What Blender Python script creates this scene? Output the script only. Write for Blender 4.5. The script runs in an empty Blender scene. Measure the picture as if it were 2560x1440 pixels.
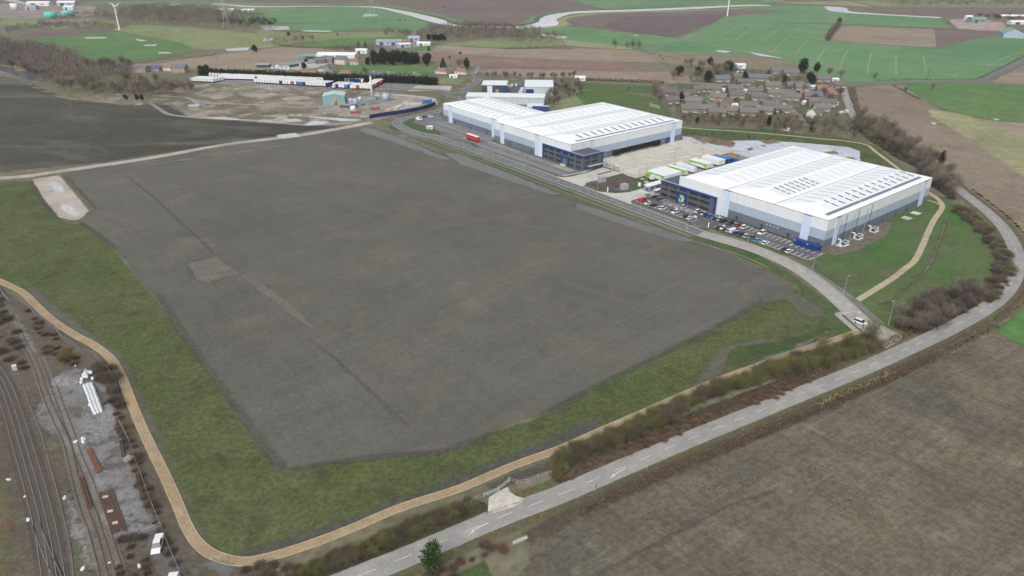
import bpy, math, random
import numpy as np
from mathutils import Vector, Matrix

# ------------------------------------------------------------------ camera, sky, sun, exposure
S = bpy.context.scene
C = S.collection
FPX, PITCH, HCAM = 1707.0, math.radians(26.66), 120.0
cam = bpy.data.cameras.new('camera'); camo = bpy.data.objects.new('camera', cam); C.objects.link(camo)
cam.sensor_width = 36.0; cam.lens = FPX / 2560 * 36.0; cam.clip_start = 1.0; cam.clip_end = 20000.0
camo.location = (0, 0, HCAM); camo.rotation_euler = (math.pi / 2 - PITCH, 0, 0)
S.camera = camo
W = bpy.data.worlds.new('World'); S.world = W; W.use_nodes = True
nt = W.node_tree; bgn = nt.nodes['Background']
sky = nt.nodes.new('ShaderNodeTexSky'); sky.sky_type = 'NISHITA'; sky.sun_disc = False
sky.sun_elevation = math.radians(48); sky.sun_rotation = math.radians(200)
sky.air_density = 1.0; sky.dust_density = 4.0; sky.ozone_density = 1.0
hs = nt.nodes.new('ShaderNodeHueSaturation'); hs.inputs['Saturation'].default_value = 0.18
nt.links.new(sky.outputs[0], hs.inputs['Color']); nt.links.new(hs.outputs[0], bgn.inputs['Color'])
bgn.inputs['Strength'].default_value = 0.122
sl = bpy.data.lights.new('sun', 'SUN'); slo = bpy.data.objects.new('sun', sl); C.objects.link(slo)
sl.energy = 1.35; sl.angle = math.radians(40); sl.color = (1.0, 0.97, 0.93)
slo.rotation_euler = (math.radians(42), 0, math.radians(-20))
S.view_settings.view_transform = 'Standard'; S.view_settings.look = 'None'
S.view_settings.exposure = 0.29; S.view_settings.gamma = 1.0; S.view_settings.use_curve_mapping = False
S.cycles.transparent_max_bounces = 24; S.cycles.max_bounces = 6; S.cycles.volume_bounces = 0; S.cycles.use_denoising = True; S.cycles.denoising_prefilter = 'ACCURATE'; S.cycles.denoising_input_passes = 'RGB_ALBEDO_NORMAL'

# ------------------------------------------------------------------ ground plan helpers
R = random.Random(7)
NP = np.random.RandomState(11)
cp_, sp_ = math.cos(PITCH), math.sin(PITCH)
def G(u, v, z=0.0):
    """where a line of sight of the survey photograph meets the level z (metres)"""
    a = (v - 720) / FPX; b = (u - 1280) / FPX; k = (HCAM - z) / (sp_ + a * cp_)
    return (k * b, k * (cp_ - a * sp_))
AV = (-.6127, .7903); BV = (.7903, .6127); ROT = math.atan2(BV[1], BV[0])
def AB(a, b): return (a * AV[0] + b * BV[0], a * AV[1] + b * BV[1])
def pxs(s):
    """'u,v u,v ...' -> ground points"""
    return [G(*map(float, q.split(','))) for q in s.split()]
def abs_(s): return [AB(*map(float, q.split(','))) for q in s.split()]
def smooth(pts, n=6, closed=False):
    P = [np.array(p, float) for p in pts]; out = []; N = len(P)
    rng = range(N if closed else N - 1)
    for i in rng:
        p1, p2 = P[i], P[(i + 1) % N]
        p0 = P[i - 1] if (i > 0 or closed) else 2 * p1 - p2
        p3 = P[(i + 2) % N] if (i + 2 < N or closed) else 2 * p2 - p1
        for k in range(n):
            t = k / n
            out.append(.5 * ((2 * p1) + (p2 - p0) * t + (2 * p0 - 5 * p1 + 4 * p2 - p3) * t * t + (3 * p1 - p0 - 3 * p2 + p3) * t ** 3))
    if not closed: out.append(P[-1])
    return [tuple(p) for p in out]
_idx = [0]
def lev(k):
    _idx[0] += 1
    return k * .014 + (_idx[0] % 30) * .0004

# ------------------------------------------------------------------ naming
def tag(o, label=None, cat=None, group=None, kind=None):
    if label: o['label'] = label
    if cat: o['category'] = cat
    if group: o['group'] = group
    if kind: o['kind'] = kind
    return o
def thing(name, label, cat, loc=(0, 0, 0), rz=0.0, group=None, scale=None):
    o = bpy.data.objects.new(name, None); C.objects.link(o); o.location = loc; o.rotation_euler = (0, 0, rz)
    o.empty_display_size = .5
    if scale: o.scale = (scale,) * 3 if not hasattr(scale, '__len__') else scale
    return tag(o, label, cat, group)
def dup(root, loc, rz, label, group=None, scale=None):
    r = root.copy(); C.objects.link(r); r.location = loc; r.rotation_euler = (0, 0, rz)
    if scale: r.scale = (scale,) * 3 if not hasattr(scale, '__len__') else scale
    r['label'] = label
    if group: r['group'] = group
    for ch in CH.get(root.name, []):
        c = ch.copy(); C.objects.link(c); c.parent = r
        for g in CH.get(ch.name, []):
            d = g.copy(); C.objects.link(d); d.parent = c
    return r
CH = {}
def link(name, me, parent=None):
    o = bpy.data.objects.new(name, me); C.objects.link(o)
    if parent is not None:
        o.parent = parent; CH.setdefault(parent.name, []).append(o)
    return o
def mesh(name, V, F, mats, parent=None, mi=None, sm=False):
    me = bpy.data.meshes.new(name); me.from_pydata([tuple(v) for v in V], [], F)
    for m in (mats if isinstance(mats, (list, tuple)) else [mats]): me.materials.append(m)
    if mi is not None: me.polygons.foreach_set('material_index', mi)
    if sm: me.polygons.foreach_set('use_smooth', [True] * len(F))
    me.update()
    return link(name, me, parent)
class MB:
    def __init__(s): s.V = []; s.F = []; s.M = []
    def add(s, V, F, m=0):
        n = len(s.V); s.V += [tuple(v) for v in V]; s.F += [tuple(i + n for i in f) for f in F]; s.M += [m] * len(F); return s
    def box(s, x0, x1, y0, y1, z0, z1, m=0, rot=0, o=(0, 0)):
        V = [(x, y, z) for z in (z0, z1) for (x, y) in ((x0, y0), (x1, y0), (x1, y1), (x0, y1))]
        if rot:
            c, q = math.cos(rot), math.sin(rot)
            V = [(o[0] + (x - o[0]) * c - (y - o[1]) * q, o[1] + (x - o[0]) * q + (y - o[1]) * c, z) for x, y, z in V]
        return s.add(V, [(3, 2, 1, 0), (4, 5, 6, 7), (0, 1, 5, 4), (1, 2, 6, 5), (2, 3, 7, 6), (3, 0, 4, 7)], m)
    def quad(s, a, b, c, d, m=0): return s.add([a, b, c, d], [(0, 1, 2, 3)], m)
    def tube(s, p, q, r0, r1=None, n=6, m=0, cap=True):
        r1 = r0 if r1 is None else r1
        p, q = Vector(p), Vector(q); d = (q - p).normalized()
        u = d.cross(Vector((0, 0, 1)) if abs(d.z) < .9 else Vector((1, 0, 0))).normalized(); w = d.cross(u)
        V = []
        for (c, r) in ((p, r0), (q, r1)):
            for i in range(n):
                t = 2 * math.pi * i / n; V.append(c + u * (math.cos(t) * r) + w * (math.sin(t) * r))
        F = [(i, (i + 1) % n, n + (i + 1) % n, n + i) for i in range(n)]
        if cap: F += [tuple(range(n - 1, -1, -1)), tuple(range(n, 2 * n))]
        return s.add(V, F, m)
    def lathe(s, c, prof, n=10, m=0):
        V = []; k = len(prof)
        for (r, z) in prof:
            for i in range(n):
                t = 2 * math.pi * i / n; V.append((c[0] + r * math.cos(t), c[1] + r * math.sin(t), c[2] + z))
        F = [(j * n + i, j * n + (i + 1) % n, (j + 1) * n + (i + 1) % n, (j + 1) * n + i) for j in range(k - 1) for i in range(n)]
        F += [tuple(range(n - 1, -1, -1)), tuple(range((k - 1) * n, k * n))]
        return s.add(V, F, m)
    def prism(s, pts, z0, z1, m=0, mt=None):
        n = len(pts)
        s.add([(x, y, z0) for x, y in pts] + [(x, y, z1) for x, y in pts], [(i, (i + 1) % n, n + (i + 1) % n, n + i) for i in range(n)], m)
        s.add([(x, y, z1) for x, y in pts], [tuple(range(n))], m if mt is None else mt); return s
    def build(s, name, mats, parent=None, sm=False): return mesh(name, s.V, s.F, mats, parent, s.M, sm)

# ------------------------------------------------------------------ materials
def sock(n, *names):
    for k in names:
        if k in n.inputs: return n.inputs[k]
class NB:
    """small node-tree helper"""
    def __init__(s, name):
        s.m = bpy.data.materials.new(name); s.m.use_nodes = True; s.t = s.m.node_tree
        s.b = s.t.nodes['Principled BSDF']; s.out = s.t.nodes['Material Output']
        s.tc = s.t.nodes.new('ShaderNodeTexCoord')
    def n(s, k, **kw):
        o = s.t.nodes.new(k)
        for a, v in kw.items(): setattr(o, a, v)
        return o
    def l(s, a, b): s.t.links.new(a, b)
    def noise(s, scale, detail=4, rough=.55, vec=None, dist=0):
        o = s.n('ShaderNodeTexNoise'); o.inputs['Scale'].default_value = scale; o.inputs['Detail'].default_value = detail
        o.inputs['Roughness'].default_value = rough; o.inputs['Distortion'].default_value = dist
        s.l(vec or s.tc.outputs['Object'], o.inputs['Vector']); return o.outputs['Fac']
    def ramp(s, f, lo, hi):
        o = s.n('ShaderNodeMapRange', clamp=True); o.inputs['From Min'].default_value = lo; o.inputs['From Max'].default_value = hi
        s.l(f, o.inputs['Value']); return o.outputs['Result']
    def mix(s, f, a, b, mode='MIX'):
        o = s.n('ShaderNodeMix', data_type='RGBA', blend_type=mode)
        for i, v in ((0, f), (6, a), (7, b)):
            if hasattr(v, 'links') or isinstance(v, bpy.types.NodeSocket): s.l(v, o.inputs[i])
            elif i == 0: o.inputs[0].default_value = v
            else: o.inputs[i].default_value = (*v, 1)
        return o.outputs[2]
    def math(s, op, a, b=0.0):
        o = s.n('ShaderNodeMath', operation=op)
        for i, v in ((0, a), (1, b)):
            if isinstance(v, bpy.types.NodeSocket): s.l(v, o.inputs[i])
            else: o.inputs[i].default_value = v
        return o.outputs[0]
    def mapv(s, rot=0, scale=(1, 1, 1)):
        o = s.n('ShaderNodeMapping'); o.inputs['Rotation'].default_value = (0, 0, rot); s.l(s.tc.outputs['Object'], o.inputs['Vector'])
        if tuple(scale) == (1, 1, 1): return o.outputs['Vector']
        q = s.n('ShaderNodeMapping'); q.inputs['Scale'].default_value = scale; s.l(o.outputs['Vector'], q.inputs['Vector']); return q.outputs['Vector']
    def bump(s, f, st, dist=.1):
        o = s.n('ShaderNodeBump'); o.inputs['Strength'].default_value = st; o.inputs['Distance'].default_value = dist
        s.l(f, o.inputs['Height']); s.l(o.outputs[0], s.b.inputs['Normal'])
def srgb(r, g, b):
    f = lambda c: (c / 255 / 12.92 if c / 255 <= .04045 else ((c / 255 + .055) / 1.055) ** 2.4)
    return (f(r), f(g), f(b))
MC = {}
def gm(name, c1, c2, c3=None, s1=.03, s2=.25, fine=1.5, fa=.35, rough=.9, stripe=None, edge=None, bump=.3, tint3=(.52, .68), aniso=None, speck=None, spec=.3, wet=None, stripe2=None, opacity=1.0, mid=.10, streak=None, gran=.10):
    """ground surface: large patches c1/c2, blotches of c3, fine grain; stripe=(angle, period m, strength, distortion);
       edge=(wobble m, wobble size m, softness m): how its outline breaks up"""
    if name in MC: return MC[name]
    B = NB(name); rot, sc = (aniso if aniso else (0, (1, 1, 1)))
    vec = B.mapv(rot, sc) if aniso else None
    col = B.mix(B.ramp(B.noise(s1, 5, .6, vec), .36, .64), c1, c2)
    if c3: col = B.mix(B.ramp(B.noise(s2, 5, .62, vec, .4), *tint3), col, c3)
    g1 = B.noise(fine, 5, .7); g2 = B.noise(fine * .22, 4, .6)
    g = B.math('ADD', B.math('MULTIPLY', g1, .6), B.math('MULTIPLY', g2, .4))
    k = B.n('ShaderNodeMapRange'); k.inputs['From Min'].default_value = .3; k.inputs['From Max'].default_value = .7
    k.inputs['To Min'].default_value = 1 - fa; k.inputs['To Max'].default_value = 1 + fa; B.l(g, k.inputs['Value']); val = k.outputs[0]
    def mul(v, nz, amp, lo=.36, hi=.64):
        q = B.n('ShaderNodeMapRange'); q.inputs['From Min'].default_value = lo; q.inputs['From Max'].default_value = hi
        q.inputs['To Min'].default_value = 1 - amp; q.inputs['To Max'].default_value = 1 + amp; B.l(nz, q.inputs['Value']); return B.math('MULTIPLY', v, q.outputs[0])
    if mid: val = mul(val, B.noise(fine * .075, 5, .72), mid)
    if gran: val = mul(val, B.noise(fine * .5, 2, .6), gran, .40, .60)
    if streak:
        for (an, la, lc, am_) in streak: val = mul(val, B.noise(1.0, 5, .7, B.mapv(-an, (1 / la, 1 / lc, 1))), am_)
    for st in (stripe, stripe2):
        if st:
            w = B.n('ShaderNodeTexWave', wave_type='BANDS', bands_direction='X', wave_profile='SIN'); w.inputs['Scale'].default_value = 1.0 / st[1] / math.pi * 1.0 * math.pi / 6.2832 * 2
            w.inputs['Distortion'].default_value = st[3]; w.inputs['Detail'].default_value = 2; w.inputs['Detail Scale'].default_value = .25
            B.l(B.mapv(-st[0]), w.inputs['Vector'])
            k2 = B.n('ShaderNodeMapRange'); k2.inputs['To Min'].default_value = 1 - st[2]; k2.inputs['To Max'].default_value = 1 + st[2] * .6
            B.l(w.outputs['Fac'], k2.inputs['Value']); val = B.math('MULTIPLY', val, k2.outputs[0])
    v3 = B.n('ShaderNodeCombineColor'); [B.l(val, v3.inputs[i]) for i in range(3)]
    col = B.mix(1.0, col, v3.outputs[0], 'MULTIPLY')
    if speck: col = B.mix(B.ramp(B.noise(speck[1], 3, .7), speck[2], speck[2] + .06), col, speck[0])
    B.l(col, B.b.inputs['Base Color']); B.b.inputs['Roughness'].default_value = rough
    B.b.inputs['Specular IOR Level'].default_value = spec
    if wet:
        B.l(B.math('SUBTRACT', rough, B.math('MULTIPLY', B.ramp(B.noise(wet[0], 4, .6, vec), .45, .65), wet[1])), B.b.inputs['Roughness'])
    if bump: B.bump(g, bump, .25)
    if edge or opacity < 1:
        at = B.n('ShaderNodeAttribute', attribute_name='sd')
        e = edge or (0, 1, .01)
        wob = B.math('MULTIPLY', B.math('SUBTRACT', B.noise(1.0 / e[1], 4, .65), .5), 2 * e[0])
        soft = max(e[2], .05)
        p = B.ramp(B.math('ADD', at.outputs['Fac'], wob), -soft / 2, soft / 2)
        if opacity < 1: p = B.math('MULTIPLY', p, opacity)
        gr = B.ramp(B.noise(1.0 / min(max(.16, soft / 16), 1.2), 3, .75), .32, .68)
        a = B.math('GREATER_THAN', B.math('SUBTRACT', p, B.math('MULTIPLY', gr, .98)), .01)   # ragged grain, never half-transparent
        tr = B.n('ShaderNodeBsdfTransparent'); mx = B.n('ShaderNodeMixShader')
        B.l(a, mx.inputs[0]); B.l(tr.outputs[0], mx.inputs[1]); B.l(B.b.outputs[0], mx.inputs[2]); B.l(mx.outputs[0], B.out.inputs['Surface'])
    if edge: B.m['pad'] = edge[0] * .5 + edge[2] * .5
    MC[name] = B.m; return B.m
def pm(name, c, rough=.6, metal=0.0, vary=.08, vs=.4, spec=.5, dirt=None, rnd=0.0, emit=None, seam=None, runs=0.0):
    """plain paint / metal / masonry with slight weathering"""
    if name in MC: return MC[name]
    B = NB(name)
    k = B.n('ShaderNodeMapRange'); k.inputs['From Min'].default_value = .3; k.inputs['From Max'].default_value = .7
    k.inputs['To Min'].default_value = 1 - vary; k.inputs['To Max'].default_value = 1 + vary
    B.l(B.noise(vs, 4, .6), k.inputs['Value']); val = k.outputs[0]
    if seam:      # sheet joints: (period m, strength)
        w = B.n('ShaderNodeTexWave', wave_type='BANDS', bands_direction='X', wave_profile='SAW'); w.inputs['Scale'].default_value = .31416 / seam[0]; B.l(B.mapv(), w.inputs['Vector'])
        q = B.n('ShaderNodeMapRange'); q.inputs['From Min'].default_value = .9; q.inputs['From Max'].default_value = 1.0; q.inputs['To Min'].default_value = 1; q.inputs['To Max'].default_value = 1 - seam[1]; B.l(w.outputs['Fac'], q.inputs['Value']); val = B.math('MULTIPLY', val, q.outputs[0])
    if runs:      # rain streaks down the sheets
        q = B.n('ShaderNodeMapRange'); q.inputs['From Min'].default_value = .35; q.inputs['From Max'].default_value = .65; q.inputs['To Min'].default_value = 1 - runs; q.inputs['To Max'].default_value = 1 + runs
        B.l(B.noise(.7, 5, .65, B.mapv(0, (1, 1, .07))), q.inputs['Value']); val = B.math('MULTIPLY', val, q.outputs[0])
    if rnd:
        oi = B.n('ShaderNodeObjectInfo'); r = B.n('ShaderNodeMapRange'); r.inputs['To Min'].default_value = 1 - rnd; r.inputs['To Max'].default_value = 1 + rnd
        B.l(oi.outputs['Random'], r.inputs['Value']); val = B.math('MULTIPLY', val, r.outputs[0])
    v3 = B.n('ShaderNodeCombineColor'); [B.l(val, v3.inputs[i]) for i in range(3)]
    col = B.mix(1.0, c, v3.outputs[0], 'MULTIPLY')
    if dirt: col = B.mix(B.math('MULTIPLY', B.ramp(B.noise(dirt[1], 5, .65), .5, .75), dirt[2]), col, dirt[0])
    B.l(col, B.b.inputs['Base Color']); B.b.inputs['Roughness'].default_value = rough; B.b.inputs['Metallic'].default_value = metal
    B.b.inputs['Specular IOR Level'].default_value = spec
    MC[name] = B.m; return B.m

# ------------------------------------------------------------------ ground sheets
def sdf(P, poly):
    """signed distance (inside positive) of points P (N,2) to polygon"""
    q = np.array(poly, float); n = len(q); best = np.full(len(P), 1e18); ins = np.zeros(len(P), bool)
    for i in range(n):
        a = q[i]; b = q[(i + 1) % n]; ab = b - a; L = ab @ ab
        if L < 1e-9: continue
        t = np.clip(((P - a) @ ab) / L, 0, 1); d = P - a - t[:, None] * ab
        best = np.minimum(best, (d * d).sum(1))
        if a[1] != b[1]:
            c = (a[1] > P[:, 1]) != (b[1] > P[:, 1])
            xi = (b[0] - a[0]) * (P[:, 1] - a[1]) / (b[1] - a[1]) + a[0]
            ins ^= c & (P[:, 0] < xi)
    return np.where(ins, 1, -1) * np.sqrt(best)
def patch(name, poly, mat, level, pad=None, res=70, kind='structure', sm=0):
    if sm: poly = smooth(poly, sm, True)
    q = np.array(poly); lo = q.min(0); hi = q.max(0)
    # grid aligned with the longest direction of the outline
    c = q.mean(0); ev = np.linalg.eigh(np.cov((q - c).T))[1]; X = ev[:, 1]; Y = ev[:, 0]
    l = np.stack([(q - c) @ X, (q - c) @ Y], 1); lo = l.min(0); hi = l.max(0)
    ext = hi - lo; pad = pad if pad is not None else max(max(ext) * .03, mat.get('pad', 0))
    h = max(max(ext) / res, min(ext) / 40 if min(ext) / 40 > max(ext) / 220 else max(ext) / 220); h = min(h, max(min(ext) / 8, max(ext) / 260)); lo = lo - pad - h; hi = hi + pad + h
    nx, ny = int((hi[0] - lo[0]) / h) + 2, int((hi[1] - lo[1]) / h) + 2
    gx = lo[0] + np.arange(nx) * h; gy = lo[1] + np.arange(ny) * h
    U, Vv = np.meshgrid(gx, gy, indexing='ij'); P2 = np.stack([U.ravel(), Vv.ravel()], 1)
    P = c + P2[:, :1] * X + P2[:, 1:] * Y
    sd = sdf(P, poly).reshape(nx, ny)
    keep = np.maximum.reduce([sd[:-1, :-1], sd[1:, :-1], sd[1:, 1:], sd[:-1, 1:]]) > -pad
    ii, jj = np.nonzero(keep); idx = lambda i, j: i * ny + j
    F = np.stack([idx(ii, jj), idx(ii + 1, jj), idx(ii + 1, jj + 1), idx(ii, jj + 1)], 1)
    if np.cross(X, Y) < 0: F = F[:, ::-1]
    used, inv = np.unique(F.ravel(), return_inverse=True); F = inv.reshape(-1, 4); P = P[used]; s = sd.ravel()[used]
    z = lev(level); V = np.column_stack([P, np.full(len(P), z)])
    me = bpy.data.meshes.new(name); me.from_pydata(V.tolist(), [], F.tolist()); me.materials.append(mat)
    at = me.attributes.new('sd', 'FLOAT', 'POINT'); at.data.foreach_set('value', s.astype(np.float32)); me.update()
    return tag(link(name, me), kind=kind)
def offs(pts, d):
    """polyline shifted sideways (left positive)"""
    P = np.array(pts); T = np.gradient(P, axis=0); T /= np.linalg.norm(T, axis=1)[:, None] + 1e-9
    N = np.column_stack([-T[:, 1], T[:, 0]]); return P + N * (np.array(d)[:, None] if hasattr(d, '__len__') else d)
def outline(pts, w):
    ww = np.array(w) / 2 if hasattr(w, '__len__') else w / 2
    return [tuple(p) for p in offs(pts, ww)] + [tuple(p) for p in offs(pts, -ww)][::-1]
def ribbon(name, pts, w, mat, level, off=0.0, kind='structure', th=0.0, parent=None):
    L = offs(pts, off + w / 2); Rr = offs(pts, off - w / 2); z = lev(level) + th; n = len(L)
    V = [(*p, z) for p in L] + [(*p, z) for p in Rr]
    F = [(n + i, n + i + 1, i + 1, i) for i in range(n - 1)]
    if th:
        V += [(*p, 0) for p in L] + [(*p, 0) for p in Rr]
        F += [(i, i + 1, 2 * n + i + 1, 2 * n + i) for i in range(n - 1)] + [(3 * n + i, 3 * n + i + 1, n + i + 1, n + i) for i in range(n - 1)]
    o = mesh(name, V, F, mat, parent)
    if parent is None: tag(o, kind=kind)
    return o
def sribbon(name, pts, w, mat, level, kind='structure', m=.6):
    """ribbon whose edges can fray: five vertices across carry the distance to the edge"""
    ts = np.array([-1, -.8, 0, .8, 1.0]); hw = w / 2; P = []; sd = []
    for t in (-(hw + m), -(hw - m), 0, hw - m, hw + m): P.append(offs(pts, t)); sd.append(hw - abs(t))
    n = len(pts); z = lev(level); V = [(*p, z) for q in P for p in q]
    F = [(k * n + i, k * n + i + 1, (k + 1) * n + i + 1, (k + 1) * n + i) for k in range(4) for i in range(n - 1)]
    o = mesh(name, V, F, mat); at = o.data.attributes.new('sd', 'FLOAT', 'POINT'); at.data.foreach_set('value', np.repeat(sd, n).astype(np.float32))
    return tag(o, kind=kind)
def flat(name, poly, mat, level, kind='structure'):
    o = mesh(name, [(*p, 0) for p in poly], [tuple(range(len(poly)))], mat)
    a = sum(poly[i][0] * poly[(i + 1) % len(poly)][1] - poly[(i + 1) % len(poly)][0] * poly[i][1] for i in range(len(poly)))
    if a < 0: o.data.flip_normals()
    o.location.z = lev(level); return tag(o, kind=kind)
def arc(pts):
    P = np.array(pts); d = np.r_[0, np.cumsum(np.linalg.norm(np.diff(P, axis=0), axis=1))]; return P, d
def at_len(pts, s):
    P, d = arc(pts); return np.array([np.interp(s, d, P[:, 0]), np.interp(s, d, P[:, 1])])
def dashes(mb, pts, on, gap, w, off=0.0, s0=0, s1=None, z=.14, m=0):
    P = offs(pts, off); _, d = arc(P); s = s0; s1 = s1 or d[-1]
    while s + on < s1:
        a = at_len(P, s); b = at_len(P, s + on); t = (b - a) / np.linalg.norm(b - a); nn = np.array([-t[1], t[0]]) * w / 2
        mb.quad((*(a - nn), z), (*(b - nn), z), (*(b + nn), z), (*(a + nn), z), m); s += on + gap
def line(mb, a, b, w, z, m=0):
    a = np.array(a); b = np.array(b); t = (b - a) / (np.linalg.norm(b - a) + 1e-9); nn = np.array([-t[1], t[0]]) * w / 2
    mb.quad((*(a - nn), z), (*(b - nn), z), (*(b + nn), z), (*(a + nn), z), m)
# ------------------------------------------------------------------ ground colours
c_ = srgb
M_base = gm('rough_ground', c_(112, 108, 90), c_(95, 96, 74), c_(120, 108, 92), .01, .06, .4, .25)
M_mud = gm('site_mud', c_(97, 95, 89), c_(86, 85, 80), c_(102, 97, 88), .012, .03, 1.2, .07, rough=.85, edge=(1.2, 5, .8), bump=.2, gran=.06, wet=(.03, .12), mid=.06, streak=((ROT + 1.57, 40, 1.6, .05), (ROT + .1, 60, 4, .06), (ROT + 1.2, 14, .7, .05)))
M_bank = gm('bank_grass', c_(72, 84, 46), c_(84, 90, 58), c_(66, 72, 48), .022, .09, 1.3, .20, mid=.14, gran=.17, rough=.95, edge=(1.5, 4, 1.0), bump=.6, speck=(c_(88, 100, 44), .5, .62))
M_grass = gm('verge_grass', c_(62, 88, 46), c_(80, 90, 60), c_(76, 78, 60), .05, .25, 1.6, .28, edge=(.8, 3, .6), bump=.5)
M_lawn = gm('mown_grass', c_(66, 98, 50), c_(84, 98, 60), c_(88, 88, 70), .02, .05, 1.0, .15, edge=(3, 10, 3), streak=((.35, 40, 4, .07),))
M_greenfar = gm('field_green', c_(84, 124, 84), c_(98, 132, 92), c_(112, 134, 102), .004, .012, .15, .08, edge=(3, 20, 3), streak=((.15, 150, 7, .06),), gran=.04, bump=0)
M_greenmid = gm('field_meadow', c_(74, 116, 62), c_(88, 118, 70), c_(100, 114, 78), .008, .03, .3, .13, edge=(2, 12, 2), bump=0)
M_oliveF = gm('field_rough_grass', c_(124, 136, 92), c_(112, 122, 84), c_(130, 124, 98), .01, .05, .3, .16, edge=(4, 14, 3), bump=0)
M_paleF = gm('field_pale_grass', c_(146, 148, 110), c_(128, 128, 98), c_(150, 140, 116), .01, .04, .3, .12, edge=(5, 16, 5), bump=0)
M_plough = gm('field_plough', c_(112, 98, 96), c_(102, 88, 88), c_(122, 104, 98), .006, .03, .3, .10, edge=(2, 15, 2), streak=((.1, 160, 6, .07),), gran=.04, bump=0)
M_ploughR = gm('field_red_plough', c_(130, 106, 98), c_(120, 100, 94), c_(136, 116, 104), .006, .03, .3, .08, edge=(1.5, 12, 2), streak=((-.1, 160, 5, .06),), gran=.04, bump=0)
M_stub = gm('field_stubble', c_(142, 128, 114), c_(130, 116, 102), c_(150, 138, 122), .006, .04, .3, .08, edge=(2, 12, 2), streak=((-.05, 160, 5, .07),), gran=.04, bump=0)
M_dry = gm('field_dry', c_(132, 122, 106), c_(120, 108, 94), c_(116, 102, 92), .008, .03, .6, .12, edge=(2, 10, 3), mid=.06, streak=((2.2, 90, 2.0, .09), (2.1, 140, 7, .10)), bump=0)
M_near = gm('field_furrowed', c_(105, 97, 86), c_(88, 84, 75), c_(104, 99, 80), .013, .04, 1.1, .22, gran=.13, edge=(1, 4, 1), mid=.14, streak=((.52, 7, .45, .12), (.60, 90, 3, .13), (-.80, 60, 2.5, .10), (-.85, 120, 12, .10)), bump=.9)
M_dark = gm('reclaimed_ground', c_(54, 53, 49), c_(74, 73, 64), c_(90, 90, 84), .007, .02, .5, .2, tint3=(.50, .60), edge=(3, 12, 3), bump=.2, aniso=(.1, (.5, 1, 1)), speck=(c_(120, 122, 120), .08, .69))
M_waste = gm('waste_ground', c_(120, 112, 98), c_(92, 90, 72), c_(146, 138, 128), .014, .05, .35, .26, tint3=(.5, .6), edge=(4, 14, 4), speck=(c_(178, 175, 172), .09, .63))
M_scrub = gm('scrub_soil', c_(86, 82, 70), c_(78, 80, 58), c_(96, 88, 74), .03, .2, 1.3, .4, edge=(1.5, 4, 1.2), bump=.6, speck=(c_(150, 148, 142), 1.6, .69))
M_verge2 = gm('road_verge', c_(84, 92, 60), c_(92, 88, 68), c_(106, 84, 70), .04, .2, 1.5, .3, edge=(.8, 2.5, .6), bump=.5)
M_soil = gm('dark_margin', c_(78, 77, 74), c_(72, 74, 64), c_(88, 86, 80), .05, .2, 1.3, .3, edge=(1.6, 5, 1.6), opacity=.85, speck=(c_(140, 140, 136), 1.5, .7))
M_stain = gm('dark_stain', c_(70, 68, 64), c_(76, 74, 68), None, .05, .2, 1.0, .2, edge=(12, 26, 16), opacity=.35, bump=0)
M_stainL = gm('pale_stain', c_(118, 116, 112), c_(108, 106, 104), None, .05, .2, 1.0, .12, edge=(2, 9, 5), opacity=.4, bump=0, rough=.6)
M_stainB = gm('brown_stain', c_(116, 100, 88), c_(104, 94, 84), None, .05, .2, 1.0, .15, edge=(10, 22, 14), opacity=.32, bump=0)
M_scrape = gm('scraped_soil', c_(112, 107, 99), c_(104, 100, 94), None, .1, .4, 1.2, .12, edge=(1.6, 4, 1.6), opacity=.8)
M_olstain = gm('olive_stain', c_(88, 88, 74), c_(96, 94, 86), None, .05, .2, 1.0, .2, edge=(2, 8, 3), opacity=.95, bump=.3)
M_rut = gm('rut_line', c_(64, 61, 56), c_(74, 70, 64), None, .1, .4, 2.0, .3, edge=(1.3, 2.2, .8), opacity=.42, bump=.6)
M_chalk = gm('crushed_stone', c_(176, 170, 162), c_(150, 144, 136), c_(178, 160, 138), .05, .2, 1.2, .12, edge=(1.2, 4, 1.2), rough=.7)
M_rubble = gm('pale_rubble', c_(172, 166, 158), c_(140, 132, 122), c_(190, 186, 182), .1, .3, .8, .3, edge=(6, 8, 6), opacity=.7)
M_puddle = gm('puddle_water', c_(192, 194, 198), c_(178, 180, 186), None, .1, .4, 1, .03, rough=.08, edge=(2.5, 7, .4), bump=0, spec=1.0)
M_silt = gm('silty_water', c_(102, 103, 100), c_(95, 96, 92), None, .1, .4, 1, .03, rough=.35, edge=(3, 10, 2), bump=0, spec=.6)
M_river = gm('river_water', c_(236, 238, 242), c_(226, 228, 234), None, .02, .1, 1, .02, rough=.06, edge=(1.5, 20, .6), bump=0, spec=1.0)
M_tarS = gm('asphalt_dark', c_(96, 95, 98), c_(88, 88, 92), c_(104, 102, 104), .04, .3, 2.5, .08, rough=.8, bump=.1)
M_tar = gm('asphalt_estate', c_(112, 112, 116), c_(104, 104, 109), c_(120, 119, 122), .05, .3, 2.5, .07, rough=.8, bump=.1)
M_tarO = gm('asphalt_lane', c_(148, 146, 143), c_(138, 137, 135), c_(156, 153, 149), .05, .15, 2.5, .07, rough=.75, bump=.1, gran=.04, edge=(.25, 2.5, .15))
M_binder = gm('asphalt_pale', c_(162, 158, 154), c_(150, 147, 144), c_(168, 164, 160), .05, .3, 2.5, .06, rough=.8, bump=.1)
M_foot = gm('footway_tarmac', c_(110, 116, 110), c_(102, 108, 104), c_(118, 122, 116), .1, .5, 3, .07, rough=.85, bump=.1)
M_conc = gm('concrete_yard', c_(190, 185, 176), c_(182, 177, 168), c_(198, 193, 184), .03, .15, 2, .05, rough=.7, stripe=(ROT + math.pi / 2, 6, .03, .4), bump=.05)
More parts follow.
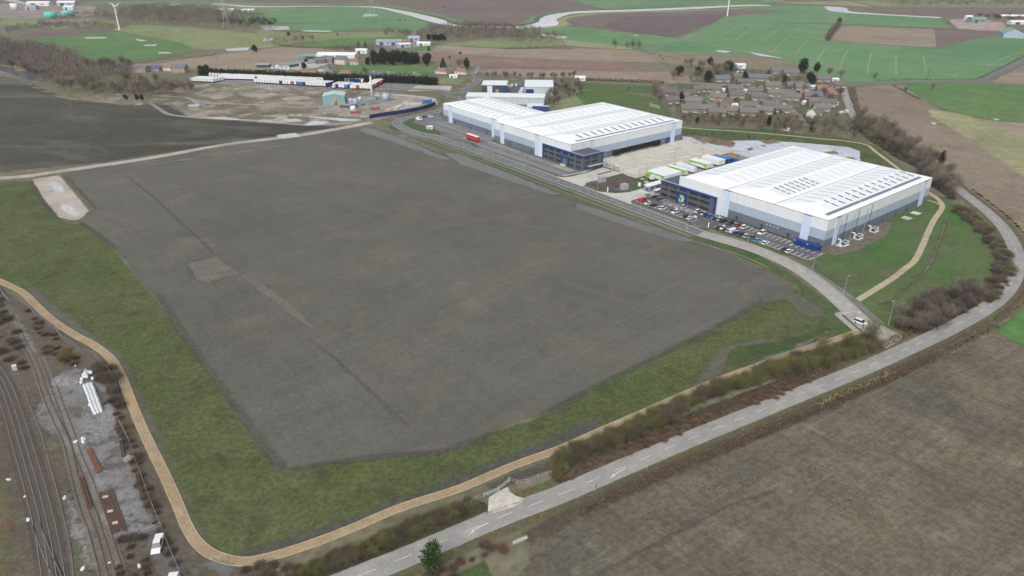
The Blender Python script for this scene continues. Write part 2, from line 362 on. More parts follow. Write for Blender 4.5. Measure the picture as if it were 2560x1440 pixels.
M_conc2 = gm('concrete_road', c_(188, 184, 178), c_(178, 175, 170), c_(196, 192, 188), .05, .2, 2, .05, rough=.7, bump=.05)
M_path = gm('bound_gravel', c_(158, 139, 112), c_(148, 130, 104), c_(164, 148, 122), .05, .3, 2.5, .07, rough=.85, edge=(.18, 1.5, .15), bump=.15)
M_path2 = gm('pale_gravel', c_(172, 162, 138), c_(162, 150, 126), c_(178, 168, 146), .05, .3, 2.5, .07, rough=.85, edge=(.18, 1.5, .15), bump=.15)
M_ballast = gm('track_ballast', c_(84, 76, 72), c_(72, 66, 62), c_(92, 84, 80), .1, .6, 3.5, .3, edge=(.5, 1.5, .5), bump=.8)
M_gravel = gm('yard_gravel', c_(132, 132, 135), c_(108, 106, 105), c_(92, 88, 84), .05, .16, 2.2, .22, tint3=(.52, .6), edge=(2.5, 6, 2.0), bump=.5, speck=(c_(176, 172, 168), 1.1, .66))
M_railside = gm('railside_soil', c_(98, 88, 80), c_(84, 78, 68), c_(100, 98, 76), .05, .2, 1.3, .34, edge=(2, 5, 1.5), bump=.6, speck=(c_(150, 148, 142), 1.4, .68))
M_mulch = gm('bark_mulch', c_(92, 78, 74), c_(80, 68, 64), c_(100, 86, 80), .1, .6, 2.5, .25, edge=(.4, 1.5, .3), bump=.6)
M_white = gm('line_paint', c_(212, 212, 210), c_(196, 196, 194), None, .3, 1.0, 3, .10, rough=.7, bump=0)
M_kerb = pm('kerb_concrete', c_(176, 174, 168), .8, vary=.1, vs=1)

# ------------------------------------------------------------------ open country
def soft(name, s, w, mat, level=3, sm=5, res=60):
    p = pxs(s)
    if sm and len(p) > 2: p = smooth(p, sm)
    if hasattr(w, '__len__'): w = np.interp(np.linspace(0, 1, len(p)), np.linspace(0, 1, len(w)), w)
    elif len(p) == 2: p = [tuple(np.array(p[0]) * (1 - t) + np.array(p[1]) * t) for t in np.linspace(0, 1, 12)]
    return patch(name, outline(p, w), mat, level, res=res)
n = 6000.0
g = mesh('ground', [(-n, -400, 0), (n, -400, 0), (n, 11000, 0), (-n, 11000, 0)], [(0, 1, 2, 3)], M_base); tag(g, kind='structure')
def field(name, mat, s, level=1, res=60, sm=0): return patch(name, pxs(s), mat, level, res=res, sm=sm)
field('field', M_plough, '940,7 1280,-8 1412,1 1505,21 1440,27 1380,34 1335,46 1322,58 1250,56 1160,48 1080,30 1000,13')
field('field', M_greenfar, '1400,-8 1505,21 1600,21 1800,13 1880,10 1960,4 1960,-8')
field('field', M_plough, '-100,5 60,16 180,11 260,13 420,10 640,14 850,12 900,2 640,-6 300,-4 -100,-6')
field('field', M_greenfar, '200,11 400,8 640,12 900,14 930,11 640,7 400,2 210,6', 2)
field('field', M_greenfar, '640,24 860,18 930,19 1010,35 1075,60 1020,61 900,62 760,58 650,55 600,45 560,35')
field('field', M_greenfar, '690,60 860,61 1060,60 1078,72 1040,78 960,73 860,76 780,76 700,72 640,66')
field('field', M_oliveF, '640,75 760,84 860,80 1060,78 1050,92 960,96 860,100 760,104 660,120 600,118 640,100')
field('field', M_greenmid, '750,114 830,97 1000,92 1045,95 940,104 880,116 800,119')
field('field', M_oliveF, '560,6 760,20 640,32 560,40 520,20')
field('field', M_greenmid, '72,97 290,78 460,108 490,124 330,158 215,148 120,114')
field('field', M_oliveF, '290,77 330,62 480,68 640,84 700,96 640,118 490,124 450,106')
field('field', M_plough, '45,92 75,80 200,69 290,73 290,78 75,97')
field('field', M_oliveF, '8,43 90,42 102,54 80,61 0,62')
field('field', M_stub, '108,49 240,46 215,55 115,56')
field('field', M_oliveF, '120,64 290,52 300,60 230,66 140,74')
field('field', M_stub, '330,160 560,135 700,118 860,122 900,140 760,150 700,170 600,178 480,172 340,172')
field('field', M_greenmid, '850,165 890,160 1090,166 1095,178 1085,185 900,183 850,176', 2)
field('field', M_greenmid, '1012,116 1092,112 1080,126 1030,128', 2)
field('field', M_greenmid, '740,178 800,170 850,176 790,182', 2)
field('field', M_oliveF, '860,190 1090,196 1160,200 1150,212 1060,215 900,210')
field('field', M_oliveF, '1085,198 1165,196 1150,208 1095,212', 2)
field('field', M_stub, '1028,130 1095,113 1280,124 1420,119 1620,128 1650,156 1450,152 1280,144 1080,132')
field('field', M_oliveF, '1095,112 1250,92 1420,96 1440,112 1280,120', 1)
field('field', M_ploughR, '1020,131 1100,131 1280,144 1560,156 1600,176 1662,180 1500,178 1280,171 1180,166 1100,156 1035,146')
field('field', M_stub, '1190,176 1280,171 1500,178 1690,180 1745,196 1715,208 1640,206 1440,196 1280,191 1200,187')
field('field', M_dry, '1615,128 1880,134 1990,158 2010,178 1930,174 1760,168 1690,162 1640,152')
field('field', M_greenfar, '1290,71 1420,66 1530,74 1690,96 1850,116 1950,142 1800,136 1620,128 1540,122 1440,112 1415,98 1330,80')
field('field', M_paleF, '1405,98 1530,112 1600,124 1540,123 1415,113', 2)
field('field', M_plough, '1428,54 1460,42 1540,34 1700,34 1830,29 1900,23 1960,29 1880,36 1812,41 1772,60 1682,94 1560,80 1440,67')
field('field', gm('field_dark_plough', c_(100, 88, 88), c_(94, 82, 84), c_(108, 94, 92), .006, .03, .3, .08, edge=(1.5, 12, 2), stripe=(.2, 10, .06, 1), bump=0), '1512,62 1550,43 1800,37 1812,41 1774,60 1683,94 1600,85 1510,69', 2)
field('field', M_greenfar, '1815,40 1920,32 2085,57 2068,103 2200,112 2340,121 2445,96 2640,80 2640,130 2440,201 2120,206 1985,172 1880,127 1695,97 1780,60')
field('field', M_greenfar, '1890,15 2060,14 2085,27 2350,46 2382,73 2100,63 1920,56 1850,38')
field('field', M_stub, '2106,64 2337,73 2342,119 2074,103', 2)
field('field', M_plough, '2337,73 2400,77 2478,82 2442,96 2342,119', 2)
field('field', M_plough, '2140,18 2640,22 2640,44 2350,42 2220,34')
field('field', M_paleF, '1940,6 2120,3 2185,18 2050,11')
field('field', M_oliveF, '2130,3 2700,-6 2700,20 2200,17')
field('field', M_greenmid, '2262,212 2330,208 2640,216 2640,310 2500,304 2430,291 2360,271 2300,251 2268,232')
field('field', M_dry, '2128,222 2220,212 2270,225 2330,262 2400,300 2450,350 2560,440 2660,520 2660,660 2540,610 2490,540 2410,475 2330,405 2230,330 2150,275')
field('field', M_paleF, '2320,272 2420,288 2560,340 2660,380 2660,470 2560,445 2470,380 2380,320 2330,292')
field('field', M_stub, '2440,296 2500,304 2640,312 2640,360 2560,342 2480,312', 2)
field('field', M_stub, '2475,206 2560,163 2640,130 2640,212', 1)
field('field', M_dry, '2200,214 2262,212 2268,232 2330,262 2280,245', 2)
# rough land right of the ring road, near furrowed field and its corners
field('furrowed_field', M_near, '1275,1470 1325,1400 1308,1340 1360,1325 1500,1255 1700,1178 1830,1112 2000,1052 2200,978 2340,902 2480,838 2640,900 2700,1560 1260,1560', 1, res=110)
field('field', M_greenmid, '2490,828 2600,735 2660,800 2600,880 2540,855', 2)
field('meadow', M_grass, '1112,1452 1212,1402 1236,1452', 2)
for s_ in ('1480,1442 1600,1380 1700,1330 1830,1262 1942,1226',): soft('field_rut', s_, 1.3, M_rut, 3)
soft('field_track', '1942,1226 2050,1300 2160,1375 2260,1450', 2.2, M_stainL, 3); soft('field_track', '1650,1180 1760,1200 1900,1210 2100,1300', 1.2, M_stainL, 3)
for s_ in ('1940,1130 2000,1125 2080,1190 2160,1270 2100,1260 1990,1190', '1560,1260 1700,1210 1800,1180 1900,1170 1850,1230 1700,1290'): patch('wet_field_patch', pxs(s_), M_stain, 3, res=50, sm=4)
patch('field_grass_patch', pxs('1835,1168 1870,1160 1900,1180 1880,1195'), M_olstain, 4, res=40)
# meadow beyond the big store
field('meadow', M_lawn, '1435,205 1560,212 1635,215 1640,235 1580,232 1470,225', 1)
field('meadow', M_lawn, '1440,232 1480,227 1560,232 1660,250 1680,300 1720,325 1690,330 1560,300 1460,262 1380,268 1440,250', 1)
field('meadow', M_oliveF, '1370,262 1440,236 1460,262 1420,275', 1)
# pond surroundings
field('pond_bank', M_grass, '1700,318 1900,322 2080,342 2190,372 2240,412 2200,412 2100,380 1980,362 1850,350 1780,352 1705,338', 1)
field('pond_bank', M_bank, '1880,330 2080,338 2180,362 2250,415 2300,470 2190,440 2120,395 2020,355 1900,345', 2)
# estate grass round the near store
field('lawn', M_lawn, '1990,640 2060,622 2320,498 2350,490 2400,520 2440,556 2485,615 2492,680 2440,722 2350,745 2262,772 2228,822 2215,830 2140,752 2080,700', 1, res=90)
field('lawn', M_grass, '1748,588 1790,594 1900,640 1985,690 2050,740 2120,782 2150,835 2120,850 2060,795 2000,722 1985,710 1906,667 1812,627 1755,606', 2, res=90)
# the levelled plot with its grass banks
field('grass_bank', M_bank, '-90,458 72,452 112,512 150,552 200,562 262,602 380,740 480,870 590,1020 670,1130 712,1180 850,1157 960,1144 1110,1130 1240,1080 1360,1042 1510,957 1650,890 1790,820 1910,754 1990,714 2060,762 2105,784 2146,832 2080,854 1900,914 1700,994 1500,1082 1280,1170 1000,1275 760,1370 660,1400 600,1408 500,1368 440,1258 375,1118 320,990 275,896 185,838 85,760 0,704 -100,670', 1, res=170)
patch('levelled_plot', pxs('152,440 225,412 450,380 740,338 895,318 960,332 1085,375 1180,405 1400,487 1600,554 1700,591 1750,609 1812,631 1906,671 1985,712 1905,750 1780,815 1640,885 1500,950 1350,1035 1230,1075 1110,1125 960,1135 850,1148 715,1172 670,1125 590,1015 480,865 390,740 290,620 235,570 190,552 215,530 240,523'), M_mud, 2, res=190)
soft('mud_rut', '322,444 380,490 440,545 500,600 538,638', 1.4, M_rut, 3)
soft('mud_rut', '538,638 505,648 465,660', 1.2, M_rut, 3)
soft('mud_rut', '466,663 490,700 520,708 575,692 600,682 640,722 700,760', 1.3, M_rut, 3)
soft('mud_rut', '770,845 830,890 890,945 960,1010 1025,1072', 1.5, M_rut, 3)
soft('mud_rut', '165,440 240,522', 1.8, M_rut, 3)
for s_ in ('470,660 540,640 600,684 572,690 515,706 490,700', '600,684 640,700 720,752 790,820 780,824 690,760 612,700'):
    patch('levelled_plot_patch', pxs(s_), M_scrape, 3, res=50)
soft('silt_track', '205,545 285,605 385,735 480,862 590,1012 680,1135 712,1165', 3.2, M_stainL, 4)
soft('silt_track', '240,540 420,600 620,720 900,930 1100,1000', 5, M_stainL, 4)
soft('silt_track', '1400,700 1600,760 1750,740 1850,700', 7, M_stainL, 4)
soft('silt_track', '600,420 900,520 1300,560 1600,620', 8, M_stainL, 4)
for s_ in ('760,1010 850,1040 960,1062 1020,1070', '740,960 840,1005 950,1040 1040,1050', '860,860 960,900 1120,905 1300,880', '480,700 560,760 700,900 800,1020', '1000,470 1150,520 1350,560 1500,620', '700,430 860,470 1080,500', '380,460 520,500 760,560 1000,640', '960,350 1000,420 1080,470'):
    soft('wheel_track', s_, .9, M_stainL, 5); soft('wheel_track', ' '.join('%g,%g' % (float(q.split(',')[0]) + 14, float(q.split(',')[1]) - 6) for q in s_.split()), .9, M_stainL, 5)
soft('bank_margin', '395,735 485,870 595,1022 680,1140 712,1176', 2.2, M_soil, 3)
soft('bank_margin', '715,1176 850,1154 960,1140 1110,1128 1235,1080', 2.0, M_soil, 3)
soft('bank_margin', '1350,1040 1510,956 1650,888 1790,819 1908,752', 2.2, M_soil, 3)
soft('bank_margin', '200,556 250,590 290,622', 2.0, M_soil, 3)
patch('bank_margin', pxs('560,1392 620,1375 760,1330 900,1285 1100,1205 1300,1125 1500,1040 1500,1076 1300,1160 1000,1270 760,1366 620,1402'), M_soil, 2, res=120)
patch('bank_margin', pxs('60,700 120,745 220,830 300,880 345,960 400,1090 440,1190 500,1310 540,1370 500,1350 440,1245 380,1115 325,985 275,890 185,832 85,756'), M_olstain, 2, res=120)
patch('bank_margin', pxs('1560,1060 1700,985 1760,930 1790,880 1830,860 1900,850 1980,848 1900,868 1840,880 1815,905 1800,940 1720,985 1600,1040'), M_olstain, 3, res=90, sm=3)
patch('bank_margin', pxs('1960,720 2040,765 2055,790 2010,790 1960,750 1900,762'), M_olstain, 3, res=60, sm=3)
patch('swale', pxs('1822,893 1840,868 1950,852 2060,820 2078,826 2000,868 1900,900 1840,915'), gm('swale_grass', c_(66, 82, 44), c_(60, 70, 42), None, .1, .4, 1.5, .35, edge=(1, 3, 1.2)), 3, res=80, sm=3)
soft('swale_water', '1838,913 1900,900 1960,882 2020,855 2072,828', [.5, 1.1, 1.1, .9, .5], M_silt, 4)
patch('dark_bank', pxs('72,452 86,450 112,500 150,545 160,552 140,552 108,512'), M_soil, 2, res=40)
# haul road and stone ramp
soft('haul_road', '-80,450 60,441 130,431 250,414 400,391 560,362 740,340 860,319 930,306', [6, 6.5, 7, 6.5, 6.5, 7, 8], M_chalk, 3, res=160)
patch('stone_ramp', pxs('80,448 148,438 175,470 222,527 205,545 185,552 150,545 112,500'), M_chalk, 3, res=60)
for s_ in ('120,455 150,458 160,480 140,480', '150,505 185,520 195,540 160,530', '690,338 740,332 752,342 700,345'):
    patch('puddle', pxs(s_), M_puddle, 4, res=30)
soft('puddle', '380,412 440,402 520,394', 2.0, M_silt, 4)
soft('puddle', '500,396 620,378 720,360', [1, 3, 1], M_silt, 4)
patch('puddle', pxs('905,318 935,322 1000,345 1060,370 1130,400 1100,398 1030,372 950,345 900,328'), M_silt, 4, res=60)
patch('puddle', pxs('1108,380 1150,385 1250,425 1400,485 1380,488 1250,445 1150,410'), M_silt, 4, res=80)
patch('puddle', pxs('1440,505 1560,545 1700,588 1760,610 1680,600 1560,565 1440,522'), M_silt, 4, res=80)
# reclaimed black land, waste ground, puddles
field('reclaimed_land', M_dark, '-120,180 50,196 110,224 180,250 300,262 420,262 470,290 640,298 800,312 890,314 740,331 450,376 250,406 -120,442', 1, res=110)
field('waste_ground', M_waste, '180,246 320,232 480,215 520,206 640,210 880,226 1000,232 1090,246 1095,262 1030,285 930,302 890,314 800,314 640,300 470,292 420,262 300,262', 1, res=110)
for s_ in ('200,262 300,278 420,275 300,262', '80,330 180,300 260,330 160,360', '300,300 430,300 560,330 420,340', '30,250 120,240 180,270 90,280', '20,380 200,360 260,385 90,410'):
    soft('reclaimed_track', s_, 3, M_stainL, 2)
soft('dirt_track', '-20,168 20,185 80,215 150,242 220,252 300,258 370,256 420,240 500,220', 3.5, gm('dirt_track', c_(140, 124, 110), c_(128, 114, 102), None, .1, .4, 1, .12, edge=(.8, 4, .8)), 2)
soft('dirt_track', '375,257 395,270 420,285 470,292 560,298 640,302 760,312 880,308', [3, 3, 4, 5, 4, 4, 4], gm('wet_track', c_(150, 148, 146), c_(128, 124, 118), None, .1, .3, .6, .15, edge=(1.5, 5, 1.2), rough=.4), 2, res=110)
soft('dirt_track', '400,240 470,245 500,262 520,258 640,262 760,268 880,262', [2, 4, 5, 4, 3, 3], MC['wet_track'], 2, res=110)
soft('dirt_track', '560,275 620,262 700,250 760,240 830,236', 3, MC['dirt_track'], 2)
for s_ in ('470,262 500,260 495,266 470,266', '500,293 560,292 620,300 560,298', '640,300 740,296 760,302 700,308', '760,290 860,296 905,300 860,304', '780,302 830,306 800,312 760,314', '690,292 720,293 715,297 690,296'):
    patch('puddle', pxs(s_), M_puddle, 3, res=30)
for s_ in ('-60,160 60,172 110,190 115,205 70,200 0,176', '500,262 530,264 520,270'):
    patch('marsh_pool', pxs(s_), gm('marsh_water', c_(92, 98, 112), c_(84, 88, 100), None, .1, .4, 1, .1, rough=.15, edge=(3, 8, .5), bump=0), 3, res=40)
field('reed_bed', gm('dry_reed', c_(156, 130, 104), c_(144, 122, 98), None, .03, .1, .5, .2, edge=(2, 6, 2)), '30,165 75,168 82,176 40,178', 3)
field('reed_bed', MC['dry_reed'], '115,160 190,158 192,172 130,176', 3)
for s_ in ('210,93 262,92 270,96 214,97', '340,97 368,101 360,104 342,102', '360,112 392,111 390,115 360,115', '395,130 430,131 425,134 398,134', '430,75 450,75 448,78 432,78', '560,122 625,118 620,126 570,128', '650,63 720,66 725,74 660,76', '755,75 830,77 828,80 760,79', '912,34 945,36 944,40 905,42', '1350,84 1420,92 1410,97 1355,90', '1790,125 1830,128 1815,132 1792,129', '1585,87 1598,88 1596,90 1586,90', '2328,305 2340,306 2338,312 2330,310', '2222,298 2230,304 2226,305', '2484,297 2500,298 2498,301 2486,300', '285,72 300,73 298,75 284,75', '1870,130 1900,134 1960,146 1900,140', '660,95 685,95 680,102 655,102'):
    patch('flood_puddle', pxs(s_), M_puddle, 4, res=26, pad=2.0)
for s_ in ('640,212 700,214 720,222 690,226 650,222', '600,236 680,232 700,238 640,244', '700,244 760,240 780,246 720,252', '520,240 560,236 570,244 530,248', '640,288 760,284 800,288 700,294', '600,300 700,298 760,306 660,308', '500,278 560,276 580,282 520,284', '760,228 800,228 800,234 770,236'):
    patch('rubble_patch', pxs(s_), M_rubble, 3, res=36, sm=3)
# tramlines in the far green field
M_tram = gm('tramline', c_(140, 158, 112), c_(130, 150, 104), None, .05, .2, 1, .1, edge=(.4, 5, .8), opacity=.75, bump=0)
for s_ in ('1958,63 1930,85 1905,105', '2003,65 1970,92 1932,130', '2050,68 2020,98 1984,142', '2068,115 2052,137 2040,158', '2120,125 2108,148 2100,170', '2178,132 2172,160 2168,186', '2240,137 2240,160 2241,186', '2308,140 2312,160 2315,182', '2075,112 2180,132 2320,143 2440,150 2490,153', '2490,153 2540,135 2600,125', '1690,97 1740,102 1830,124 1880,132', '1860,60 1800,90', '1890,62 1840,100'):
    soft('tramline', s_, 1.7, M_tram, 3)
# river with its banks
def river(up, lo, nm='river'):
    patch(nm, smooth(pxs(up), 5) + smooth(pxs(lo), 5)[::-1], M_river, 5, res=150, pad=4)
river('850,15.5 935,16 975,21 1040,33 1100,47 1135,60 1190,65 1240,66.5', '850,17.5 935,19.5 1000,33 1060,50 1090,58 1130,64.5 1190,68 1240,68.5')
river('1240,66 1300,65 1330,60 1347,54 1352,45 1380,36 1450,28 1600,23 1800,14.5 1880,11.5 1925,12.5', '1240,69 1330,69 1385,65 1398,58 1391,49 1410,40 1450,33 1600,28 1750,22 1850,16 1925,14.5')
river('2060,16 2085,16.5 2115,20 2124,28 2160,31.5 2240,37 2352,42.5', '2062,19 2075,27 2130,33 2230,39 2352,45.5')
river('530,8.5 560,10 640,15.5 760,14.5 850,15.5', '530,11 560,13 640,18.5 760,17.5 850,17.5')
river('380,15 415,12 450,9.5', '380,18 415,15 450,12')
river('15,-6 45,1 72,9', '8,0 40,7 70,12')
def rbank(s, w, m, l=4): soft('river_bank', s, w, m, l, res=110)
rbank('930,12 985,17 1050,29 1110,43 1160,56 1230,61 1300,61 1335,50 1345,40 1400,30 1480,24', 22, M_greenfar, 3)
rbank('930,15 975,19.5 1040,31 1100,44 1140,58 1200,63 1270,63 1320,60', 7, gm('bank_dark', c_(92, 100, 78), c_(80, 84, 70), None, .03, .1, .3, .2, edge=(2, 10, 2), bump=0), 4)
rbank('1290,71.5 1385,68 1412,60 1403,50 1425,42 1500,34 1650,29 1800,24 1880,18', 16, M_paleF, 3)
rbank('1310,62 1338,55 1345,44 1372,35 1450,26.5 1600,21.5 1800,13 1925,10.5 2060,13 2140,15', 8, MC['bank_dark'], 4)
# ------------------------------------------------------------------ roads and yards
def ABs(*q): return [AB(*p) for p in q]
est = pxs('1156,241 1160,250 1132,266 1090,279 1045,289 1010,297 993,305 997,314 1018,325 1048,335') + ABs((405, 248.6), (380, 250), (340, 250.6), (300, 250.7), (250, 250.8), (210, 250.9), (180, 250.7))
est2 = pxs('1868,617 1930,640 1986,667 2036,700 2078,733 2114,766 2150,800 2190,832')
estS = smooth(est, 6); est2S = smooth([est[-1]] + est2, 6); allS = estS + est2S[1:]
patch('estate_verge', ABs((455, 236), (180, 236), (168, 240), (160, 252), (134, 262), (130, 282), (214, 282), (214, 290), (256, 290), (297, 290), (374, 282), (374, 281), (452, 281), (470, 262), (462, 246)), M_grass, 2, res=120)
soft('site_edge_grass', '1030,338 1080,358 1180,402 1300,448 1400,484 1500,516 1600,546 1700,576 1770,603', 8, M_verge2, 3, res=120)
patch('estate_verge', pxs('1000,296 1010,290 1045,282 1090,270 1104,263 1110,255 1115,240 1105,238 1096,262 1060,277 1000,288'), M_verge2, 2)
ribbon('estate_road', estS, 7.0, M_tar, 5)
ribbon('estate_road', est2S, 6.4, M_binder, 5)
for sgn in (1, -1):
    ribbon('kerb', allS, .3, M_kerb, 5, off=sgn * 3.6, th=.10)
nearf = offs(estS, -6.6); _, dd = arc(nearf)
ribbon('footway', [tuple(p) for p in nearf[int(len(nearf) * .50):]], 2.7, M_foot, 4)
ribbon('fence_edging', [tuple(p) for p in offs(allS, -10.7)[int(len(allS) * .36):int(len(allS) * .78)]], .25, M_kerb, 4)
ff = smooth(pxs('1020,301 1000,308 1015,318 1050,331') + ABs((400, 255.8), (380, 256.2), (375, 256.2)), 5)
ribbon('footway', ff, 2.4, M_foot, 4)
ribbon('footway', ABs((368, 256.1), (330, 255.9), (289, 256.1)), 2.4, M_foot, 4)
ribbon('footway', ABs((265, 256), (255, 255.8)), 2.4, M_foot, 5)
ribbon('footway', ABs((229, 256.2), (192, 256)), 2.4, M_foot, 4)
ribbon('footway', smooth(ABs((180.5, 257.2), (172, 257.0)) + pxs('1850,600 1905,622 1955,643 2005,665 2050,690 2095,720 2138,752 2172,783 2203,811'), 6), 2.7, M_foot, 4)
ribbon('footway', pxs('2091,786 2118,782 2122,783'), 2.2, M_binder, 5)
ribbon('footway', pxs('2093,786 2118,808 2143,829'), 2.2, M_binder, 4)
for q in ('2110,780 2122,780 2124,785 2112,786', '2143,778 2152,778 2156,783 2146,784', '2208,846 2225,842 2222,850'): flat('footway_ramp', pxs(q), M_kerb, 6)
flat('road_end_apron', pxs('2172,838 2203,812 2232,828 2258,842 2240,858 2215,872 2180,862'), gm('apron_stone', c_(150, 146, 138), c_(134, 130, 120), None, .2, .6, 2, .2), 4)
mk = MB()
dashes(mk, estS, 4.0, 2.2, .18, s0=60, z=.11); dashes(mk, est2S, 3.0, 6, .15, s1=22, z=.11)
# ring road / country lane
lane_px = '640,1545 760,1496 880,1447 1000,1399 1130,1344 1250,1293 1400,1236 1550,1172 1700,1108 1850,1047 2000,986 2150,925 2260,876 2350,834 2430,792 2490,752 2527,710 2543,665 2538,622 2514,577 2478,538 2440,507 2398,474 2350,430 2290,385 2220,340 2160,310 2138,297 2124,268 2114,240 2108,216'
laneS = smooth(pxs(lane_px), 6)
patch('lane_verge', outline(laneS, 11), M_verge2, 2, res=200)
sribbon('country_lane', laneS, 5.9, M_tarO, 4)
_, dl = arc(laneS)
dashes(mk, laneS, 4.0, 4.4, .14, s0=4, s1=dl[-1] - 30, z=.10)
for (u, v) in ((1191, 1325), (1541, 1186)):      # deflection arrows in the lane
    p = np.array(G(u, v)); i = np.argmin(np.linalg.norm(np.array(laneS) - p, axis=1)); t = np.array(laneS[i + 1]) - np.array(laneS[i]); t /= np.linalg.norm(t); nn = np.array([-t[1], t[0]])
    pts = [p + t * 3.4 + nn * .5, p + t * 1.2 + nn * .42, p - t * .6 + nn * .05]
    line(mk, pts[0], pts[1], .26, .102); line(mk, pts[1], pts[2], .26, .103)
    a_, b_, c2 = p - t * 2.4 - nn * .55, p - t * .4 + nn * .55, p - t * .7 - nn * .25
    mk.add([(*a_, .104), (*c2, .104), (*b_, .104)], [(0, 1, 2)])

apr = pxs('1222,1244 1245,1229 1269,1218 1276,1231 1290,1240 1314,1248 1298,1262 1271,1272 1219,1287')
flat('gate_apron', apr, M_conc, 5)
soft('dirt_edge', '1215,1284 1260,1268 1316,1250', .7, M_rut, 6)
# far roads
for s_, w_ in (('2108,213 2160,210 2230,207 2300,204.5 2400,203.5 2480,206 2600,215', 7), ('2436,205 2470,192 2510,175 2560,150 2640,112', 7), ('1104,170 1180,182 1185,190 1170,196', 4), ('480,190 700,182 900,187 1000,191 1130,193.5 1220,195 1290,196 1400,200', 7), ('1155,234 1170,222 1186,208 1196,197', 9), ('1142,236 1110,227 1080,225 1000,222 940,218 830,221', 6), ('1120,190 1172,185 1196,163 1206,150', 3.5), ('2108,216 2050,216 1980,212 1900,214 1800,208', 6)):
    ribbon('far_road', smooth(pxs(s_), 5), w_, M_tar, 3)
ring = [G(1149, 237)]; cx, cy = ring[0]
flat('roundabout_road', [(cx + 15 * math.cos(t * .2618), cy + 15 * math.sin(t * .2618)) for t in range(24)], M_tar, 6)
flat('roundabout_island', [(cx + 7 * math.cos(t * .2618), cy + 7 * math.sin(t * .2618)) for t in range(24)], gm('island_grass', c_(72, 108, 58), c_(80, 112, 66), None, .1, .4, 1, .15), 8)
patch('concrete_loop', pxs('960,234 1010,236 1060,241 1090,247 1094,257 1078,268 1062,272 1075,262 1080,256 1060,248 1010,243 975,240'), gm('pale_hardstanding', c_(176, 172, 168), c_(164, 160, 156), c_(150, 144, 140), .05, .2, 1, .08, edge=(1, 4, .6)), 2)
patch('storage_yard', pxs('478,196 560,188 700,192 860,196 960,200 1000,210 1130,215 1128,222 1090,228 960,224 830,224 640,212 520,208'), gm('yard_tarmac', c_(128, 126, 130), c_(116, 114, 116), c_(140, 138, 138), .02, .08, .5, .12, edge=(1.5, 6, 1)), 2, res=90)
patch('storage_yard', pxs('1040,214 1130,215 1126,226 1018,228'), MC['pale_hardstanding'], 3)
patch('plant_yard', pxs('790,264 860,262 925,244 960,236 1050,244 1062,262 1020,280 930,294 860,292 800,276'), gm('plant_ground', c_(150, 144, 138), c_(128, 122, 114), c_(170, 164, 156), .04, .12, .6, .2, edge=(2, 6, 2)), 2)
for s_ in ('983,274 1018,253', '1010,258 1050,262', '1000,272 1040,264', '965,276 1000,262 1018,254', '1030,256 1062,258'):
    p_ = pxs(s_); ribbon('floor_slab_edge', p_, 2.2, M_conc, 4)
flat('floor_slab', pxs('1015,257 1052,258 1050,263 1012,262'), M_conc, 5)
patch('trade_yard', pxs('1245,215 1312,212 1330,216 1330,236 1260,240 1236,236'), M_tarS, 3, res=40)
# estate hard standings
flat('car_park', ABs((284.5, 260.5), (288, 258.3), (320, 257.6), (352, 257.6), (356, 255), (362, 254.4), (367, 255), (369, 258.2), (376, 258.6), (376, 273), (322, 273), (284.5, 273)), M_tar, 4)
flat('car_park', pxs('1033,306 1041,298 1052,292 1087,286 1103,292 1107,301') + ABs((446, 281), (376.5, 281), (376.5, 259.2), (392, 259), (397, 256), (402, 253), (410, 254), (412, 258.8), (430, 260)), M_tar, 4)
flat('concrete_yard', ABs((256.4, 289), (263, 288.8), (268, 290), (282, 290.4), (286, 292), (297, 292), (297, 378.5), (256.4, 378.5)), M_conc, 5)
flat('entry_road', ABs((288, 254.3), (284, 257), (281.7, 261), (281.8, 275), (283.5, 289), (268, 290), (267.5, 262), (265.5, 257.5), (261.5, 254.3)), M_conc2, 4)
flat('entry_road', ABs((255, 254.3), (250.5, 256.8), (244.5, 261), (241.6, 268), (241.6, 284), (255, 291), (255, 378), (214.5, 378), (214.5, 290), (228.3, 290), (229, 276), (231.5, 262), (231, 257.8), (226.5, 254.3)), M_conc2, 4)
flat('trailer_yard', ABs((241.6, 286), (254, 292), (254, 378), (215, 378), (215, 292), (228.5, 292), (229, 286)), gm('yard_tarmac2', c_(146, 142, 140), c_(134, 130, 130), None, .05, .2, 1, .08), 5)
patch('fence_strip', ABs((254.6, 291), (254.6, 378), (256.6, 378), (256.6, 290)), M_grass, 6, res=90)
patch('fence_strip', ABs((297, 378.2), (236, 378.2), (230, 382), (240, 388), (297, 384)), M_grass, 1, res=60)
patch('planting_bed', ABs((267.4, 259.5), (267.3, 288), (257, 288.5), (252, 284), (242, 279.5), (242.2, 268), (245.5, 261.5), (251, 257.6), (262, 257.2)), M_grass, 4, res=60)
patch('planting_bed', ABs((265, 262), (266.5, 274), (264, 282), (258, 288), (253, 284), (250, 275), (247.5, 265), (251, 259.5), (257, 258)), M_mulch, 5, res=60)
flat('plant_base', ABs((268, 263), (267, 273.5), (261, 272), (262, 264)), M_tarS, 6); flat('plant_base', ABs((250.5, 264), (250, 273), (244, 274), (243.5, 266)), M_tarS, 6)
flat('traffic_island', ABs((275.7, 276), (276, 288), (274.2, 288.5), (273.8, 276)), M_tarS, 6)
patch('office_lawn', ABs((284, 268), (283.4, 289), (286, 291), (287.5, 286), (284.9, 275.8), (285, 268)), M_grass, 6, res=40)
flat('footpath', ABs((284.6, 259), (286, 258.5), (284.6, 274), (288.6, 290.5), (286, 291), (282.9, 274)), M_conc2, 7)
flat('car_park', ABs((231.5, 260.5), (229.3, 276.7), (184, 276), (184, 254.4), (189.5, 254.4), (191.3, 257.8), (193, 259.3), (229, 259.2)), M_tarS, 4)
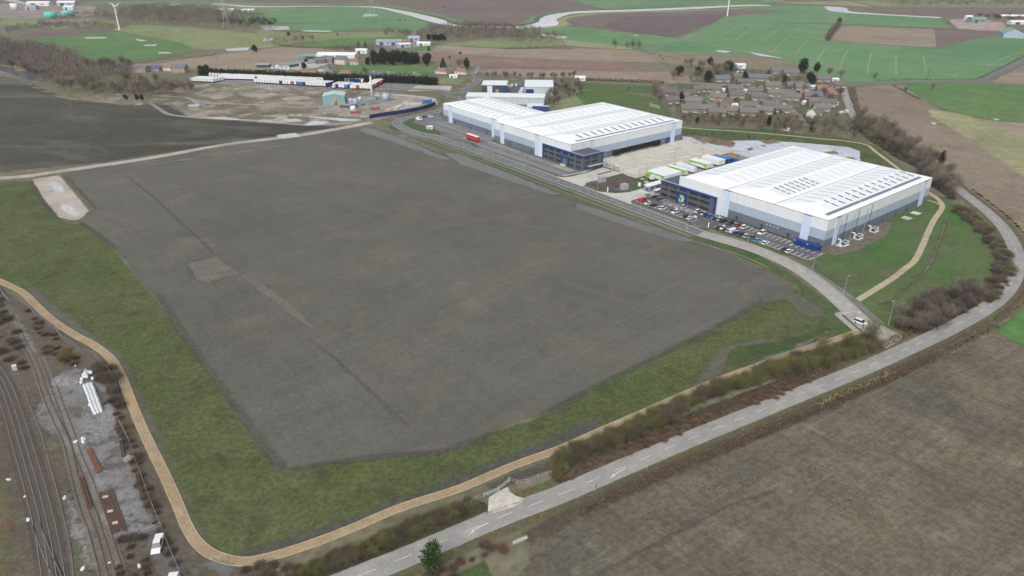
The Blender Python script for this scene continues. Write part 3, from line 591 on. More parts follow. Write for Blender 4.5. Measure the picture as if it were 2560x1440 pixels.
flat('car_park', ABs((184, 276), (131.7, 275.7), (131.4, 262.2), (178, 261.8), (181, 260.5), (182, 257.8), (184, 257)), M_tarS, 4)
patch('dirt_strip', ABs((184, 276.4), (135, 276.4), (135, 277.8), (184, 277.8)), M_soil, 5, res=90)
patch('muddy_strip', ABs((136, 276), (128, 276), (124.5, 290), (126, 318), (131, 333), (135, 335), (136, 300)), gm('wet_soil', c_(108, 98, 90), c_(94, 88, 80), c_(128, 122, 112), .1, .4, 1.5, .25, edge=(1.2, 3, 1)), 4, res=70)
def bays(a0, a1, b0, b1, p=2.5, base=None):
    k = int(round((a1 - a0) / p))
    for i in range(k + 1):
        a = a0 + (a1 - a0) * i / k; line(mk, AB(a, b0), AB(a, b1), .30, .085 + .0001 * (i % 5))
    if base is not None: line(mk, AB(a0, base), AB(a1, base), .28, .084)
bays(330, 375, 258.8, 263.2); bays(286.5, 328, 259.0, 263.2); bays(342, 375, 266.8, 271.3, base=271.3); bays(306, 341, 267, 271.3)
bays(378, 446, 272.6, 276.6, 3.3); bays(378, 394, 260.8, 264.8, 2.8); bays(400, 432, 262.5, 266.5, 3); line(mk, AB(376.5, 271.4), AB(450, 271.2), .3, .086); line(mk, AB(378, 279.8), AB(446, 279.8), .2, .086)
def hatch(a0, a1, b0, b1, n_):
    w_ = (a1 - a0) / n_
    for i in range(n_):
        x0 = a0 + i * w_
        for (p, q) in (((x0, b0), (x0, b1)), ((x0 + w_ * .62, b0), (x0 + w_ * .62, b1)), ((x0, b0), (x0 + w_ * .3, b1)), ((x0 + w_ * .62, b1), (x0 + w_, b0)), ((x0 + w_ * .62, (b0 + b1) / 2), (x0 + w_ * .8, b0)), ((x0 + w_ * .15, b0 + 1.7), (x0 + w_ * .5, b0 + 1.7)), ((x0 + w_ * .31, b0 + 1), (x0 + w_ * .31, b0 + 2.8))):
            line(mk, AB(*p), AB(*q), .22, .087 + .0002 * i)
    line(mk, AB(a0, b0), AB(a1, b0), .2, .09); line(mk, AB(a0, b1), AB(a1, b1), .2, .09)
hatch(289.5, 306, 267.3, 271.8, 5); hatch(200, 218, 268.2, 272.6, 5)
bays(192, 229, 259.8, 264.2, base=259.8); bays(184.5, 199.5, 270.4, 275, base=275.2); bays(219, 228, 270, 274.5)
bays(132.5, 181, 262.8, 267, 2.45, base=262.6); bays(146.5, 183, 270.8, 275.2, 2.5, base=275.3); bays(132.8, 146, 270.2, 274.6, 2.6)
line(mk, AB(131.9, 262.5), AB(131.9, 275.3), .16, .086)
for (a, b) in ((186, 256), (188, 256.2), (286.5, 257)): line(mk, AB(a, b - 1.5), AB(a, b + 1.2), .2, .1)
for (u, v, dx, dy) in ((1156, 223, 6, -4), (1166, 213, 6, -5), (1180, 204, 5, -3), (1195, 199, 10, 0), (1180, 199, 6, 1), (1118, 229, 8, 1), (1141, 253, 2, 5), (1150, 252, 3, 3)):
    line(mk, G(u, v), G(u + dx, v + dy), .5, .1)
dd_ = smooth(pxs('2108,213 2160,210 2230,207 2300,204.5'), 5)
tag(mk.build('road_marking', M_white), kind='structure')
# footpaths of bound gravel
path1 = smooth(pxs('-60,676 0,703 55,730 85,758 130,800 185,836 235,863 275,895 302,938 322,988 347,1052 377,1117 412,1188 442,1256 470,1322 500,1364 542,1391 600,1404 660,1396 760,1366 870,1325 1000,1270 1150,1221 1280,1166 1400,1122 1500,1078 1600,1035 1700,991 1800,949 1900,912 2000,876 2080,851 2145,829'), 7)
sribbon('gravel_path', path1, 2.3, M_path, 4, m=.35)
for sgn in (1, -1): ribbon('path_edging', path1, .16, gm('timber_edging', c_(186, 172, 148), c_(170, 156, 132), None, .5, 1, 3, .1), 5, off=sgn * 1.2, th=.05)
sribbon('gravel_path', smooth(pxs('2142,752 2230,697 2262,672 2288,650 2308,610 2318,585 2334,552 2348,532 2356,517 2350,503 2335,490 2318,480'), 6), 2.5, M_path2, 4, m=.35)
sribbon('gravel_path', smooth(pxs('2355,515 2338,506 2318,500'), 4), 1.2, M_path2, 3, m=.35)
sribbon('gravel_path', smooth(pxs('2300,470 2250,425 2190,380 2165,362 2110,352 2040,346 1950,337 1850,329 1760,323 1700,319'), 6), 2.3, M_path2, 4, m=.35)
patch('ditch', outline(smooth(pxs('2195,762 2232,752 2250,732 2300,690 2330,655 2345,610 2360,575 2362,548'), 5), 1.7), gm('ditch_bank', c_(84, 84, 58), c_(72, 74, 50), None, .1, .5, 2, .3, edge=(.6, 2, .8)), 3, res=130)
soft('ditch_water', '2205,759 2235,750 2252,730 2302,688 2330,652 2345,608 2358,575 2361,550', .55, gm('ditch_water', c_(60, 64, 60), c_(120, 124, 122), None, .5, 1, 1, .1, rough=.2, edge=(.3, 1.2, .2)), 4, res=150)

for (a, b) in ((130.5, 347), (131, 357.5)): flat('concrete_pad', ABs((a - 2, b - 2.3), (a + 2, b - 2.3), (a + 2, b + 2.3), (a - 2, b + 2.3)), M_conc, 6)
flat('concrete_pad', ABs((131, 286.5), (134, 286.5), (134, 290.5), (131, 290.5)), M_conc, 6)
# pond
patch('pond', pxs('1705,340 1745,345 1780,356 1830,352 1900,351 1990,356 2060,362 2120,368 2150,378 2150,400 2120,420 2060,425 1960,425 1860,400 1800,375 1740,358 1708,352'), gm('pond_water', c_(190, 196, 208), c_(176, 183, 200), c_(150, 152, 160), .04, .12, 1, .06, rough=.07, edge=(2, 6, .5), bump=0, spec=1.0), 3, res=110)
for s_ in ('1718,336 1800,346 1840,358 1830,368 1790,362 1740,350', '1895,352 1935,350 1950,356 1920,360', '1868,372 1880,370 1884,375 1872,377', '2060,380 2090,378 2095,384 2070,386', '1750,352 1770,356 1760,359', '1990,372 2010,371 2012,374 1994,376', '2100,395 2130,392 2140,398 2110,400', '1895,364 1915,362 1912,367'):
    patch('reed_patch', pxs(s_), gm('reed_patch', c_(126, 110, 92), c_(110, 100, 82), None, .1, .4, 1.5, .3, edge=(2.5, 5, 1.5), bump=.5), 4, res=40)
hb_ = pxs('1385,1192 1450,1150 1560,1100 1640,1065 1720,1020 1800,985 1900,955 2000,925 2100,905 2190,868 2170,850 2110,868 2010,890 1900,925 1800,965 1700,1008 1600,1052 1500,1096 1390,1140')
rr_ = pxs('2232,802 2290,760 2350,735 2430,722 2470,745 2430,775 2370,805 2330,835 2270,832 2236,822')
r3_ = pxs('2128,300 2160,300 2210,325 2290,380 2345,425 2400,475 2380,500 2350,480 2322,462 2290,420 2240,395 2180,350 2140,325')
lh_ = pxs('745,1452 900,1398 1050,1335 1192,1272 1185,1248 1040,1300 890,1365 740,1420')
# railway land
patch('railway_land', pxs('-100,670 0,712 20,735 85,775 130,815 185,852 235,880 262,905 290,950 310,1000 335,1065 362,1130 395,1195 425,1262 452,1325 480,1368 525,1398 600,1420 660,1412 700,1500 640,1560 -200,1560 -200,670'), M_railside, 2, res=130)
patch('yard_gravel', pxs('160,925 200,925 225,948 258,965 275,1000 296,1060 305,1110 328,1180 356,1240 376,1290 392,1332 350,1346 290,1350 262,1310 228,1240 205,1160 165,1115 128,1080 85,1060 92,1020 120,985 140,950'), M_gravel, 3, res=100)
patch('access_track', pxs('345,1335 385,1318 440,1375 470,1440 500,1520 420,1520 398,1440'), gm('wet_track2', c_(104, 100, 98), c_(88, 84, 82), None, .2, .6, 2, .15, edge=(.8, 2, .6), rough=.6), 3, res=60)
for s_ in ('500,1408 540,1400 600,1425 560,1450', '470,1415 500,1430 490,1450'): patch('puddle', pxs(s_), M_silt, 4, res=30)
for s_ in ('-20,1250 12,1200 22,1260 30,1330 25,1460 -20,1460', '180,1370 230,1380 240,1400 190,1410'): patch('railside_grass', pxs(s_), M_verge2, 3, res=40, sm=3)

soft('bramble_ground', '1395,1205 1480,1168 1600,1118 1700,1078 1800,1040 1900,1000 2000,962 2100,925', 3.6, gm('leaf_litter', c_(86, 76, 64), c_(76, 70, 56), c_(100, 84, 68), .1, .4, 1.4, .3, edge=(3, 5, 2.5), bump=.6), 3, res=150)
patch('belt_floor', hb_, gm('belt_floor', c_(66, 62, 52), c_(58, 60, 42), c_(82, 72, 60), .08, .3, 1.4, .35, edge=(1.2, 3, 1.2), bump=.6), 3, res=130)
patch('copse_floor', rr_, MC['belt_floor'], 3, res=80); patch('copse_floor', r3_, MC['belt_floor'], 2, res=90); patch('hedge_floor', lh_, MC['belt_floor'], 3, res=90)
soft('bramble_ground', '1320,1345 1420,1290 1520,1240 1640,1190 1760,1140 1860,1098 1980,1050 2120,992 2240,935 2340,885', 3.4, MC['leaf_litter'], 3, res=160)


soft('bramble_ground', '1400,1192 1500,1150 1600,1106 1700,1062 1800,1022 1900,985 2000,948 2100,915', 5.5, MC['belt_floor'], 2, res=150)
soft('bramble_ground', '1215,1262 1190,1275 1050,1335 900,1395 760,1450', 3.5, MC['belt_floor'], 3, res=120)
soft('stony_margin', '1225,1222 1300,1190 1380,1160 1450,1120 1600,1056', 3.2, M_soil, 3, res=110)

for s_ in ('215,1000 245,1040 262,1090 250,1110 228,1070 205,1030', '300,1270 340,1280 370,1320 330,1330', '120,1000 150,1010 150,1040 110,1035'): patch('wet_gravel', pxs(s_), M_stain, 4, res=40, sm=3)
for s_ in ('30,770 60,820 90,880 80,885 48,825 24,780', '230,1150 262,1210 300,1260 330,1300 300,1300 250,1230 222,1170', '170,1240 215,1330 240,1420 215,1420 180,1330'): patch('pale_gravel', pxs(s_), gm('pale_yard', c_(146, 146, 148), c_(128, 127, 126), None, .2, .6, 2, .2, edge=(3, 4, 3), opacity=.8), 4, res=50)
# ------------------------------------------------------------------ the two big warehouses
M_roofw = pm('roof_sheet_white', (.83, .865, .90), .45, vary=.025, vs=.05, seam=(6.3, .07))
M_rooflight = pm('rooflight', (.50, .55, .60), .3, vary=.03)
M_clw = pm('cladding_white', (.70, .735, .76), .5, vary=.02, vs=.1, runs=.045)
M_clm = pm('cladding_blue_grey', (.36, .44, .54), .5, vary=.02, vs=.1, runs=.045)
M_cld = pm('cladding_grey', (.135, .155, .19), .5, vary=.03, vs=.1, runs=.045)
M_pil = pm('panel_ice_blue', (.56, .66, .80), .4, vary=.02)
M_off = pm('office_cladding', (.095, .107, .128), .45, vary=.03)
M_navy = pm('navy_frame', (.018, .045, .20), .4, vary=.05)
M_glass = pm('window_glass', (.012, .016, .020), .08, vary=.3, vs=.8, spec=1.0)
M_offroof = pm('felt_roof', (.085, .09, .105), .85, vary=.08)
M_trim = pm('light_trim', (.42, .50, .66), .5)
M_pv = pm('solar_panel', (.14, .17, .22), .3, vary=.1, spec=.8)
M_gut = pm('gutter_grey', (.30, .33, .37), .6)
M_black = pm('black_rubber', (.014, .014, .016), .8)
M_dkgrey = pm('dark_grey_metal', (.06, .065, .07), .6)
M_lgrey = pm('galvanised_steel', (.42, .44, .45), .5, metal=.3)
M_wht = pm('white_paint', (.78, .79, .80), .5, vary=.04)
Z1, Z2, ZE = 4.2, 8.5, 13.5
def P3(a, b, z): return (b, a, z)          # local frame of the estate: x along b, y along a
def wallband(mb, p, q, z0=0, ze=ZE, nrm=1):
    """one length of wall p->q in (b,a), split in three colour bands"""
    zs = [z0, Z1, Z2, ze]
    for i in range(3):
        mb.add([(*p, zs[i]), (*q, zs[i]), (*q, zs[i + 1]), (*p, zs[i + 1])], [(0, 1, 2, 3)], i)
def bays_roof(mb, b0, b1, a_edges, ze, rise, hip):
    """multi-bay hipped roof, ridges along b; slopes as quads + hips"""
    for k in range(len(a_edges) - 1):
        a0, a1 = a_edges[k], a_edges[k + 1]; am = (a0 + a1) / 2
        A_, B_, C_, D_ = (b0, a0, ze), (b1, a0, ze), (b1, a1, ze), (b0, a1, ze); r0, r1 = (b0 + hip, am, ze + rise), (b1 - hip, am, ze + rise)
        mb.add([A_, B_, C_, D_, r0, r1], [(0, 1, 5, 4), (2, 3, 4, 5), (0, 4, 3), (1, 2, 5)], 0)
def strip_on(mb, ax, a0, a1, b0, b1, ze, rise, am, half, m=0, up=.05, own=None):
    """thin panel lying on a slope whose height falls linearly from the ridge am over distance half (ax: 'a' across a, 'b' across b)"""
    def z(a, b): return ze + rise * (1 - abs((a if ax == 'a' else b) - am) / half) + up
    mb.add([(b0, a0, z(a0, b0)), (b1, a0, z(a0, b0)) if ax == 'a' else (b1, a0, z(a0, b1)), (b1, a1, z(a1, b1)), (b0, a1, z(a1, b0))], [(0, 1, 2, 3)], m)
def window(parent, x0, x1, y0, y1, z0, z1, axis, mull=4):
    """glazing unit in an office wall; axis 'x' = wall facing -x, 'y' = facing -y (local)"""
    mb = MB(); d = .05
    if axis == 'x':
        mb.box(x0 - d, x0 + .3, y0, y1, z0, z1)
        o = mb.build('window', M_glass, parent); f = MB()
        for i in range(mull + 1):
            y = y0 + (y1 - y0) * i / mull; f.box(x0 - d - .03, x0 - d + .01, y - .05, y + .05, z0, z1)
        f.box(x0 - .25, x0 + .02, y0 - .1, y1 + .1, z0 - .09, z0 - .002); f.box(x0 - .20, x0 + .02, y0 - .1, y1 + .1, z1 + .002, z1 + .08)
    else:
        mb.box(x0, x1, y0 - d, y0 + .3, z0, z1)
        o = mb.build('window', M_glass, parent); f = MB()
        for i in range(mull + 1):
            x = x0 + (x1 - x0) * i / mull; f.box(x - .05, x + .05, y0 - d - .03, y0 - d + .01, z0, z1)
        f.box(x0 - .1, x1 + .1, y0 - .25, y0 + .02, z0 - .09, z0 - .002); f.box(x0 - .1, x1 + .1, y0 - .20, y0 + .02, z1 + .002, z1 + .08)
    f.build('frame', M_dkgrey, o)
# ---- far store (two wings)
w1 = thing('warehouse', 'white banded warehouse with a lower wing and loading docks, farther of the two', 'warehouse', (0, 0, 0), ROT)
mb = MB()
wallband(mb, (274.6, 374), (274.6, 297)); wallband(mb, (274.6, 297), (377, 297)); wallband(mb, (377, 297), (377, 374)); wallband(mb, (377, 374), (274.6, 374))
mb.build('wall', [M_cld, M_clm, M_clw], w1)
mb = MB(); zw = 12.9
wallband(mb, (280.6, 447), (280.6, 374.2), ze=zw); wallband(mb, (322, 374.2), (322, 447), ze=zw); wallband(mb, (322, 447), (280.6, 447), ze=zw)
mb.build('wing_wall', [M_cld, M_clm, M_clw], w1)
A1 = [297, 322.3, 347.8, 374]
mb = MB(); bays_roof(mb, 274.6, 377, A1, ZE + .06, 1.6, 12); mb.build('roof', M_roofw, w1)
mb = MB()
for (b0, b1) in ((280.6, 300.5), (300.5, 322)):
    bm_ = (b0 + b1) / 2; A_, B_, C_, D_ = (b0, 374.2, zw), (b1, 374.2, zw), (b1, 447, zw), (b0, 447, zw); r0, r1 = (bm_, 374.2, zw + 1.3), (bm_, 437, zw + 1.3)
    mb.add([A_, B_, C_, D_, r0, r1], [(0, 4, 5, 3), (1, 2, 5, 4), (3, 5, 2), (0, 1, 4)], 0)
mb.build('wing_roof', M_roofw, w1)
sl_ = MB()
for k in range(3):
    a0, a1 = A1[k], A1[k + 1]; am, hf = (a0 + a1) / 2, (a1 - a0) / 2
    for i in range(13):
        b = 289 + i * 6.3
        for (x0, x1) in ((a0 + 2.5, am - 1.5), (am + 1.5, a1 - 2.5)):
            if k == 0 and x0 < am: continue
            for o_ in (0, 1.9): strip_on(sl_, 'a', x0, x1, b + o_, b + o_ + .55, ZE + .06, 1.6, am, hf)
sl_.build('rooflight', M_rooflight, w1)['kind'] = 'stuff'
sl_ = MB()
for (b0, b1) in ((280.6, 300.5), (300.5, 322)):
    bm_, hf = (b0 + b1) / 2, (b1 - b0) / 2
    for i in range(10):
        a = 382 + i * 6
        strip_on(sl_, 'b', a, a + .9, b0 + 2, bm_ - 1, zw, 1.3, bm_, hf); strip_on(sl_, 'b', a, a + .9, bm_ + 1, b1 - 2, zw, 1.3, bm_, hf)
sl_.build('wing_rooflight', pm('rooflight_dark', (.36, .40, .44), .3), w1)['kind'] = 'stuff'
class PV:
    def __init__(s, t): s.t = t
    def add(s, V, F, m=0): MB().add(V, F, m).build('solar_panel', M_pv, s.t)
pv = PV(w1)
am, hf = (297 + 322.3) / 2, (322.3 - 297) / 2
for i in range(13): strip_on(pv, 'a', 302.4, 308.6, 288.5 + i * 6.2, 290.0 + i * 6.2, ZE + .06, 1.6, am, hf, up=.12)
for (b0, b1) in ((281, 325), (325.6, 371)): strip_on(pv, 'a', 299, 300.5, b0, b1, ZE + .06, 1.6, am, hf, up=.12)
gu = MB()
for a in A1[1:3]: gu.box(274.6, 377, a - .22, a + .22, ZE + .07, ZE + .13)
gu.box(280.6, 322, 373.6, 374.15, ZE - .3, ZE + .02); gu.box(300.3, 300.7, 374.3, 446.8, zw + .01, zw + .07)
gu.box(274.50, 274.58, 297, 374, ZE - .1, ZE + .1); gu.box(274.6, 377, 296.9, 296.98, ZE - .1, ZE + .1)
gu.build('gutter', M_gut, w1)
def pilaster(par, _, axis, lo, hi, face, ze, lip=.10):
    mb, gm_ = MB(), MB()
    if axis == 'x': mb.box(face - lip, face + .05, lo, hi, 0, ze - .35); gm_.box(face - lip - .05, face + .05, lo, hi, ze - .35, ze - .02)
    else: mb.box(lo, hi, face - lip, face + .05, 0, ze - .35); gm_.box(lo, hi, face - lip - .05, face + .05, ze - .35, ze - .02)
    gm_.build('panel_cap', M_dkgrey, mb.build('wall_panel', M_pil, par))
gt = 0
for (lo, hi) in ((362.8, 367), (326.2, 330.4)): pilaster(w1, gt, 'x', lo, hi, 274.6, ZE)
for (lo, hi) in ((435, 440), (380.4, 385)): pilaster(w1, gt, 'x', lo, hi, 280.6, zw)
for (lo, hi) in ((290.2, 294.2), (366.2, 370.2)): pilaster(w1, gt, 'y', lo, hi, 297, ZE)
wp = MB(); wp.box(274.45, 274.62, 322.0, 326.1, 0, ZE - .05); wp.build('white_bay', M_clw, w1)
doors = MB()
for (b0, b1) in ((299.6, 302.8), (361.2, 364.8)):
    d_ = MB(); d_.box(b0, b1, 296.9, 297.02, 0, 4.2); d_.build('loading_door', M_navy, w1)
for i in range(14):
    b = 310.6 + i * 3.12
    d_ = MB(); dep = 2.2 if (i < 2 or i > 11) else 1.2
    d_.box(b, b + .45, 297 - dep, 297.02, 1.0, 4.3); d_.box(b + 2.15, b + 2.6, 297 - dep, 297.02, 1.0, 4.3); d_.box(b + .45, b + 2.15, 297 - dep, 297.02, 3.6, 4.32)
    d_.box(b + .45, b + 2.15, 296.9, 297.03, .6, 3.6)
    ds = d_.build('dock_shelter', M_black, w1)
    e_ = MB(); e_.box(b + .3, b + 2.3, 296.2, 296.99, .2, 1.0); e_.build('dock_leveller', pm('dock_grey', (.25, .25, .25), .8), ds)
d_ = MB(); d_.box(310.4, 354.4, 295.9, 296.99, 4.45, 4.62); d_.build('canopy', M_gut, w1)
for (a, b) in [(431, 280.6), (411, 280.6), (391, 280.6), (357, 274.6), (334, 274.6)]:
    d_ = MB(); d_.box(b - .06, b + .02, a - .55, a + .55, 0, 2.1); d_.box(b - .5, b, a - .8, a + .8, 2.15, 2.25); d_.build('fire_door', M_dkgrey, w1)
# ---- offices
def office(parent, a0, a1, b0, b1, h, rows, cols, ent, side_cols, tall_at_end, b_main):
    mb = MB(); mb.box(b0, b1, a0, a1, 0, h - .02); mb.build('office_wall', M_off, parent)
    fr = MB()
    fr.box(b0 - .35, b0 - .002, a0 - .3, a1, h - .95, h + .05); fr.box(b0 - .35, b0 - .003, a1 - 1.0 if tall_at_end else a0 - .3, a1 if tall_at_end else a0 + .7, 0, h - .96)
    if tall_at_end:
        fr.box(b0 - .001, b1 + .3, a0 - .35, a0 - .003, h - .95, h + .05); fr.box(b1 - .8, b1 + .3, a0 - .35, a0 - .004, 0, h - .96)
    fr.build('navy_surround', M_navy, parent)
    rf = MB(); rf.box(b0 + .5, b1 - .5, a0 + .5, (a1 if not tall_at_end else a1) - .3, h + .001, h + .06); rf.build('office_roof', M_offroof, parent)
    pa = MB(); pa.box(b0, b0 + .5, a0, a1, h, h + .22); pa.box(b0 + .5, b1, a0, a0 + .5, h, h + .22); pa.box(b0 + .5, b1, a1 - .3, a1, h, h + .22)
    pa.build('parapet_coping', M_trim, parent)
    for (x, y) in cols:
        for (z0, z1) in rows: window(parent, b0, None, x, y, z0, z1, 'x', 4 if y - x < 5 else 6)
    for (x, y) in side_cols:
        for (z0, z1) in rows: window(parent, x, y, a0, None, z0, z1, 'y', 4)
    e0, e1, ez = ent; en = MB()
    en.box(b0 - .9, b0 - .001, e0, e0 + .8, 0, ez); en.box(b0 - .9, b0 - .001, e1 - .8, e1, 0, ez); en.box(b0 - .9, b0 - .001, e0 + .8, e1 - .8, ez - .8, ez)
    e = en.build('entrance_frame', M_navy, parent); gl = MB(); gl.box(b0 - .3, b0 - .01, e0 + .8, e1 - .8, 0, ez - .8); g_ = gl.build('entrance_glass', pm('entrance_glass', (.10, .16, .17), .1, spec=1), e)
    return e
rows = [(1.2, 2.3), (4.3, 5.35), (7.0, 8.1)]
office(w1, 285, 322, 274.0, 290, 9.3, rows, [(286.9, 290.8), (293, 297 - .6), (305, 309.2), (311.3, 315.6), (317, 320.4)][0:5], (297.2, 304, 5.7), [(275.5, 279.3), (281.2, 286)], True, 274.6)
for z0, z1 in rows[2:]: window(w1, 274.0, None, 298.3, 302.7, z0, z1, 'x')
# ---- near store
w2 = thing('warehouse', 'white banded warehouse with an emblem over its entrance, nearer of the two', 'warehouse', (0, 0, 0), ROT)
mb = MB()
wallband(mb, (278, 214.3), (278, 135)); wallband(mb, (278, 135), (377.5, 135)); wallband(mb, (377.5, 135), (377.5, 214.3)); wallband(mb, (377.5, 214.3), (278, 214.3))
mb.build('wall', [M_cld, M_clm, M_clw], w2)
mb = MB(); A2 = [135, 161.5, 188, 214.3]; bays_roof(mb, 278, 377.5, A2, ZE + .06, 1.7, 12); mb.build('roof', M_roofw, w2)
up_ = MB(); up_.box(277.0, 278.3, 189.2, 216, 9.0, ZE + .03); up_.box(277.0, 278.3, 189.2, 191.7, 0, 9.0); up_.build('white_bay', M_clw, w2)
sl_ = MB(); pv = PV(w2)
for k in range(3):
    a0, a1 = A2[k], A2[k + 1]; am, hf = (a0 + a1) / 2, (a1 - a0) / 2
    for i in range(13):
        b = 291 + i * 6.3
        for s_i, (x0, x1) in enumerate(((a0 + 2.5, am - 1.5), (am + 1.5, a1 - 2.5))):
            if s_i: strip_on(sl_, 'a', x0, x1, b, b + 1.1, ZE + .06, 1.7, am, hf)
            elif k == 0: 
                for o_ in (-.9, 1.6): strip_on(sl_, 'a', x0 + 2.5, x1, b + o_, b + o_ + .35, ZE + .06, 1.7, am, hf)
            else:
                for o_ in (0, 1.9): strip_on(sl_, 'a', x0, x1, b + o_, b + o_ + .45, ZE + .06, 1.7, am, hf)
am, hf = (135 + 161.5) / 2, (161.5 - 135) / 2
for i in range(13):
    b = 295.4 + i * 6.1
    for (x0, x1) in ((145.3, 147.9), (140.9, 144.2)): strip_on(pv, 'a', x0, x1, b, b + 1.25, ZE + .06, 1.7, am, hf, up=.14)
for (b0, b1) in ((282.5, 311), (311.6, 341), (341.6, 371.5)): strip_on(pv, 'a', 137.8, 139.5, b0, b1, ZE + .06, 1.7, am, hf, up=.14)
am = (161.5 + 188) / 2
for i in range(7):
    b = 294.6 + i * 4.2
    for (x0, x1) in ((170.2, 173.3), (166.6, 169.4), (164.2, 165.9)): strip_on(pv, 'a', x0, x1, b, b + 1.1, ZE + .06, 1.7, am, hf, up=.14)
sl_.build('rooflight', M_rooflight, w2)['kind'] = 'stuff'
gu = MB()
for a in A2[1:3]: gu.box(278, 377.5, a - .2, a + .2, ZE + .07, ZE + .13)
gu.box(277.9, 277.98, 135, 189.1, ZE - .1, ZE + .1); gu.box(278, 377.5, 134.9, 134.98, ZE - .1, ZE + .1)
gu.build('gutter', M_gut, w2)
for (lo, hi) in ((185.2, 189.1), (142.6, 146.6)): pilaster(w2, gt, 'x', lo, hi, 278, ZE, .12)
for (lo, hi) in ((285.2, 288.6), (367.8, 372.2)): pilaster(w2, gt, 'y', lo, hi, 135, ZE, .12)
e2 = office(w2, 191.7, 227, 276.0, 290, 9.0, rows, [(195.4, 201.3), (202.3, 208.1), (216.1, 220.3), (221.8, 226)], (209.2, 215.3, 5.8), [], False, 277)
for z0, z1 in rows[2:]: window(w2, 276.0, None, 210, 214.3, z0, z1, 'x')
fr = MB(); fr.box(276.0, 290, 226.99, 227.3, 8.1, 9.05); fr.build('navy_surround', M_navy, w2)
# leaf-and-swirl emblem hung over the entrance glass
em = MB(); cz, ca = 2.9, 212.2
def ringband(r0, r1, t0, t1, m, dz=0, da=0, x=275.62):
    k = 14
    V = []
    for i in range(k + 1):
        t = t0 + (t1 - t0) * i / k; V += [(x, ca + da + r0 * math.cos(t), cz + dz + r0 * math.sin(t)), (x, ca + da + r1 * math.cos(t), cz + dz + r1 * math.sin(t))]
    em.add(V, [(2 * i, 2 * i + 1, 2 * i + 3, 2 * i + 2) for i in range(k)], m)
ringband(1.15, 1.6, 1.9, 6.1, 1, -.4, .3); ringband(0, .95, 0, 6.28, 1, 1.15, .1, 275.61); ringband(.35, .7, 1, 5.5, 0, 1.15, .1, 275.60); ringband(.2, .75, 0, 6.28, 0, .1, .2, 275.59); ringband(.1, .55, 0, 6.28, 1, -.9, -.6, 275.58); ringband(.5, .95, 3.4, 6.6, 2, -1.3, -.3, 275.57); ringband(.3, .7, 0, 6.28, 1, .2, -1.0, 275.56); ringband(0, .4, 0, 6.28, 2, .2, -1.0, 275.55)
em.build('emblem', [pm('emblem_green', (.12, .42, .16), .5), pm('emblem_white', (.70, .80, .76), .5), pm('emblem_teal', (.06, .2, .2), .5)], e2)
for (a) in (180, 166, 152, 137.5): 
    d_ = MB(); d_.box(277.92, 278.02, a - .55, a + .55, 0, 2.1); d_.box(277.5, 278, a - .7, a + .7, 2.15, 2.25); d_.build('fire_door', M_dkgrey, w2)
for b in (304.5, 331, 344, 356):
    d_ = MB(); d_.box(b - .6, b + .6, 134.92, 135.02, 0, 2.2); d_.build('fire_door', M_dkgrey, w2)
for a in (163.5, 161.6, 159.7, 157.8):
    d_ = MB(); d_.tube((277.9, a, 3.0), (277.99, a, 3.0), .28, n=8); d_.build('vent_cap', M_wht, w2)
for (b0) in (289.8, 300.5, 312.5):
    d_ = MB(); d_.tube((b0, 134.6, .2), (b0, 134.6, 11.5), .14); d_.build('flue', M_lgrey, w2)
    d_ = MB(); d_.tube((b0 + 4.2, 134.8, .2), (b0 + 4.2, 134.8, 12.6), .10); d_.build('downpipe', M_dkgrey, w2)
# ------------------------------------------------------------------ vegetation
def leafmat(name, cols, rough=.85, vs=.35, rnd=.25):
    if name in MC: return MC[name]
    B = NB(name); geo = B.n('ShaderNodeNewGeometry'); oi = B.n('ShaderNodeObjectInfo')
    r = B.n('ShaderNodeValToRGB'); el = r.color_ramp.elements
    while len(el) < len(cols): el.new(.5)
    for i, c in enumerate(cols): el[i].position = i / (len(cols) - 1); el[i].color = (*c, 1)
    f = B.math('ADD', B.math('MULTIPLY', geo.outputs['Random Per Island'], .55), B.math('MULTIPLY', B.noise(vs, 3, .6), .5)); B.l(f, r.inputs[0])
    k = B.n('ShaderNodeMapRange'); k.inputs['To Min'].default_value = 1 - rnd; k.inputs['To Max'].default_value = 1 + rnd; B.l(oi.outputs['Random'], k.inputs['Value'])
    v3 = B.n('ShaderNodeCombineColor'); [B.l(k.outputs[0], v3.inputs[i]) for i in range(3)]
    B.l(B.mix(1.0, r.outputs[0], v3.outputs[0], 'MULTIPLY'), B.b.inputs['Base Color']); B.b.inputs['Roughness'].default_value = rough
    B.b.inputs['Specular IOR Level'].default_value = .15; MC[name] = B.m; return B.m
L_bare = leafmat('bare_twigs', [c_(84, 76, 70), c_(122, 112, 100), c_(156, 146, 130)])
L_mauve = leafmat('mauve_twigs', [c_(68, 60, 58), c_(100, 91, 88), c_(132, 122, 115)])
L_olive = leafmat('olive_twigs', [c_(70, 68, 48), c_(106, 104, 70), c_(142, 136, 98)])
L_yell = leafmat('catkin_twigs', [c_(70, 70, 34), c_(112, 112, 48), c_(142, 140, 70)])
L_dark = leafmat('bramble_twigs', [c_(66, 58, 52), c_(98, 88, 76), c_(128, 116, 98)])
L_red = leafmat('dead_bracken', [c_(80, 64, 54), c_(112, 90, 76), c_(146, 122, 100)], vs=.12)
L_reed = leafmat('dry_grass', [c_(120, 102, 78), c_(150, 130, 102), c_(176, 156, 126)], vs=.3)
L_ever = leafmat('evergreen_foliage', [c_(20, 30, 22), c_(36, 50, 32), c_(60, 74, 46)], vs=.6)
L_ivy = leafmat('ivy_foliage', [c_(34, 50, 26), c_(54, 76, 38), c_(84, 106, 56)], vs=.6)
M_bark = pm('bark', c_(92, 84, 74), .9, vary=.2, vs=2)
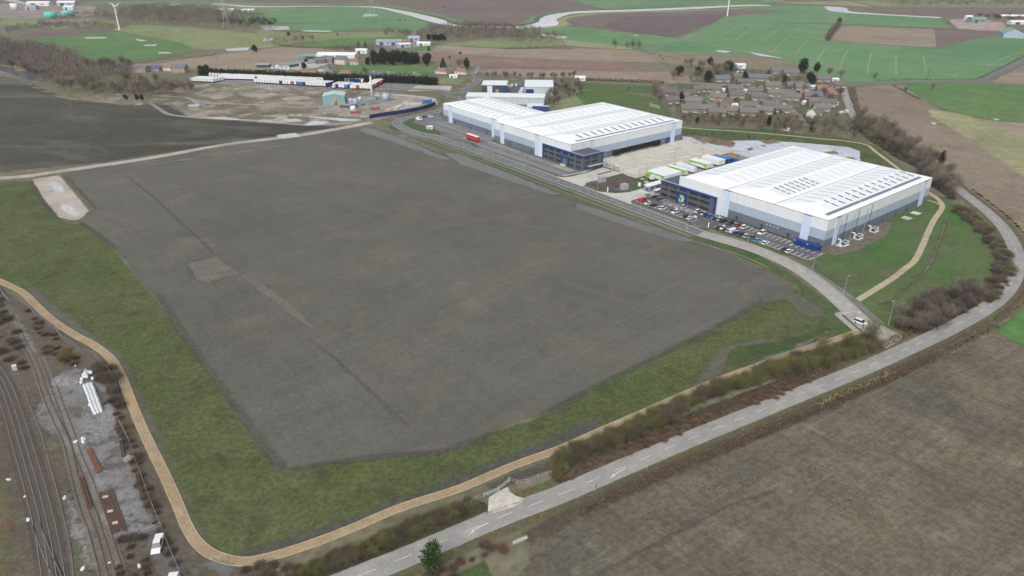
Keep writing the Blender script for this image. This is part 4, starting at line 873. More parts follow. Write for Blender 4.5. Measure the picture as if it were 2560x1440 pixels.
def slivers(P, D, L, Wd):
    """thin four-cornered twigs: base points P, unit directions D, lengths L, widths Wd"""
    n = len(P); side = np.cross(D, NP.normal(size=(n, 3))); side /= np.linalg.norm(side, axis=1)[:, None] + 1e-9
    a = P - side * (Wd / 2)[:, None]; b = P + side * (Wd / 2)[:, None]; e = P + D * L[:, None]
    c = e + side * (Wd * .25)[:, None]; d = e - side * (Wd * .25)[:, None]
    V = np.stack([a, b, c, d], 1).reshape(-1, 3); F = np.arange(4 * n).reshape(-1, 4)
    return V, F
def unit(v): return v / (np.linalg.norm(v, axis=1)[:, None] + 1e-9)
def npmesh(name, V, F, mats, parent=None):
    me = bpy.data.meshes.new(name); me.vertices.add(len(V)); me.vertices.foreach_set('co', np.ascontiguousarray(V, np.float32).ravel())
    k = F.shape[1]; me.loops.add(len(F) * k); me.loops.foreach_set('vertex_index', np.ascontiguousarray(F, np.int32).ravel())
    me.polygons.add(len(F)); me.polygons.foreach_set('loop_start', np.arange(0, len(F) * k, k, dtype=np.int32)); me.polygons.foreach_set('loop_total', np.full(len(F), k, np.int32))
    me.materials.append(mats); me.update(calc_edges=True); return me
def crown_pts(n, cz, rx, rz, shell=.45, lumps=6):
    c = unit(NP.normal(size=(lumps, 3))) * [rx * .45, rx * .45, rz * .45] + [0, 0, cz]
    k = NP.randint(lumps, size=n); d = unit(NP.normal(size=(n, 3))); r = NP.rand(n) ** shell
    return c[k] + d * r[:, None] * [rx * .62, rx * .62, rz * .62]
def bare_crown(n=1300, w=.006):
    P = crown_pts(n, .60, .34, .38); base = np.array([0, 0, .22]); D = unit(unit(P - base) + NP.normal(scale=.38, size=P.shape) + [0, 0, .25])
    return slivers(P - D * .04, D, NP.uniform(.05, .14, n), NP.uniform(.6, 1.3, n) * w)
def bare_trunk():
    mb = MB(); mb.tube((0, 0, 0), (0.01, 0, .34), .020, .014, 6)
    for i in range(9):
        t = i * 2.4; r = R.uniform(.14, .30); z0 = R.uniform(.2, .38); e = (r * math.cos(t), r * math.sin(t), R.uniform(.55, .88)); m_ = (e[0] * .45, e[1] * .45, (z0 + e[2]) / 2 - .02)
        mb.tube((0, 0, z0), m_, .010, .006, 4, cap=False); mb.tube(m_, e, .006, .002, 4, cap=False)
    return mb
def shrub_sl(n=700, w=.012, up=.35):
    az = NP.rand(n) * 6.283; r0 = NP.rand(n) ** .6 * .34; base = np.column_stack([r0 * np.cos(az), r0 * np.sin(az), NP.rand(n) ** 1.2 * .55 * (1 - r0 * 1.3)])
    D = unit(np.column_stack([np.cos(az) * (.25 + r0), np.sin(az) * (.25 + r0), np.full(n, up + .3)]) + NP.normal(scale=.32, size=(n, 3)))
    return slivers(base, D, NP.uniform(.16, .42, n), NP.uniform(.6, 1.4, n) * w)
def leafy(n, cz, rx, rz, size, cone=False):
    if cone:
        z = NP.rand(n) ** 1.25; r = (1 - z) * rx * (.75 + .35 * NP.rand(n)) * (1 + .15 * np.sin(z * 40)) + .01; az = NP.rand(n) * 6.283
        P = np.column_stack([r * np.cos(az), r * np.sin(az), .06 + z * .93]); D = unit(np.column_stack([np.cos(az), np.sin(az), np.full(n, -.15)]) + NP.normal(scale=.45, size=(n, 3)))
    else:
        P = crown_pts(n, cz, rx, rz, .28, 9); D = unit(unit(P - [0, 0, cz]) + NP.normal(scale=.7, size=P.shape))
    return slivers(P, D, NP.uniform(.6, 1.4, n) * size, NP.uniform(.6, 1.4, n) * size * .8)
PR = {}
for nm, mt in (('bare', L_bare), ('mauve', L_mauve), ('oliveT', L_olive)):
    for i in range(3): PR[nm, i] = (npmesh('crown', *bare_crown(), mt), None)
TRK = []
for i in range(3):
    mb = bare_trunk(); me = bpy.data.meshes.new('trunk'); me.from_pydata(mb.V, [], mb.F); me.materials.append(M_bark); TRK.append(me)
mb = MB(); mb.tube((0, 0, 0), (0, 0, .5), .028, .015, 6); STM = bpy.data.meshes.new('trunk'); STM.from_pydata(mb.V, [], mb.F); STM.materials.append(M_bark)
for nm, mt, kw in (('shrub', L_olive, {}), ('shrubD', L_dark, {}), ('shrubM', L_mauve, {}), ('shrubY', L_yell, dict(up=.7)), ('shrubR', L_red, dict(up=.2))):
    for i in range(3): PR[nm, i] = (npmesh('shrub', *shrub_sl(760, **kw), mt), 0)
for i in range(3): PR['ever', i] = (npmesh('crown', *leafy(1100, .55, .36, .44, .065), L_ever), None)
for i in range(2): PR['conif', i] = (npmesh('crown', *leafy(1100, 0, .30, 0, .06, True), L_ever), None)
PR['ivy', 0] = (npmesh('crown', *leafy(1000, .55, .33, .43, .05), L_ivy), None)
KN = {'bare': 3, 'mauve': 3, 'oliveT': 3, 'shrub': 3, 'shrubD': 3, 'shrubM': 3, 'shrubY': 3, 'shrubR': 3, 'ever': 3, 'conif': 2, 'ivy': 1}
def plant(k, p, h, label, group=None, wd=1.0, cat=None, name=None):
    me, fl = PR[k, R.randrange(KN[k])]; rz = R.uniform(0, 6.28); s = (h * wd * R.uniform(.9, 1.1), h * wd * R.uniform(.9, 1.1), h)
    if fl == 0:
        nm = name or {'shrubR': 'bramble_clump', 'shrubD': 'bush', 'shrubM': 'thicket_bush'}.get(k, 'shrub'); o = bpy.data.objects.new(nm, me); C.objects.link(o); o.location = (*p, 0); o.rotation_euler = (0, 0, rz); o.scale = s
        return tag(o, label, cat or {'shrubR': 'bramble', 'shrub': 'shrub', 'shrubY': 'shrub'}.get(k, 'bush'), group)
    nm = name or ('bare_tree' if k in ('bare', 'mauve', 'oliveT') else 'evergreen_tree' if k != 'ivy' else 'ivy_tree')
    t = thing(nm, label, cat or 'tree', (*p, 0), rz, group, s)
    o = bpy.data.objects.new('crown', me); C.objects.link(o); o.parent = t
    o = bpy.data.objects.new('trunk', TRK[R.randrange(3)] if k in ('bare', 'mauve', 'oliveT') else STM); C.objects.link(o); o.parent = t
    return t
def inpoly(p, q):
    x, y = p; c = False; n = len(q)
    for i in range(n):
        a, b = q[i], q[i - 1]
        if (a[1] > y) != (b[1] > y) and x < (b[0] - a[0]) * (y - a[1]) / (b[1] - a[1]) + a[0]: c = not c
    return c
def spread_in(poly, n, md, avoid=None, tries=60):
    lo = np.min(poly, 0); hi = np.max(poly, 0); out = []
    for _ in range(n * tries):
        if len(out) >= n: break
        p = (R.uniform(lo[0], hi[0]), R.uniform(lo[1], hi[1]))
        if inpoly(p, poly) and all((p[0] - q[0]) ** 2 + (p[1] - q[1]) ** 2 > md * md for q in out) and not (avoid and avoid(p)): out.append(p)
    return out
def along(pts, n, w, s0=0.0, s1=1.0):
    _, d = arc(pts); L = d[-1]; out = []
    for i in range(n):
        s = L * (s0 + (s1 - s0) * (i + R.uniform(.1, .9)) / n); a = at_len(pts, s); b = at_len(pts, min(L, s + .5)); t = (b - a) / (np.linalg.norm(b - a) + 1e-9)
        o = R.uniform(-w / 2, w / 2); out.append((a[0] - t[1] * o, a[1] + t[0] * o))
    return out
def belt(kinds, pts, h, label, group, wd=1.0, name=None, cat=None):
    for p in pts: plant(R.choice(kinds), p, R.uniform(*h), label, group, wd, cat, name)
def thicket(name, poly, dens, h, mat, n=26, sl=(.9, .14), pts=None, label=None, cat=None, kind='stuff'):
    """one mass of twiggy growth nobody could count"""
    q = pts if pts is not None else spread_in(poly, dens, .1, tries=6)
    Vs = []; Fs = []; k = 0
    for (x, y) in q:
        H_ = R.uniform(*h); m = n; P = NP.normal(size=(m, 3)) * [H_ * .20, H_ * .20, H_ * .16] + [0, 0, H_ * .52]; P[:, 2] = np.abs(P[:, 2])
        D = unit(P * [1, 1, .4] + NP.normal(scale=H_ * .15, size=P.shape) + [0, 0, H_ * .25])
        V, F = slivers(P + [x, y, 0], D, NP.uniform(.5, 1.2, m) * H_ * .22 * sl[0], NP.uniform(.6, 1.3, m) * sl[1]); Vs.append(V); Fs.append(F + k); k += len(V)
    me = npmesh(name, np.concatenate(Vs), np.concatenate(Fs), mat); o = link(name, me); return tag(o, label, cat, None, kind)
def hedge(name, s, w, h, mat, label, cat='hedge', dens=5.0, world=None, sl=.5, group=None, kind=None):
    pts = world or pxs(s); _, d = arc(pts); n = int(d[-1] * dens * max(1, w * .6)); q = np.array(along(pts, n, w))
    P = np.column_stack([q, NP.rand(n) * h * .8]); D = unit(NP.normal(scale=.5, size=(n, 3)) + [0, 0, .5])
    V, F = slivers(P, D, NP.uniform(.5, 1.2, n) * sl * max(h * .5, .5), NP.uniform(.6, 1.4, n) * sl * .55)
    o = link(name, npmesh(name, V, F, mat)); return tag(o, label, cat, group, kind)

# ---- belt between gravel path and lane
hb = pxs('1385,1192 1450,1150 1560,1100 1640,1065 1720,1020 1800,985 1900,955 2000,925 2100,905 2190,868 2170,850 2110,868 2010,890 1900,925 1800,965 1700,1008 1600,1052 1500,1096 1390,1140')
belt(['shrub', 'shrub', 'shrubD', 'shrub'], spread_in(hb, 120, 1.7), (2.8, 4.9), 'olive-brown leafless shrub in the hedge belt between gravel path and country lane', 'shrubs of the belt between gravel path and lane', 1.25)
for (u, v, k, h, lb) in ((1700, 1010, 'shrub', 4.2, 'olive shrub overhanging the gravel path at the middle of the belt'), (1925, 935, 'shrubY', 4.6, 'yellow-green catkin bush in the belt, left of its twin beside the path'), (1952, 925, 'shrubY', 4.8, 'larger yellow-green catkin bush in the belt beside the gravel path'), (2010, 900, 'shrubY', 3.8, 'small yellow-green bush in the belt nearest the swale')):
    plant(k, G(u, v), h, lb, wd=1.1)
for (u, v, h, lb) in ((2055, 895, 8, 'bare spreading tree in the belt below the lower end of the swale'), (2110, 880, 7.5, 'bare tree in the belt just left of the tall tree at the road end'), (2172, 862, 10, 'tall bare tree beside the stone apron at the end of the new road'), (1990, 935, 6.5, 'bare tree standing in the middle of the belt by the lane')):
    plant('oliveT', G(u, v), h, lb, wd=1.25)
belt(['shrubR'], spread_in(pxs('1385,1210 1500,1170 1640,1112 1760,1062 1850,1022 1960,990 2060,945 2050,925 1950,962 1840,1000 1740,1040 1620,1090 1500,1140 1390,1190'), 70, 1.3), (.8, 1.6), 'low red-brown bramble clump on the lane side of the shrub belt', 'red-brown bramble clumps beside the lane', 1.7)
hedge('dead_bracken', None, 3.2, .9, L_red, 'red-brown dead bracken along the north edge of the lane', 'bracken', 9, world=[tuple(p) for p in offs(laneS, 5.6)[int(len(laneS) * .28):int(len(laneS) * .56)]], sl=.7, kind='stuff')
hedge('dead_bracken', None, 3.4, 1.0, L_red, 'red-brown bracken and brambles along the furrowed field edge', 'bracken', 9, world=[tuple(p) for p in offs(laneS, -6.4)[int(len(laneS) * .21):int(len(laneS) * .58)]], sl=.7, kind='stuff')
hedge('field_edge_hedge', None, 2.2, 1.3, L_dark, 'dark low bramble hedge between the lane and the furrowed field', 'hedge', 10, world=[tuple(p) for p in offs(laneS, -8.2)[int(len(laneS) * .20):int(len(laneS) * .47)]], sl=.75)
hedge('dry_grass', None, 1.6, .9, L_reed, 'tawny dry grass beside the lane', 'grass', 10, world=[tuple(p) for p in offs(laneS, -6.2)[int(len(laneS) * .335):int(len(laneS) * .385)]], sl=.9, kind='stuff')
hedge('dry_grass', None, 1.6, .9, L_reed, 'tawny dry grass on the belt side of the lane', 'grass', 10, world=[tuple(p) for p in offs(laneS, 6.6)[int(len(laneS) * .375):int(len(laneS) * .415)]], sl=.9, kind='stuff')
# ---- lower hedge
lh = pxs('745,1452 900,1398 1050,1335 1192,1272 1185,1248 1040,1300 890,1365 740,1420')
belt(['shrub', 'shrub', 'shrubD'], spread_in(lh, 60, 1.5), (1.8, 2.9), 'clipped olive-brown shrub in the roadside hedge left of the field gate', 'shrubs of the roadside hedge left of the gate', 1.3)
belt(['shrubD'], spread_in(pxs('600,1420 740,1400 760,1450 620,1460'), 8, 2), (1.5, 2.4), 'dark shrub at the bend of the path near the bottom edge', 'dark shrubs below the path bend', 1.4)
plant('ivy', G(1085, 1436), 9.8, 'dark green ivy-clad tree standing by the lane at the bottom of the view', wd=.8)
belt(['shrub', 'shrubD'], spread_in(pxs('1060,1440 1120,1430 1140,1450 1070,1460'), 5, 1.0), (2.5, 3.6), 'twiggy green-brown bush at the foot of the ivy-clad tree', 'bushes at the foot of the ivy-clad tree', 1.0)
belt(['shrubD', 'shrubR'], spread_in(pxs('1000,1452 1080,1440 1200,1370 1225,1350 1240,1375 1190,1400 1100,1440 1060,1470'), 12, 1.6), (1.0, 1.8), 'low bramble clump on the verge below the ivy-clad tree', 'bramble clumps by the ivy-clad tree', 1.6)
plant('shrubR', G(1255, 1375), 2.0, 'dark red bush beside the field ditch at the bottom', wd=1.6)
# ---- inside of the ring road
rr = pxs('2232,802 2290,760 2350,735 2430,722 2470,745 2430,775 2370,805 2330,835 2270,832 2236,822')
belt(['mauve', 'bare', 'mauve'], spread_in(rr, 26, 3.8), (5, 7.5), 'bare mauve-brown tree in the copse inside the road bend', 'trees of the copse inside the road bend', 1.45)
belt(['shrubD', 'shrubM'], spread_in(rr, 34, 2.4), (2, 3.4), 'dark undergrowth bush in the copse inside the road bend', 'bushes of the copse inside the road bend', 1.5)
r2 = pxs('2395,512 2440,540 2480,580 2520,640 2530,690 2505,735 2470,760 2440,750 2475,715 2490,680 2480,625 2440,575 2385,530')
belt(['shrubD', 'shrubM', 'shrub'], spread_in(r2, 62, 2.3), (2.2, 4.2), 'leafless shrub in the roadside strip inside the bend', 'shrubs of the strip inside the road bend', 1.35)
belt(['shrubR'], spread_in(pxs('2400,500 2450,540 2500,600 2530,660 2530,700 2500,750 2520,700 2510,650 2480,600 2420,535'), 16, 2), (.8, 1.4), 'rusty bramble patch at the kerb of the road bend', 'bramble patches inside the bend', 1.8)
belt(['shrubD', 'shrubR'], [tuple(p) for p in offs(laneS, -6.8)[int(len(laneS) * .60):int(len(laneS) * .74):1]], (.8, 1.6), 'bramble clump on the outer side of the road bend', 'bramble clumps outside the road bend', 1.6)
# ---- trees behind the near store
r3 = pxs('2128,300 2160,300 2210,325 2290,380 2345,425 2400,475 2380,500 2350,480 2322,462 2290,420 2240,395 2180,350 2140,325')
belt(['bare', 'mauve', 'bare', 'bare'], spread_in(r3, 54, 4.6), (9, 13), 'grey bare tree in the tall belt behind the near warehouse', 'tall belt of bare trees behind the near warehouse', 1.1)
belt(['shrubD', 'shrubM'], spread_in(r3, 40, 3.5), (2.5, 4), 'undergrowth bush beneath the tall belt behind the near warehouse', 'undergrowth of the tall belt', 1.6)
plant('ever', G(2350, 420), 11, 'dark ivy-covered tree rising from the bare belt behind the near warehouse', wd=.5)
# ---- belt between pond path and village
r4 = pxs('1700,302 1760,300 1850,302 1950,306 2050,306 2130,312 2150,330 2185,352 2200,366 2120,344 2040,338 1950,330 1850,322 1760,316 1705,312')
belt(['oliveT', 'bare', 'bare'], spread_in(r4, 56, 4.4), (5, 8), 'thin bare tree in the thick belt between the pond path and the village', 'belt of bare trees along the pond path', 1.25)
for (u, v, h) in ((1922, 318, 9), (1960, 322, 7), (2028, 330, 8), (1742, 310, 6)): plant('ever', G(u, v), h, {1922: 'dark ivy-clad tree in the pond belt, left of centre', 1960: 'smaller dark tree right of the ivy-clad one in the pond belt', 2028: 'dark ivy-clad tree near the right end of the pond belt', 1742: 'dark evergreen near the left end of the pond belt'}[u], wd=.6)
# ---- around the trade units and the meadow
belt(['mauve', 'bare'], spread_in(pxs('1378,232 1400,205 1450,212 1456,232 1440,248 1420,262 1375,268 1362,258'), 26, 4.4), (7, 10), 'mauve bare tree in the copse beside the trade units', 'copse beside the trade units', 1.15)
belt(['mauve', 'bare'], along(pxs('1205,194 1290,196 1370,200 1440,196'), 16, 6), (5, 9), 'bare tree in the line behind the trade units', 'line of trees behind the trade units', 1.1)
hedge('conifer_hedge', '1440,201 1520,203 1600,206 1660,209', 3, 3, L_ever, 'long dark hedge at the top of the mown meadow', sl=.9)
hedge('hedge', '1450,227 1500,226 1560,230 1620,237', 1.5, .8, L_red, 'low brown hedge across the mown meadow', dens=4)
belt(['mauve'], [G(1571, 226)], 3.2, 'small round bush standing alone in the mown meadow', None) if False else plant('mauve', G(1571, 226), 4, 'small round tree standing alone in the mown meadow')
# ------------------------------------------------------------------ vehicles
def clone(root, loc, rz, label, group=None, scale=None): return dup(root, loc, rz, label, group, scale)
M_tyre = pm('tyre', (.02, .02, .02), .9); M_cargl = pm('car_glass', (.02, .025, .03), .15, spec=.4)
def paint(n, c): return pm('paint_' + n, c, .3, vary=.02, spec=.7)
PAINT = dict(white=paint('white', (.72, .73, .74)), black=paint('black', (.02, .02, .024)), grey=paint('grey', (.10, .11, .12)), silver=paint('silver', (.42, .45, .48)), blue=paint('blue', (.03, .12, .42)), red=paint('red', (.50, .02, .03)), sky=paint('sky', (.12, .34, .68)), purple=paint('purple', (.07, .05, .30)), navy=paint('navy', (.02, .04, .16)))
CARP = {}
def car_proto(col, kind):
    k = (col, kind)
    if k in CARP: return None
    L, W_, Hh = {'hatch': (4.1, 1.78, 1.46), 'suv': (4.6, 1.86, 1.70), 'van': (5.0, 1.95, 2.0), 'pickup': (5.3, 1.9, 1.8)}[kind]
    bl = {'hatch': .86, 'suv': .98, 'van': 1.05, 'pickup': 1.0}[kind]; x0, x1 = -L / 2, L / 2; hw = W_ / 2
    def extr(prof, w0, w1=None):
        mb = MB(); n = len(prof); w1 = w1 or w0
        V = [(x, -(w0 if z < bl + .01 else w1), z) for x, z in prof] + [(x, (w0 if z < bl + .01 else w1), z) for x, z in prof]
        mb.add(V, [(i, (i + 1) % n, n + (i + 1) % n, n + i) for i in range(n)] + [tuple(range(n - 1, -1, -1)), tuple(range(n, 2 * n))]); return mb
    body = extr([(x0, .32), (x0 + .15, .25), (x1 - .15, .25), (x1, .35), (x1, .62), (x1 - .12, .76), (x1 - 1.05 if kind != 'van' else x1 - .5, bl), (x0 + .08, bl), (x0, .7)], hw)
    c0, c1, r0, r1 = {'hatch': (x0 + .1, x1 - 1.1, x0 + .55, x1 - 2.0), 'suv': (x0 + .08, x1 - 1.1, x0 + .4, x1 - 1.9), 'van': (x0 + .04, x1 - .5, x0 + .12, x1 - 1.2), 'pickup': (x0 + 1.7, x1 - 1.2, x0 + 1.9, x1 - 2.0)}[kind]
    glass = extr([(c0, bl + .004), (c1, bl + .004), (r1, Hh - .06), (r0, Hh - .06)], hw - .05, hw - .22)
    roof = extr([(r0 - .03, Hh - .055), (r1 + .03, Hh - .055), (r1 - .1, Hh), (r0 + .1, Hh)], hw - .20, hw - .20)
    if kind == 'van': roof.box(c0 + .02, x1 - 2.2, -hw + .02, hw - .02, bl + .006, Hh - .05)
    if kind == 'pickup': roof.box(x0 + .1, x0 + 1.6, -hw + .1, hw - .1, bl + .005, bl + .35)
    wh = MB(); wh.tube((0, -.11, 0), (0, .11, 0), .33, n=10)
    CARP[k] = [body, glass, roof, wh, L, hw]
def car(u, v, col, kind, head, label, group='cars in the near store car parks', world=None):
    key = (col, kind); car_proto(col, kind); x, y = world or G(u, v, .5)
    if len(CARP[key]) == 6:
        body, glass, roof, wh, L, hw = CARP[key]
        t = thing({'van': 'parked_van', 'pickup': 'pickup_truck'}.get(kind, 'parked_car'), label, {'van': 'van', 'pickup': 'pickup truck'}.get(kind, 'car'), (x, y, .07), head, group)
        body.build('body', PAINT[col], t); glass.build('windows', M_cargl, t); roof.build('roof', PAINT[col], t)
        me = None
        for sx in (-1, 1):
            for sy in (-1, 1):
                if me is None: w = wh.build('wheel', M_tyre, t); me = w.data
                else: w = link('wheel', me, t)
                w.location = (sx * L * .31, sy * (hw - .1), .33)
        lm = MB(); lm.box(L / 2 - .06, L / 2 + .01, -.12, .12, -.07, .07); h0 = None
        for sy in (-1, 1):
            if h0 is None: w = lm.build('headlight', M_wht, t); h0 = w.data
            else: w = link('headlight', h0, t)
            w.location = (0, sy * (hw - .25), .64)
        CARP[key].append(t)
    else: dup(CARP[key][6], (x, y, .07), head, label, group)
HB = ROT
cars = [(1605.5, 501, 'red', 'van', 0, 'red van at the left corner of the car park before the near offices'),
 (1620, 508.5, 'white', 'hatch', 1, 'white hatchback in the kerb row next to the red van'), (1634.5, 513, 'black', 'hatch', 0, 'black hatchback in the kerb row, second car along from the red van'),
 (1657.5, 520.5, 'white', 'suv', 0, 'white car standing alone in the middle of the kerb row before the near offices'), (1680, 528, 'grey', 'hatch', 1, 'dark grey car in the kerb row, parked left of a white estate car'),
 (1688, 530, 'white', 'suv', 1, 'white estate car in the kerb row, right beside a dark grey car'), (1717, 541.5, 'black', 'hatch', 0, 'black car in the kerb row before the near offices, left of the last white one'), (1725.5, 545, 'white', 'hatch', 0, 'white hatchback, last in the kerb row before the car park entrance'),
 (1620, 488, 'silver', 'hatch', 0, 'silver-blue car nearest to the portable cabin'), (1634.5, 493.5, 'black', 'hatch', 1, 'black car beside the canopy left of the near offices'), (1647.5, 498, 'grey', 'hatch', 0, 'dark saloon in the bay left of the hatched bays'),
 (1710.5, 517, 'silver', 'suv', 0, 'silver car in a hatched bay before the entrance emblem'), (1746, 528.5, 'white', 'suv', 0, 'white estate car, first of the close row under the navy end of the offices'), (1752.5, 532.5, 'grey', 'hatch', 0, 'dark grey hatchback, second of the close row under the navy office end'),
 (1759, 535, 'silver', 'hatch', 1, 'silver hatchback in the middle of the close row under the navy office end'), (1766.5, 538, 'black', 'hatch', 0, 'black car left of the bright blue one under the navy office end'), (1775.5, 540.5, 'blue', 'hatch', 0, 'bright blue hatchback at the end of the close row under the offices'),
 (1790.5, 546.5, 'black', 'hatch', 0, 'black car, first in the wall row after the tall pale panel'), (1801.5, 548.5, 'silver', 'suv', 0, 'silver car in the wall row between two black ones'), (1809, 552, 'black', 'suv', 0, 'black estate car in the wall row, third after the tall pale panel'), (1826, 558, 'black', 'hatch', 1, 'black hatchback in the wall row left of the red car'),
 (1844, 562.5, 'red', 'hatch', 0, 'red hatchback against the grey warehouse wall'), (1861.5, 568, 'white', 'suv', 0, 'white car in the wall row just right of the red hatchback'), (1904.5, 582.5, 'white', 'suv', 1, 'white car standing alone in the wall row, farthest right'),
 (1799, 568.5, 'black', 'hatch', 0, 'black car, first in the kerb row past the entrance'), (1807, 570, 'white', 'hatch', 1, 'white hatchback in the kerb row, left of the white van'), (1817, 574.5, 'black', 'hatch', 0, 'black hatchback in the kerb row behind the silver car'), (1823, 577, 'silver', 'hatch', 0, 'silver hatchback tucked beside the white van'),
 (1833, 578, 'white', 'van', 0, 'tall white van in the kerb row past the entrance'), (1840, 582.5, 'purple', 'hatch', 0, 'purple-blue car right of the tall white van'), (1851, 586.5, 'black', 'hatch', 1, 'black car in the kerb row, second right of the white van'), (1867, 590.5, 'silver', 'suv', 0, 'steel-blue car in the kerb row, left of a dark one'),
 (1878, 594, 'grey', 'hatch', 1, 'dark grey hatchback in the kerb row beside the steel-blue car'), (1894.5, 600.5, 'sky', 'hatch', 0, 'light blue hatchback in the kerb row'), (1914, 607.5, 'white', 'hatch', 0, 'white car in the kerb row, next after the light blue hatchback'), (1961, 624.5, 'black', 'hatch', 1, 'black car near the far right end of the kerb row'), (1972.5, 628, 'white', 'hatch', 0, 'white hatchback, last car in the kerb row by the blue containers')]
for (u, v, c, k, fl, lb) in cars: car(u, v, c, k, HB + (math.pi if fl else 0) + R.uniform(-.04, .04), lb)
car(2151.5, 806.5, 'white', 'suv', math.atan2(-AV[1] * 1.0, -AV[0] * 1.25), 'white car standing on the pale end of the new estate road', None)
car(395, 1362, 'white', 'pickup', math.radians(-76), 'white pickup truck parked before the railway yard gate', None)
car(431, 1466, 'white', 'van', math.radians(-80), 'white van cut off by the bottom edge, below the pickup', None)
for (u, v, c, k, h, lb) in ((1048.5, 294, 'white', 'hatch', 0, 'white car at the left tip of the far store car park'), (1062, 292, 'black', 'hatch', .2, 'black car at the left tip of the far store car park'), (1076, 291.5, 'white', 'hatch', .1, 'white car nearest to the corner of the far store'), (1101, 285.5, 'sky', 'hatch', 1.2, 'pale blue car parked against the end wall of the far store'), (1048, 298.5, 'white', 'van', 0, 'white van at the left tip of the far store car park')):
    car(u, v, c, k, h, lb, 'cars at the left end of the far store')
for (u, v, c, k, h, lb) in ((1257, 222.5, 'white', 'van', .1, 'white van beside the navy trade unit'), (1269, 214, 'white', 'suv', 1.5, 'white car, first of the row behind the trade yard'), (1275, 214.5, 'white', 'hatch', 1.5, 'small white car, second in the row behind the trade yard'), (1280, 214, 'white', 'van', 1.5, 'white van, third in the row behind the trade yard'), (1290.5, 213.5, 'white', 'van', 1.5, 'white van beside two blue cars behind the trade yard'), (1296, 214, 'blue', 'hatch', 1.5, 'blue car next to a white van behind the trade yard'), (1301.5, 214.5, 'blue', 'hatch', 1.6, 'blue car at the right end of the row behind the trade yard'), (1308, 222.5, 'white', 'van', .2, 'topmost white van at the left wall of the pale trade unit'), (1306, 227, 'white', 'van', .2, 'middle white van at the left wall of the pale trade unit'), (1303, 232, 'white', 'van', .2, 'white van before the open bay of the pale trade unit'), (1350, 250, 'white', 'van', 1.0, 'white van at the right end of the long low unit')):
    car(u, v, c, k, h, lb, 'vehicles round the trade units')
# ---- semi-trailers
def trailer_proto(name, side, front, label, loc, head, livery=None, roofc=None, door=True, legs=True, group=None):
    t = thing(name, label, 'trailer', loc, head, group)
    mb = MB(); mb.box(-6.6, 6.6, -1.27, 1.27, 1.15, 3.95); mb.build('box_body', side, t)
    mb = MB(); mb.box(-6.58, 6.58, -1.25, 1.25, 3.952, 3.99); mb.build('roof', roofc or M_wht, t)
    mb = MB(); mb.box(-6.65, -6.603, -1.2, 1.2, 1.2, 3.9); mb.build('rear_door', front, t)
    mb = MB(); mb.box(-6.5, 6.5, -.5, .5, .85, 1.14); mb.build('chassis', M_dkgrey, t)
    me = None
    for x in (-5.0, -3.7, -2.4):
        for s in (-1, 1):
            if me is None: w = MB().tube((0, -.18, 0), (0, .18, 0), .5, n=8).build('wheel', M_tyre, t); me = w.data
            else: w = link('wheel', me, t)
            w.location = (x, s * 1.02, .5)
    if livery: livery(t)
    return t
M_tw = pm('trailer_white', (.74, .76, .78), .5, vary=.04); M_tb = pm('trailer_blue', (.02, .06, .33), .5); M_tn = pm('trailer_navy', (.02, .03, .14), .5); M_tr = pm('trailer_red', (.50, .03, .04), .5); M_ts = pm('trailer_sky', (.04, .20, .55), .5)
M_lg = pm('livery_green', (.20, .50, .04), .5, vary=.15, vs=.12); M_lw = pm('livery_lettering', (.62, .68, .66), .5)
def text_mesh(s, size, mat, parent, name='lettering', mtx=None):
    cu = bpy.data.curves.new(name, 'FONT'); cu.body = s; cu.size = size; cu.extrude = .004; cu.resolution_u = 2
    ob = bpy.data.objects.new(name, cu); C.objects.link(ob); dg = bpy.context.evaluated_depsgraph_get(); me = bpy.data.meshes.new_from_object(ob.evaluated_get(dg)); bpy.data.objects.remove(ob)
    me.materials.clear(); me.materials.append(mat)
    if mtx: me.transform(mtx)
    return link(name, me, parent)
def green_livery(y=-1.29):
    def f(t):
        mb = MB(); q = -1.283
        mb.add([(-6.5, q, 3.9), (-6.5, q, 1.7), (-4, q, 2.3), (0, q, 3.0), (3, q, 2.7), (6.5, q, 1.3), (6.5, q, 3.9)], [tuple(range(7))]); mb.build('green_graphic', M_lg, t)
        text_mesh('Oakland Int', 2.1, M_lw, t, mtx=Matrix.Translation((-5.9, -1.30, 2.0)) @ Matrix.Rotation(math.pi / 2, 4, 'X'))
    return f
HA = math.atan2(-AV[1], -AV[0])      # pointing toward the camera end of the estate
def tl(b, a0=247.4): return (*AB(a0, b), .09)
# text reads along +x on the -y side: the side that faces the road
tg = trailer_proto('trailer', M_tw, M_tw, 'green-and-white lettered trailer at the front of the close row of five', tl(296.3), HA, green_livery())
for ch in list(CH[tg.name]): pass
tp = trailer_proto('trailer', M_tw, M_tw, 'white trailer, second in the close row of five behind the near offices', tl(299.4), HA)
for k, (b, lb) in enumerate(((302.5, 'white trailer in the middle of the close row of five'), (305.6, 'white trailer, fourth in the close row of five behind the near offices'), (308.7, 'white trailer, last in the close row of five'))): dup(tp, tl(b), HA, lb)
dup(tg, tl(314.2), HA, 'green-and-white trailer standing between the row of five and the lone white one')
dup(tp, tl(322.3), HA, 'plain white trailer standing alone in the middle of the trailer yard')
dup(tg, tl(334.2), HA, 'green-and-white lettered trailer in the upper group of the trailer yard'); dup(tp, tl(337.6), HA, 'white trailer tucked behind the upper green-lettered one')
dup(tp, tl(345.8), HA, 'white trailer left of its twin in the upper trailer yard'); dup(tp, tl(349.2), HA, 'white trailer next to the blue containers')
rt = trailer_proto('trailer', M_tr, M_wht, 'red trailer with a white roof standing alone before the far store', (*G(1182.5, 352.5), .08), HA)
